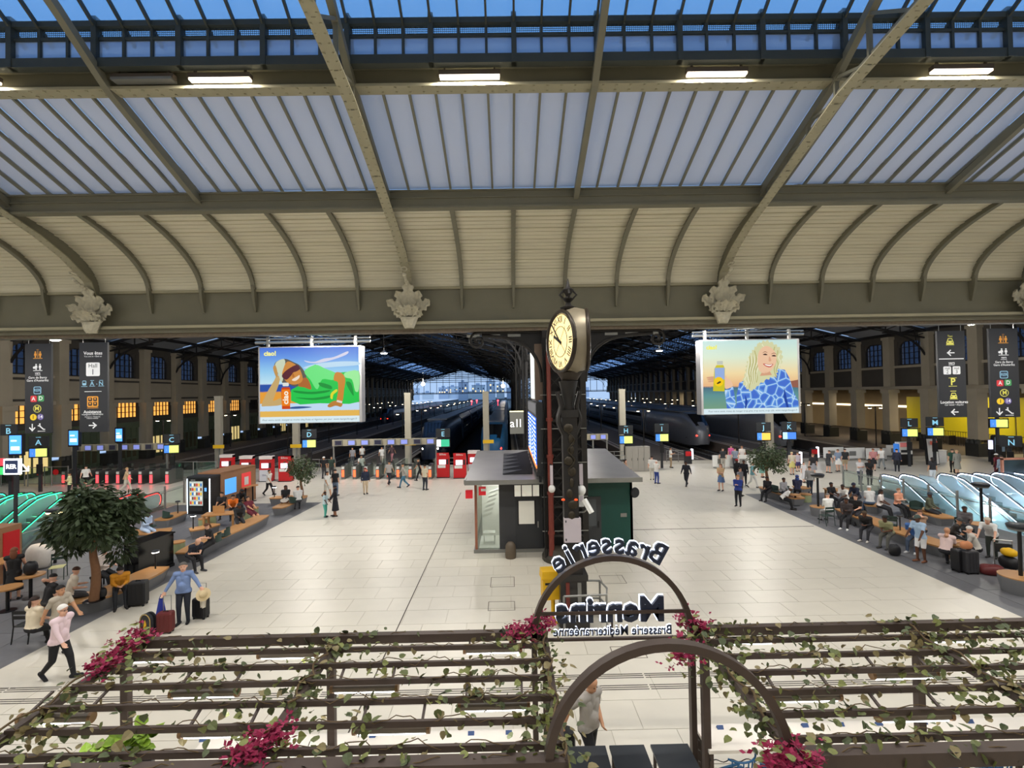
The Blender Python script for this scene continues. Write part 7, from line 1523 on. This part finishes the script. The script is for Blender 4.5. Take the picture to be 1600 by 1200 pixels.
p = fl(1474, 723); tag(MB().box(-.3, .3, 0, .4, 0, 1.0).box(-.34, .34, -.04, .44, 1.0, 1.05).build('white_bin', m_white, None, p), 'plain white bin beside the leaning panel', 'bin')
p = fl(1592, 762); t = T('dark_panel', 'large dark framed panel at the top of the escalators', 'panel', p); MB().box(-.9, 3.0, .02, .12, .1, 1.75).build('sheet', mat('dark_teal_sheet', (36,48,52), .3, var=.2), t); MB().box(-1.0, -.9, 0, .14, 0, 1.85).box(-1.0, 3.0, 0, .14, 1.75, 1.87).build('frame', mat('copper_frame', (150,100,80), .4, var=.1), t)
p = fl(1563, 727); t = T('timetable_post', 'black timetable display with violet side light', 'display', p); MB().box(-.5, .5, 0, .25, 0, 2.4).build('case', m_blk, t); MB().box(-.4, .4, -.02, 0, 1.1, 2.25).build('screen', mat('timetable_screen', (80,96,110), .3, emit=.4, var=.3, scale=9), t); MB().box(-.72, -.5, .05, .2, 1.3, 2.0).build('side_light', glow('violet_light', (206,206,255), 2.5), t)
for i, (u, v) in enumerate(((1303, 712), (1336, 713), (1370, 714), (1401, 708), (1131, 726), (1165, 726))):
    p = fl(u, v+6); t = T('barrier_board', 'white barrier board behind the crowd, %s along' % ORD[i], 'barrier', p, group='white barrier boards'); MB().box(-.9, .9, 0, .08, .15, 1.1).build('board', m_white, t); MB().box(-.5, .1, -.02, 0, .4, .8).build('print', mat('barrier_print', (120,60,90), .5) if i == 2 else m_galv, t)
    for x in (-.7, .7): MB().box(x-.05, x+.05, -.2, .3, 0, .16).build('foot', m_galv, t)
for i, (u, v) in enumerate(((1077, 715), (1274, 712), (1247, 722), (1556, 712))):
    p = fl(u, v+10); t = T('lit_bollard', 'white-lit information bollard before the trains, %s along' % ORD[i], 'bollard', p); MB().box(-.35, .25, 0, .3, 0, 1.2).build('case', m_dark, t); MB().box(.25, .38, .05, .25, .4, 1.3).build('light', glow('bollard_light', (240,244,255), 5), t); MB().box(-.3, .2, -.02, 0, .7, 1.1).build('sign', m_red, t)
for i, (u, v) in enumerate(((20, 752), (62, 752), (88, 751), (290, 742), (320, 742))):
    p = fl(u, v+8); t = T('steel_fence_panel', 'steel and glass fence panel beside the gates, %s along' % ORD[i], 'fence', p, group='steel fence panels'); b = MB()
    for x in (-.9, .9): b.tube([(x, 0, 0), (x, 0, 1.5)], .04, 6)
    for z in (.2, 1.45): b.tube([(-.9, 0, z), (.9, 0, z)], .03, 6)
    b.build('frame', m_galv, t); MB().box(-.86, .86, -.01, .01, .25, 1.4).build('glass', m_clear, t)
    if i in (1, 2): MB().lathe([(.22, 0), (.22, .02)], n=16).build('no_entry_disc', m_red, t, (0, -.04, 1.05)).rotation_euler = (PI/2, 0, 0)
for i, (u, v) in enumerate(((455, 735), (480, 735), (505, 735), (700, 733), (960, 722), (990, 721), (1060, 720))):
    p = fl(u, v+2); b = MB()
    for z in (.35, .7, 1.05): b.tube([(-1.1, 0, z), (1.1, 0, z)], .025, 6)
    t = T('tube_railing', 'grey tube railing at the platform heads, %s along' % ORD[i], 'railing', p, group='tube railings'); b.build('rails', m_galv, t)['kind'] = 'stuff'
    for x in (-1.05, 0, 1.05): MB().tube([(x, 0, 0), (x, 0, 1.08)], .03, 6).build('post', m_galv, t)
for i, (u, v) in enumerate(((462, 697), (641, 693), (341, 698), (763, 690))):
    p = at(u, v, 46.6); tag(MB().box(-.5, .5, 0, .1, -.16, .16).build('yellow_sign', mat('yellow_sign', (214,170,30), .5, emit=.15, var=0), None, p), 'small yellow platform sign, %s from the centre' % ORD[i], 'sign'); MB().box(-.06, .06, .1, .2, -p.z, .1).build('post', m_galv, [o for o in bpy.data.objects if o.name.startswith('yellow_sign')][-1])
# ------------------------------------------------------------------ luggage
def suitcase(label, p, w_, d_, h, m, rz=0., handle=0., name='suitcase'):
    t = T(name, label, 'suitcase', p, rz); b = MB(); z0 = .06
    def rr(z, k): return [(x*k, y*k, z) for x, y in [(w_/2-.04, -d_/2), (w_/2, -d_/2+.04), (w_/2, d_/2-.04), (w_/2-.04, d_/2), (-w_/2+.04, d_/2), (-w_/2, d_/2-.04), (-w_/2, -d_/2+.04), (-w_/2+.04, -d_/2)]]
    b.loft([rr(z0, .9), rr(z0+.04, 1), rr(h-.04, 1), rr(h, .9)]); b.build('shell', m, t)
    for x in (-w_*.25, 0, w_*.25): MB().box(x-.012, x+.012, -d_/2-.008, -d_/2, z0+.06, h-.06).build('rib', m, t)
    for x in (-w_/2+.06, w_/2-.06):
        for y in (-d_/2+.05, d_/2-.05): MB().lathe([(.035, 0), (.035, .06)], (x, y, 0), 8).build('wheel', m_blk, t)
    MB().tube([(-.06, 0, h), (-.06, 0, h+.03), (.06, 0, h+.03), (.06, 0, h)], .012, 6).build('carry_handle', m_blk, t)
    if handle:
        MB().tube([(-.1, d_/2-.04, h), (-.1, d_/2-.04, h+handle), (.1, d_/2-.04, h+handle), (.1, d_/2-.04, h)], .011, 6).build('pull_handle', m_galv, t)
    return t
m_case = mat('black_suitcase', (24,24,28), .5, var=.15); m_maroon = mat('maroon_suitcase', (96,34,34), .5, var=.15); m_bluebag = mat('blue_bag', (40,56,150), .6, var=.15)
suitcase('large black suitcase beside the tree bench', fl(216, 946), .5, .34, .76, m_case, .2); suitcase('maroon suitcase under the blue shoulder bag', fl(259, 989), .40, .26, .58, m_maroon, .15, .42); suitcase('black suitcase with a hat and scarf on its handle', fl(314, 966), .42, .27, .6, m_case, -.1, .40)
suitcase('black suitcase before the low table, closer to the bench', fl(1500, 893), .44, .32, .78, m_case, .1); suitcase('black suitcase before the low table, closer to the trolley', fl(1515, 896), .46, .34, .80, mat('charcoal_suitcase', (44,44,48), .5, var=.1), .0); suitcase('black suitcase behind the bald man in the grey polo', V((p_arch['loc'][0]-.42, p_arch['loc'][1]+.30, 0)), .42, .26, .62, m_case, .3, .40)
lhw, rhw = None, None
def hands_fix():
    # bag and hat held by the man in blue
    R_ = wpos(p_blue, p_blue['R']); L_ = wpos(p_blue, p_blue['L'])
    b = MB(); b.surf(lambda a, c: (.17*math.cos(2*PI*a)*(.35+.65*c), .07*math.sin(2*PI*a)*(.4+.6*c), -.1-.52*c), 16, 8); b.add([(.17*math.cos(2*PI*a/16), .07*math.sin(2*PI*a/16), -.62) for a in range(16)], [tuple(range(16))])
    t = T('shoulder_bag', "blue shoulder bag hanging from the blue-shirted man's hand", 'bag', (R_.x-.05, R_.y, R_.z)); b.build('bag_body', m_bluebag, t, smooth=1.); MB().tube([(-.06, 0, -.12), (0, 0, .03), (.06, 0, -.12)], .012, 6).build('strap', m_bluebag, t)
    t = T('sun_hat', "pale straw hat held in the blue-shirted man's hand", 'hat', (L_.x+.06, L_.y-.05, L_.z-.1)); t.rotation_euler = (.9, .5, 0); MB().lathe([(.19, -.01), (.11, .0), (.1, .08), (.06, .12), (0, .125)], n=20).build('crown', mat('straw', (206,186,146), .8, var=.1, scale=20), t, smooth=1.); MB().lathe([(.105, .005), (.105, .035)], n=20).build('band', m_white, t)
    t = tag(MB().surf(lambda a, c: ((a-.5)*.2*(1-.3*c), .04*math.sin(a*9), -.4*c), 10, 6).surf(lambda a, c: ((.5-a)*.2*(1-.3*c), .04*math.sin((1-a)*9)+.012, -.4*c), 10, 6).build('white_scarf', mat('white_cloth', (222,214,200), .8), None, (L_.x, L_.y+.03, L_.z-.12)), 'white scarf draped over the black suitcase handle', 'scarf')
# trolley, bags, small things
p = fl(1577, 896); t = T('luggage_trolley', 'steel luggage trolley loaded with bags at the taxi side edge', 'trolley', p, -.5); b = MB()
for x in (-.25, .25): b.tube([(x, -.4, .14), (x, .4, .14), (x, .5, 1.0)], .02, 6)
b.tube([(-.25, .5, 1.0), (.25, .5, 1.0)], .025, 6).tube([(-.25, -.4, .14), (.25, -.4, .14)], .02, 6).tube([(-.25, .1, .14), (.25, .1, .14)], .02, 6); b.build('frame', m_steel, t); MB().box(-.22, .22, .42, .48, .6, .9).build('panel', m_dark, t)
for x, y in ((-.25, .35), (.25, .35), (0, -.38)): MB().lathe([(.09, -.02), (.09, .02)], n=12).build('wheel', m_blk, t, (x, y, .09)).rotation_euler = (0, PI/2, 0)
def softbag(name, label, p, r, m, rz=0.): return tag(MB().surf(lambda a, c: (r[0]*math.cos(2*PI*a)*math.sin(PI*c)**.5, r[1]*math.sin(2*PI*a)*math.sin(PI*c)**.5, r[2]*(1-math.cos(PI*c))*.5*(1+.05*math.sin(6*a*PI))), 16, 10).build(name, m, None, p, rz, smooth=1.2), label, 'bag')
softbag('holdall', 'dark red holdall on the floor beside the trolley', fl(1549, 898), (.38, .25, .34), m_maroon, -.3); softbag('travel_bag', 'black travel bag loaded on the trolley', V((p.x, p.y, .17)), (.22, .32, .42), m_case); softbag('yellow_bag', 'yellow bag tied on top of the trolley', V((p.x, p.y-.02, .6)), (.2, .25, .26), m_yel)
softbag('rucksack', 'black rucksack on the floor by the blue T-shirt', fl(1398, 868), (.22, .18, .42), m_case); softbag('rucksack', 'black rucksack on the side table by the black dress', V((*fl(48, 935).xy, .785)), (.2, .17, .42), m_case); softbag('coat_bundle', 'tan coat bundle on the escalator side bench', V((*fl(1452, 814).xy, .44)), (.3, .2, .22), mat('tan_coat', (170,140,104), .8)); softbag('rucksack', 'dark rucksack leaning on the tree trunk', fl(158, 934, .45), (.16, .12, .3), m_case); softbag('paper_bag', 'printed paper bag on the black suitcases', V((*fl(1511, 896).xy, .84)), (.2, .14, .26), mat('paper_bag_print', (196,130,90), .7, var=.3, scale=6))
# pergola notice board (arched A-board)
p = fl(229, 994); t = T('arched_signboard', 'small arched dark signboard with gold outline and flame', 'sign', p, -.25); arc = [(-.2, 0)] + [(-.2*math.cos(a), .42+.2*math.sin(a)) for a in [PI*j/12 for j in range(13)]] + [(.2, 0)]
MB().prism(arc, -.04, .04, 'xz').build('board', m_dark, t); MB().tube([(x*.86, -.045, z*.94+.02) for x, z in arc], .012, 5).build('gold_outline', mat('gold_line', (190,160,96), .4, .3), t); MB().prism([(-.05, .2), (.05, .2), (.04, .34), (0, .46), (-.04, .34)], -.05, -.04, 'xz').build('flame', m_yel, t); MB().prism([(x, z) for x, z in arc], .1, .14, 'xz').build('rear_board', m_dark, t)
# ------------------------------------------------------------------ restaurant pergola in front of the terrace
m_bar = mat('pergola_bronze', (74,62,56), .5, .2, var=.12, scale=6); m_stemv = mat('vine_stem', (96,78,52), .8, var=.2)
m_lf = [mat('vine_leaf_%d' % i, c, .55, var=.25, scale=14) for i, c in enumerate(((92,100,56), (118,124,66), (128,116,78), (82,92,60)))]
m_mag = mat('bougainvillea', (146,26,70), .6, var=.4, scale=18)
PZ = 2.7; PYF, PYN = 7.95, 5.2; BARS = [7.6, 7.16, 6.75, 6.31, 5.88, 5.46]
XB = {'piano side': [-5.85, -2.75, .52], 'counter side': [2.95, 6.25, 9.6]}
for side, xs in XB.items():
    pg = T('pergola', 'bronze steel pergola hung with vines, ' + side, 'pergola', (0, 0, 0)); x0, x1 = xs[0], xs[-1]
    MB().box(x0, x1, PYF-.06, PYF+.06, PZ-.08, PZ+.05).build('edge_beam', m_bar, pg); MB().box(x0, x1, PYN-.08, PYN+.08, PZ-.1, PZ+.05).build('edge_beam', m_bar, pg)
    for y in BARS: MB().box(x0, x1, y-.022, y+.022, PZ-.05, PZ+.02).build('cross_bar', m_bar, pg)
    for x in xs:
        MB().box(x-.045, x+.045, PYN, PYF, PZ-.12, PZ-.02).build('side_beam', m_bar, pg)
        for y in (PYF-.25, PYN+.1): MB().box(x-.055, x+.055, y-.055, y+.055, 0, PZ-.1).build('post', m_bar, pg)
# arches
PA = 2.62
def arch(label, Y, sx, r=1.245, legs=True):
    t = T('entrance_arch', label, 'arch', (1.60, Y, 0)); P = [(-r, 0), (-r, PZ*.5), (-r, PA)] + [(-r*math.cos(a), PA+r*math.sin(a)) for a in [PI*j/28 for j in range(1, 28)]] + [(r, PA), (r, PZ*.5), (r, 0)]; ring = []
    for i, (x, z) in enumerate(P):
        a, b = P[max(i-1, 0)], P[min(i+1, len(P)-1)]; d = V((b[0]-a[0], 0, b[1]-a[1])).normalized(); n = V((-d.z, 0, d.x)); q = V((x, 0, z)); ring.append([q-n*.042+V((0, -sx, 0)), q+n*.042+V((0, -sx, 0)), q+n*.042+V((0, sx, 0)), q-n*.042+V((0, sx, 0))])
    MB().loft(ring).build('arch_tube', m_bar, t, smooth=.5); return t
a1 = arch('far bronze arch carrying the restaurant lettering', PYF, .06); a2 = arch('near bronze arch without lettering', PYN, .06)
m_let = mat('letter_navy', (38,46,66), .4, var=.05); m_halo = glow('letter_halo', (226,236,255), 2.0)
def letter(ch, x, z, size, ang, off=.0):
    for nm, m, dy, ex, of in (('letter', m_let, 0, .03, off), ('letter_light', m_halo, .05, .012, off+.013)):
        c = ob(nm, text_me(ch, size, m, ext=ex, off=of), a1, (x, dy, z)); c.rotation_euler = (Matrix.Rotation(ang, 3, 'Y') @ Matrix.Rotation(PI, 3, 'Z') @ Matrix.Rotation(PI/2, 3, 'X')).to_euler()
for i, ch in enumerate('Brasserie'):
    a = math.radians(30-i*8.2); r = 1.245+.24 + (.0 if ch == 'B' else -.03); letter(ch, r*math.sin(a), PA+r*math.cos(a), .46, a, .012)
zM = at(955, 954, PYF).z; zS = at(955, 984, PYF).z
wds = {'M': .40, 'e': .27, 'n': .27, 'r': .19, 'i': .14, 's': .24, 'a': .26}; x = .83
for ch in 'Menrins': letter(ch, x-wds[ch]/2, zM, .52, 0, .025); x -= wds[ch]*.98
MB().box(-1.2, 1.2, -.07, -.04, zM-.03, zM+.02).build('letter_rail', m_bar, a1); MB().box(-1.22, 1.22, .0, .05, zS-.17, zS-.13).build('letter_rail', m_bar, a1); MB().box(-.015, .015, .03, .05, zS-.13, zM).build('letter_stay', m_bar, a1)
for nm, m, dy, of in (('small_lettering', m_let, 0, .008), ('letter_light', m_halo, .03, .012)):
    c = ob(nm, text_me('Brasserie Méditerranéenne', .2, m, ext=.012, off=of), a1, (0, dy, zS-.02)); c.rotation_euler = (PI/2, 0, PI); c.scale = (.86, 1, 1)
# tube lamps
m_tube = glow('tube_white', (250,250,255), 6); m_cop = mat('copper_bracket', (140,110,80), .4, .5)
TUBES = [(222, 1028), (320, 1082), (88, 1122), (342, 1143), (450, 1022), (570, 1074), (612, 1138), (770, 1014), (772, 1102), (1165, 1000), (1412, 1053), (1428, 1118), (1258, 1088), (1475, 997)]
cyl = MB().tube([(-.42, 0, 0), (.42, 0, 0)], .055, 12).mesh('housing', mat('tube_housing', (120,110,98), .4, .3)); dif2 = MB().tube([(-.40, 0, -.035), (.40, 0, -.035)], .038, 10).mesh('tube', m_tube); endc = MB().tube([(-.02, 0, 0), (.02, 0, 0)], .065, 12).mesh('end_cap', m_cop)
for i, (u, v) in enumerate(TUBES):
    p = fl(u, v, 2.52); t = T('tube_lamp', 'glowing tube lamp under the pergola bars, %s counted from the piano side' % ORD[sorted(range(len(TUBES)), key=lambda q: fl(*TUBES[q], 2.52).x).index(i)], 'lamp', p, group='pergola tube lamps')
    ob('housing', cyl, t); ob('tube', dif2, t); ob('end_cap', endc, t, (-.44, 0, 0)); ob('end_cap', endc, t, (.44, 0, 0))
    yb_ = min([PYF]+BARS, key=lambda y: abs(y-p.y-.15)); MB().bar((-.36, 0, .04), (-.36, yb_-p.y, PZ-.05-2.52), .03).bar((.36, 0, .04), (.36, yb_-p.y, PZ-.05-2.52), .03).build('bracket', m_bar, t); lamp('lamp_light', t, (0, 0, -.08), 4, (.8, .05), (1, .98, .95))
# vines
R = random.Random(21)
def leaf_mesh(i):
    b = MB(); n = 5
    b.add([(0, 0, 0), (.35, .1, .10), (.46, .38, .06), (.3, .72, .02), (0, 1, -.14), (-.3, .72, .02), (-.46, .38, .06), (-.35, .1, .10), (0, .45, -.05)], [(0, 1, 8), (1, 2, 8), (2, 3, 8), (3, 4, 8), (4, 5, 8), (5, 6, 8), (6, 7, 8), (7, 0, 8)])
    return b.mesh('leaf', m_lf[i])
LM = [leaf_mesh(i) for i in range(4)]; LV = [[tuple(v.co) for v in m.vertices] for m in LM]; LFc = [tuple(p.vertices) for p in LM[0].polygons]
ROWS = [PYF] + BARS + [PYN]; nleaf = 0
def dens(x, y):
    d = .55+.45*math.sin(x*2.1+y*3.3)+.35*math.sin(x*5.3-y*2.2)
    if x > 6: d += .7
    if 2.8 < x < 4.6: d += .35
    if -.6 < x < .6: d += .5
    if x < -5.2: d += .3
    return max(.08, d)
for side, xs in XB.items():
    for bi in range(2):
        xa, xb = xs[bi], xs[bi+1]
        for ri, y in enumerate(ROWS):
            v = T('vine', 'leafy vine twined along the %s pergola bar of the %s, %s bay' % (ORD[ri], side, 'outer' if (bi == 0) == (side == 'piano side') else 'inner'), 'vine', ((xa+xb)/2, y, PZ), group='vines on the pergola'); cx = (xa+xb)/2
            ph = R.uniform(0, 6); st = [(xa-cx+(xb-xa)*k/40, .035*math.sin(k*.9+ph)+R.gauss(0, .012), .03+.03*math.cos(k*.7+ph*2)+R.gauss(0, .012)) for k in range(41)]; MB().tube(st, .006, 5).build('stem', m_stemv, v)
            fol = MB(); sel = []
            n = int((xb-xa)*44)
            for k in range(n):
                x = R.uniform(xa, xb)
                if R.random() > dens(x, y)*.62: continue
                droop = R.random() < .22; z = R.uniform(-.45, -.05) if droop else R.gauss(.02, .06); s_ = R.uniform(.06, .125)
                e = Matrix.Translation((x-cx, R.gauss(0, .06), z)) @ Matrix.Rotation(R.uniform(0, 6.28), 4, 'Z') @ Matrix.Rotation(R.uniform(-1.3, .5), 4, 'X') @ Matrix.Rotation(R.gauss(0, .5), 4, 'Y') @ Matrix.Scale(s_, 4); sel.append((e, R.randrange(4)))
            big = ri >= 5 and nleaf < 290
            if big:
                for e, i in sel: c = ob('leaf', LM[i], v); c.matrix_local = e; nleaf += 1
            elif sel:
                for e, i in sel: fol.k = i; fol.add([e @ V(q) for q in LV[i]], LFc)
                fo = fol.build('foliage', m_lf, v); fo['kind'] = 'stuff'
# denser runs on the side beams
for i, (x, y0, y1, nn, lab) in enumerate(((-5.85, 5.2, 7.9, 150, 'outer piano side beam'), (-2.75, 6.2, 7.9, 150, 'middle piano side beam'), (.52, 5.2, 7.9, 230, 'beam left of the arch'), (2.95, 5.3, 7.9, 260, 'beam right of the arch'), (6.25, 5.3, 7.9, 200, 'middle counter side beam'), (8.2, 6.4, 7.9, 260, 'outer counter side bars'))):
    v = T('vine', 'thick leafy vine along the ' + lab, 'vine', (x, (y0+y1)/2, PZ), group='vines on the pergola beams'); MB().tube([(.05*math.sin(k), (y0-y1)/2+(y1-y0)*k/20, .02+.04*math.cos(k)) for k in range(21)], .014, 5).build('stem', m_stemv, v); fol = MB()
    for k in range(nn):
        s_ = R.uniform(.06, .12); e = Matrix.Translation((R.gauss(0, .13 if i < 5 else .5), R.uniform((y0-y1)/2, (y1-y0)/2), R.gauss(-.02, .08)-(R.random() < .35)*R.uniform(.05, .55))) @ Matrix.Rotation(R.uniform(0, 6.28), 4, 'Z') @ Matrix.Rotation(R.uniform(-1.3, .5), 4, 'X') @ Matrix.Scale(s_, 4); q = R.randrange(4); fol.k = q; fol.add([e @ V(z) for z in LV[q]], LFc)
    fol.build('foliage', m_lf, v)['kind'] = 'stuff'
# bougainvillea
def bract(b, p, s_):
    for j in range(3):
        a = j*2.1+R.uniform(0, 1); u_ = V((math.cos(a), math.sin(a), R.uniform(-.2, .7))).normalized(); sd_ = u_.cross(V((R.gauss(0, 1), R.gauss(0, 1), 1))).normalized(); b.add([p, p+u_*s_*.5+sd_*s_*.32, p+u_*s_, p+u_*s_*.5-sd_*s_*.32], [(0, 1, 2, 3)])
for i, (pts, n, sp, lab) in enumerate(((((222, 992), (200, 1008), (178, 1024), (158, 1042)), 240, .09, 'magenta bougainvillea along the outer piano side beam'), (((850, 972), (830, 982), (806, 990)), 190, .10, 'magenta bougainvillea left of the lettered arch'), (((1070, 968), (1092, 978), (1070, 1010), (1066, 1026)), 210, .10, 'magenta bougainvillea right of the lettered arch'), (((405, 1165), (382, 1180), (430, 1150)), 170, .10, 'magenta bougainvillea at the bottom edge on the piano side'), (((1238, 1184), (1215, 1192), (1262, 1190)), 150, .09, 'magenta bougainvillea at the foot of the near arch'))):
    q = [fl(u, v, PZ+.08) for u, v in pts]; t = T('bougainvillea', lab, 'flowers', q[0]); b = MB()
    for k in range(n): c = q[k % len(q)]-q[0]; bract(b, c+V((R.gauss(0, sp), R.gauss(0, sp), R.gauss(0, sp*.7))), R.uniform(.05, .085))
    b.build('bracts', m_mag, t)['kind'] = 'stuff'; g_ = MB()
    for k in range(n//6): c = q[k % len(q)]-q[0]; e = Matrix.Translation(c+V((R.gauss(0, sp*1.2), R.gauss(0, sp*1.2), R.gauss(0, sp)))) @ Matrix.Rotation(R.uniform(0, 6.28), 4, 'Z') @ Matrix.Rotation(R.uniform(-1, .5), 4, 'X') @ Matrix.Scale(.1, 4); g_.add([e @ V(z) for z in LV[0]], LFc)
    g_.build('foliage', m_lf[1], t)['kind'] = 'stuff'
    MB().tube([(0, 0, -.06)] + [tuple(p-q[0]) for p in q[1:]], .012, 5).build('stem', m_stemv, t)
# counters, chairs, dark tables
m_marb = mat('white_marble', (216,210,200), .3, var=.06, scale=1.6); m_wav = mat('wave_wire', (54,48,44), .5)
for side, x0, x1 in (('counter side', 2.95, 9.5), ('piano side', -4.95, .3)):
    t = T('bar_counter', 'white marble bar counter under the pergola, ' + side, 'counter', (x0, 0, 0)); L = x1-x0; y0, y1 = 7.6, 8.2
    MB().box(0, L, y0, y1, 1.0, 1.05).build('marble_top', m_marb, t)
    for k in range(int(L/1.3)+1):
        x = min(L-.05, .05+k*1.3)
        for y in (y0+.06, y1-.06): MB().box(x-.03, x+.03, y-.03, y+.03, 0, 1.0).build('leg', m_bar, t)
    for z in (.2, .34, .48, .62, .76, .9): MB().tube([(L*k/160, y1-.03, z+.022*math.sin(k*1.0)) for k in range(161)], .008, 4).build('wave_wire', m_wav, t)
    for z in (.2, .38, .56, .74, .9): MB().tube([(.02, y0+(y1-y0)*k/16, z+.02*math.sin(k*1.3)) for k in range(17)], .008, 4).build('wave_wire', m_wav, t)
m_card = mat('card_blue', (60,84,130), .5)
for i, (u, v) in enumerate(((1240, 1115), (1293, 1113), (1350, 1111), (1415, 1108), (1485, 1107), (1113, 1119), (335, 1137), (590, 1131), (738, 1130), (795, 1129))):
    p = fl(u, v, 1.05); tag(MB().prism([(-.035, 0), (.035, 0), (0, .05)], -.05, .05, 'yz').build('table_card', m_card, None, (p.x, min(8.1, max(7.7, p.y)), 1.05)), 'small blue tent card on the marble counter, %s along' % ORD[sorted([1240, 1293, 1350, 1415, 1485, 1113, 335, 590, 738, 795]).index(u)], 'card', 'blue table cards')
m_bch = mat('blue_wire_chair', (36,98,150), .45, var=.06)
bc = T('blue_chair', '', 'chair', (0, 0, 0), group='blue slatted chairs'); 
for j in range(6): MB().box(-.21, .21, -.2+j*.07, -.155+j*.07, .45, .465).build('seat_slat', m_bch, bc)
for j in range(7):
    a = -.95+j*.316; MB().tube([(.24*math.sin(a), .2*math.cos(a)+.02, .46), (.27*math.sin(a), .24*math.cos(a)+.03, .84)], .011, 5).build('back_bar', m_bch, bc)
MB().tube([(.27*math.sin(-1.2+k*.2), .24*math.cos(-1.2+k*.2)+.03, .84) for k in range(13)], .016, 6).build('back_rail', m_bch, bc)
for x in (-.2, .2):
    for y in (-.18, .2): MB().tube([(x*1.1, y*1.1, 0), (x, y, .45)], .013, 5).build('leg', m_bch, bc)
CH = [(1150, 1180), (1214, 1188), (1293, 1190), (1387, 1190), (1474, 1190), (1545, 1176), (482, 1190), (576, 1187), (664, 1185), (740, 1182)]; first = True; order = sorted(range(len(CH)), key=lambda q: CH[q][0])
for i, (u, v) in enumerate(CH):
    p = at(u, v, 7.9); lab = 'blue slatted chair facing the marble counter, %s along' % ORD[order.index(i)]
    if first: bc.location = (p.x, 7.9, 0); bc.rotation_euler = (0, 0, PI+.3); bc['label'] = lab; first = False
    else: dup(bc, (p.x, 7.9, 0), PI+R.uniform(-.5, .5), lab)
m_dkt = mat('dark_table_top', (50,54,60), .35, var=.06)
for i, (x0, x1) in enumerate(((.80, 1.40), (1.46, 1.99), (2.09, 2.66))):
    t = T('host_table', 'narrow dark high table under the near arch, ' + ['against the man in grey polo', 'middle of three', 'next to the marble counter'][i], 'table', ((x0+x1)/2, 7.2, 0), group='dark high tables'); w_ = (x1-x0)/2
    MB().box(-w_, w_, -.5, .5, 1.06, 1.1).build('table_top', m_dkt, t)
    for x in (-w_+.05, w_-.05):
        for y in (-.45, .45): MB().box(x-.02, x+.02, y-.02, y+.02, 0, 1.06).build('leg', m_bar, t)
# potted plants by the outer pergola posts
for i, (u, v, c) in enumerate(((208, 1176, (110,140,40)), (160, 1194, (120,110,60)))):
    p = at(u, v, 6.6); t = T('potted_plant', ['bright green potted plant at the bottom edge', 'orange-flowered potted plant at the bottom corner'][i], 'plant', (p.x, 6.6, 0)); MB().lathe([(.16, 0), (.22, .9*p.z-.12), (.24, p.z-.1), (0, p.z-.14)], n=14).build('pot', m_dark, t, smooth=SM); b = MB()
    for k in range(60): e = Matrix.Translation((R.gauss(0, .12), R.gauss(0, .12), p.z+R.uniform(-.1, .25))) @ Matrix.Rotation(R.uniform(0, 6.28), 4, 'Z') @ Matrix.Rotation(R.uniform(-.6, 1.0), 4, 'X') @ Matrix.Scale(R.uniform(.1, .2), 4); b.add([e @ V(z) for z in LV[0]], LFc)
    b.build('foliage', mat('bright_leaf', (120,150,40), .5, var=.3), t)['kind'] = 'stuff'
# ------------------------------------------------------------------ build the figures
make_people()
hands_fix()
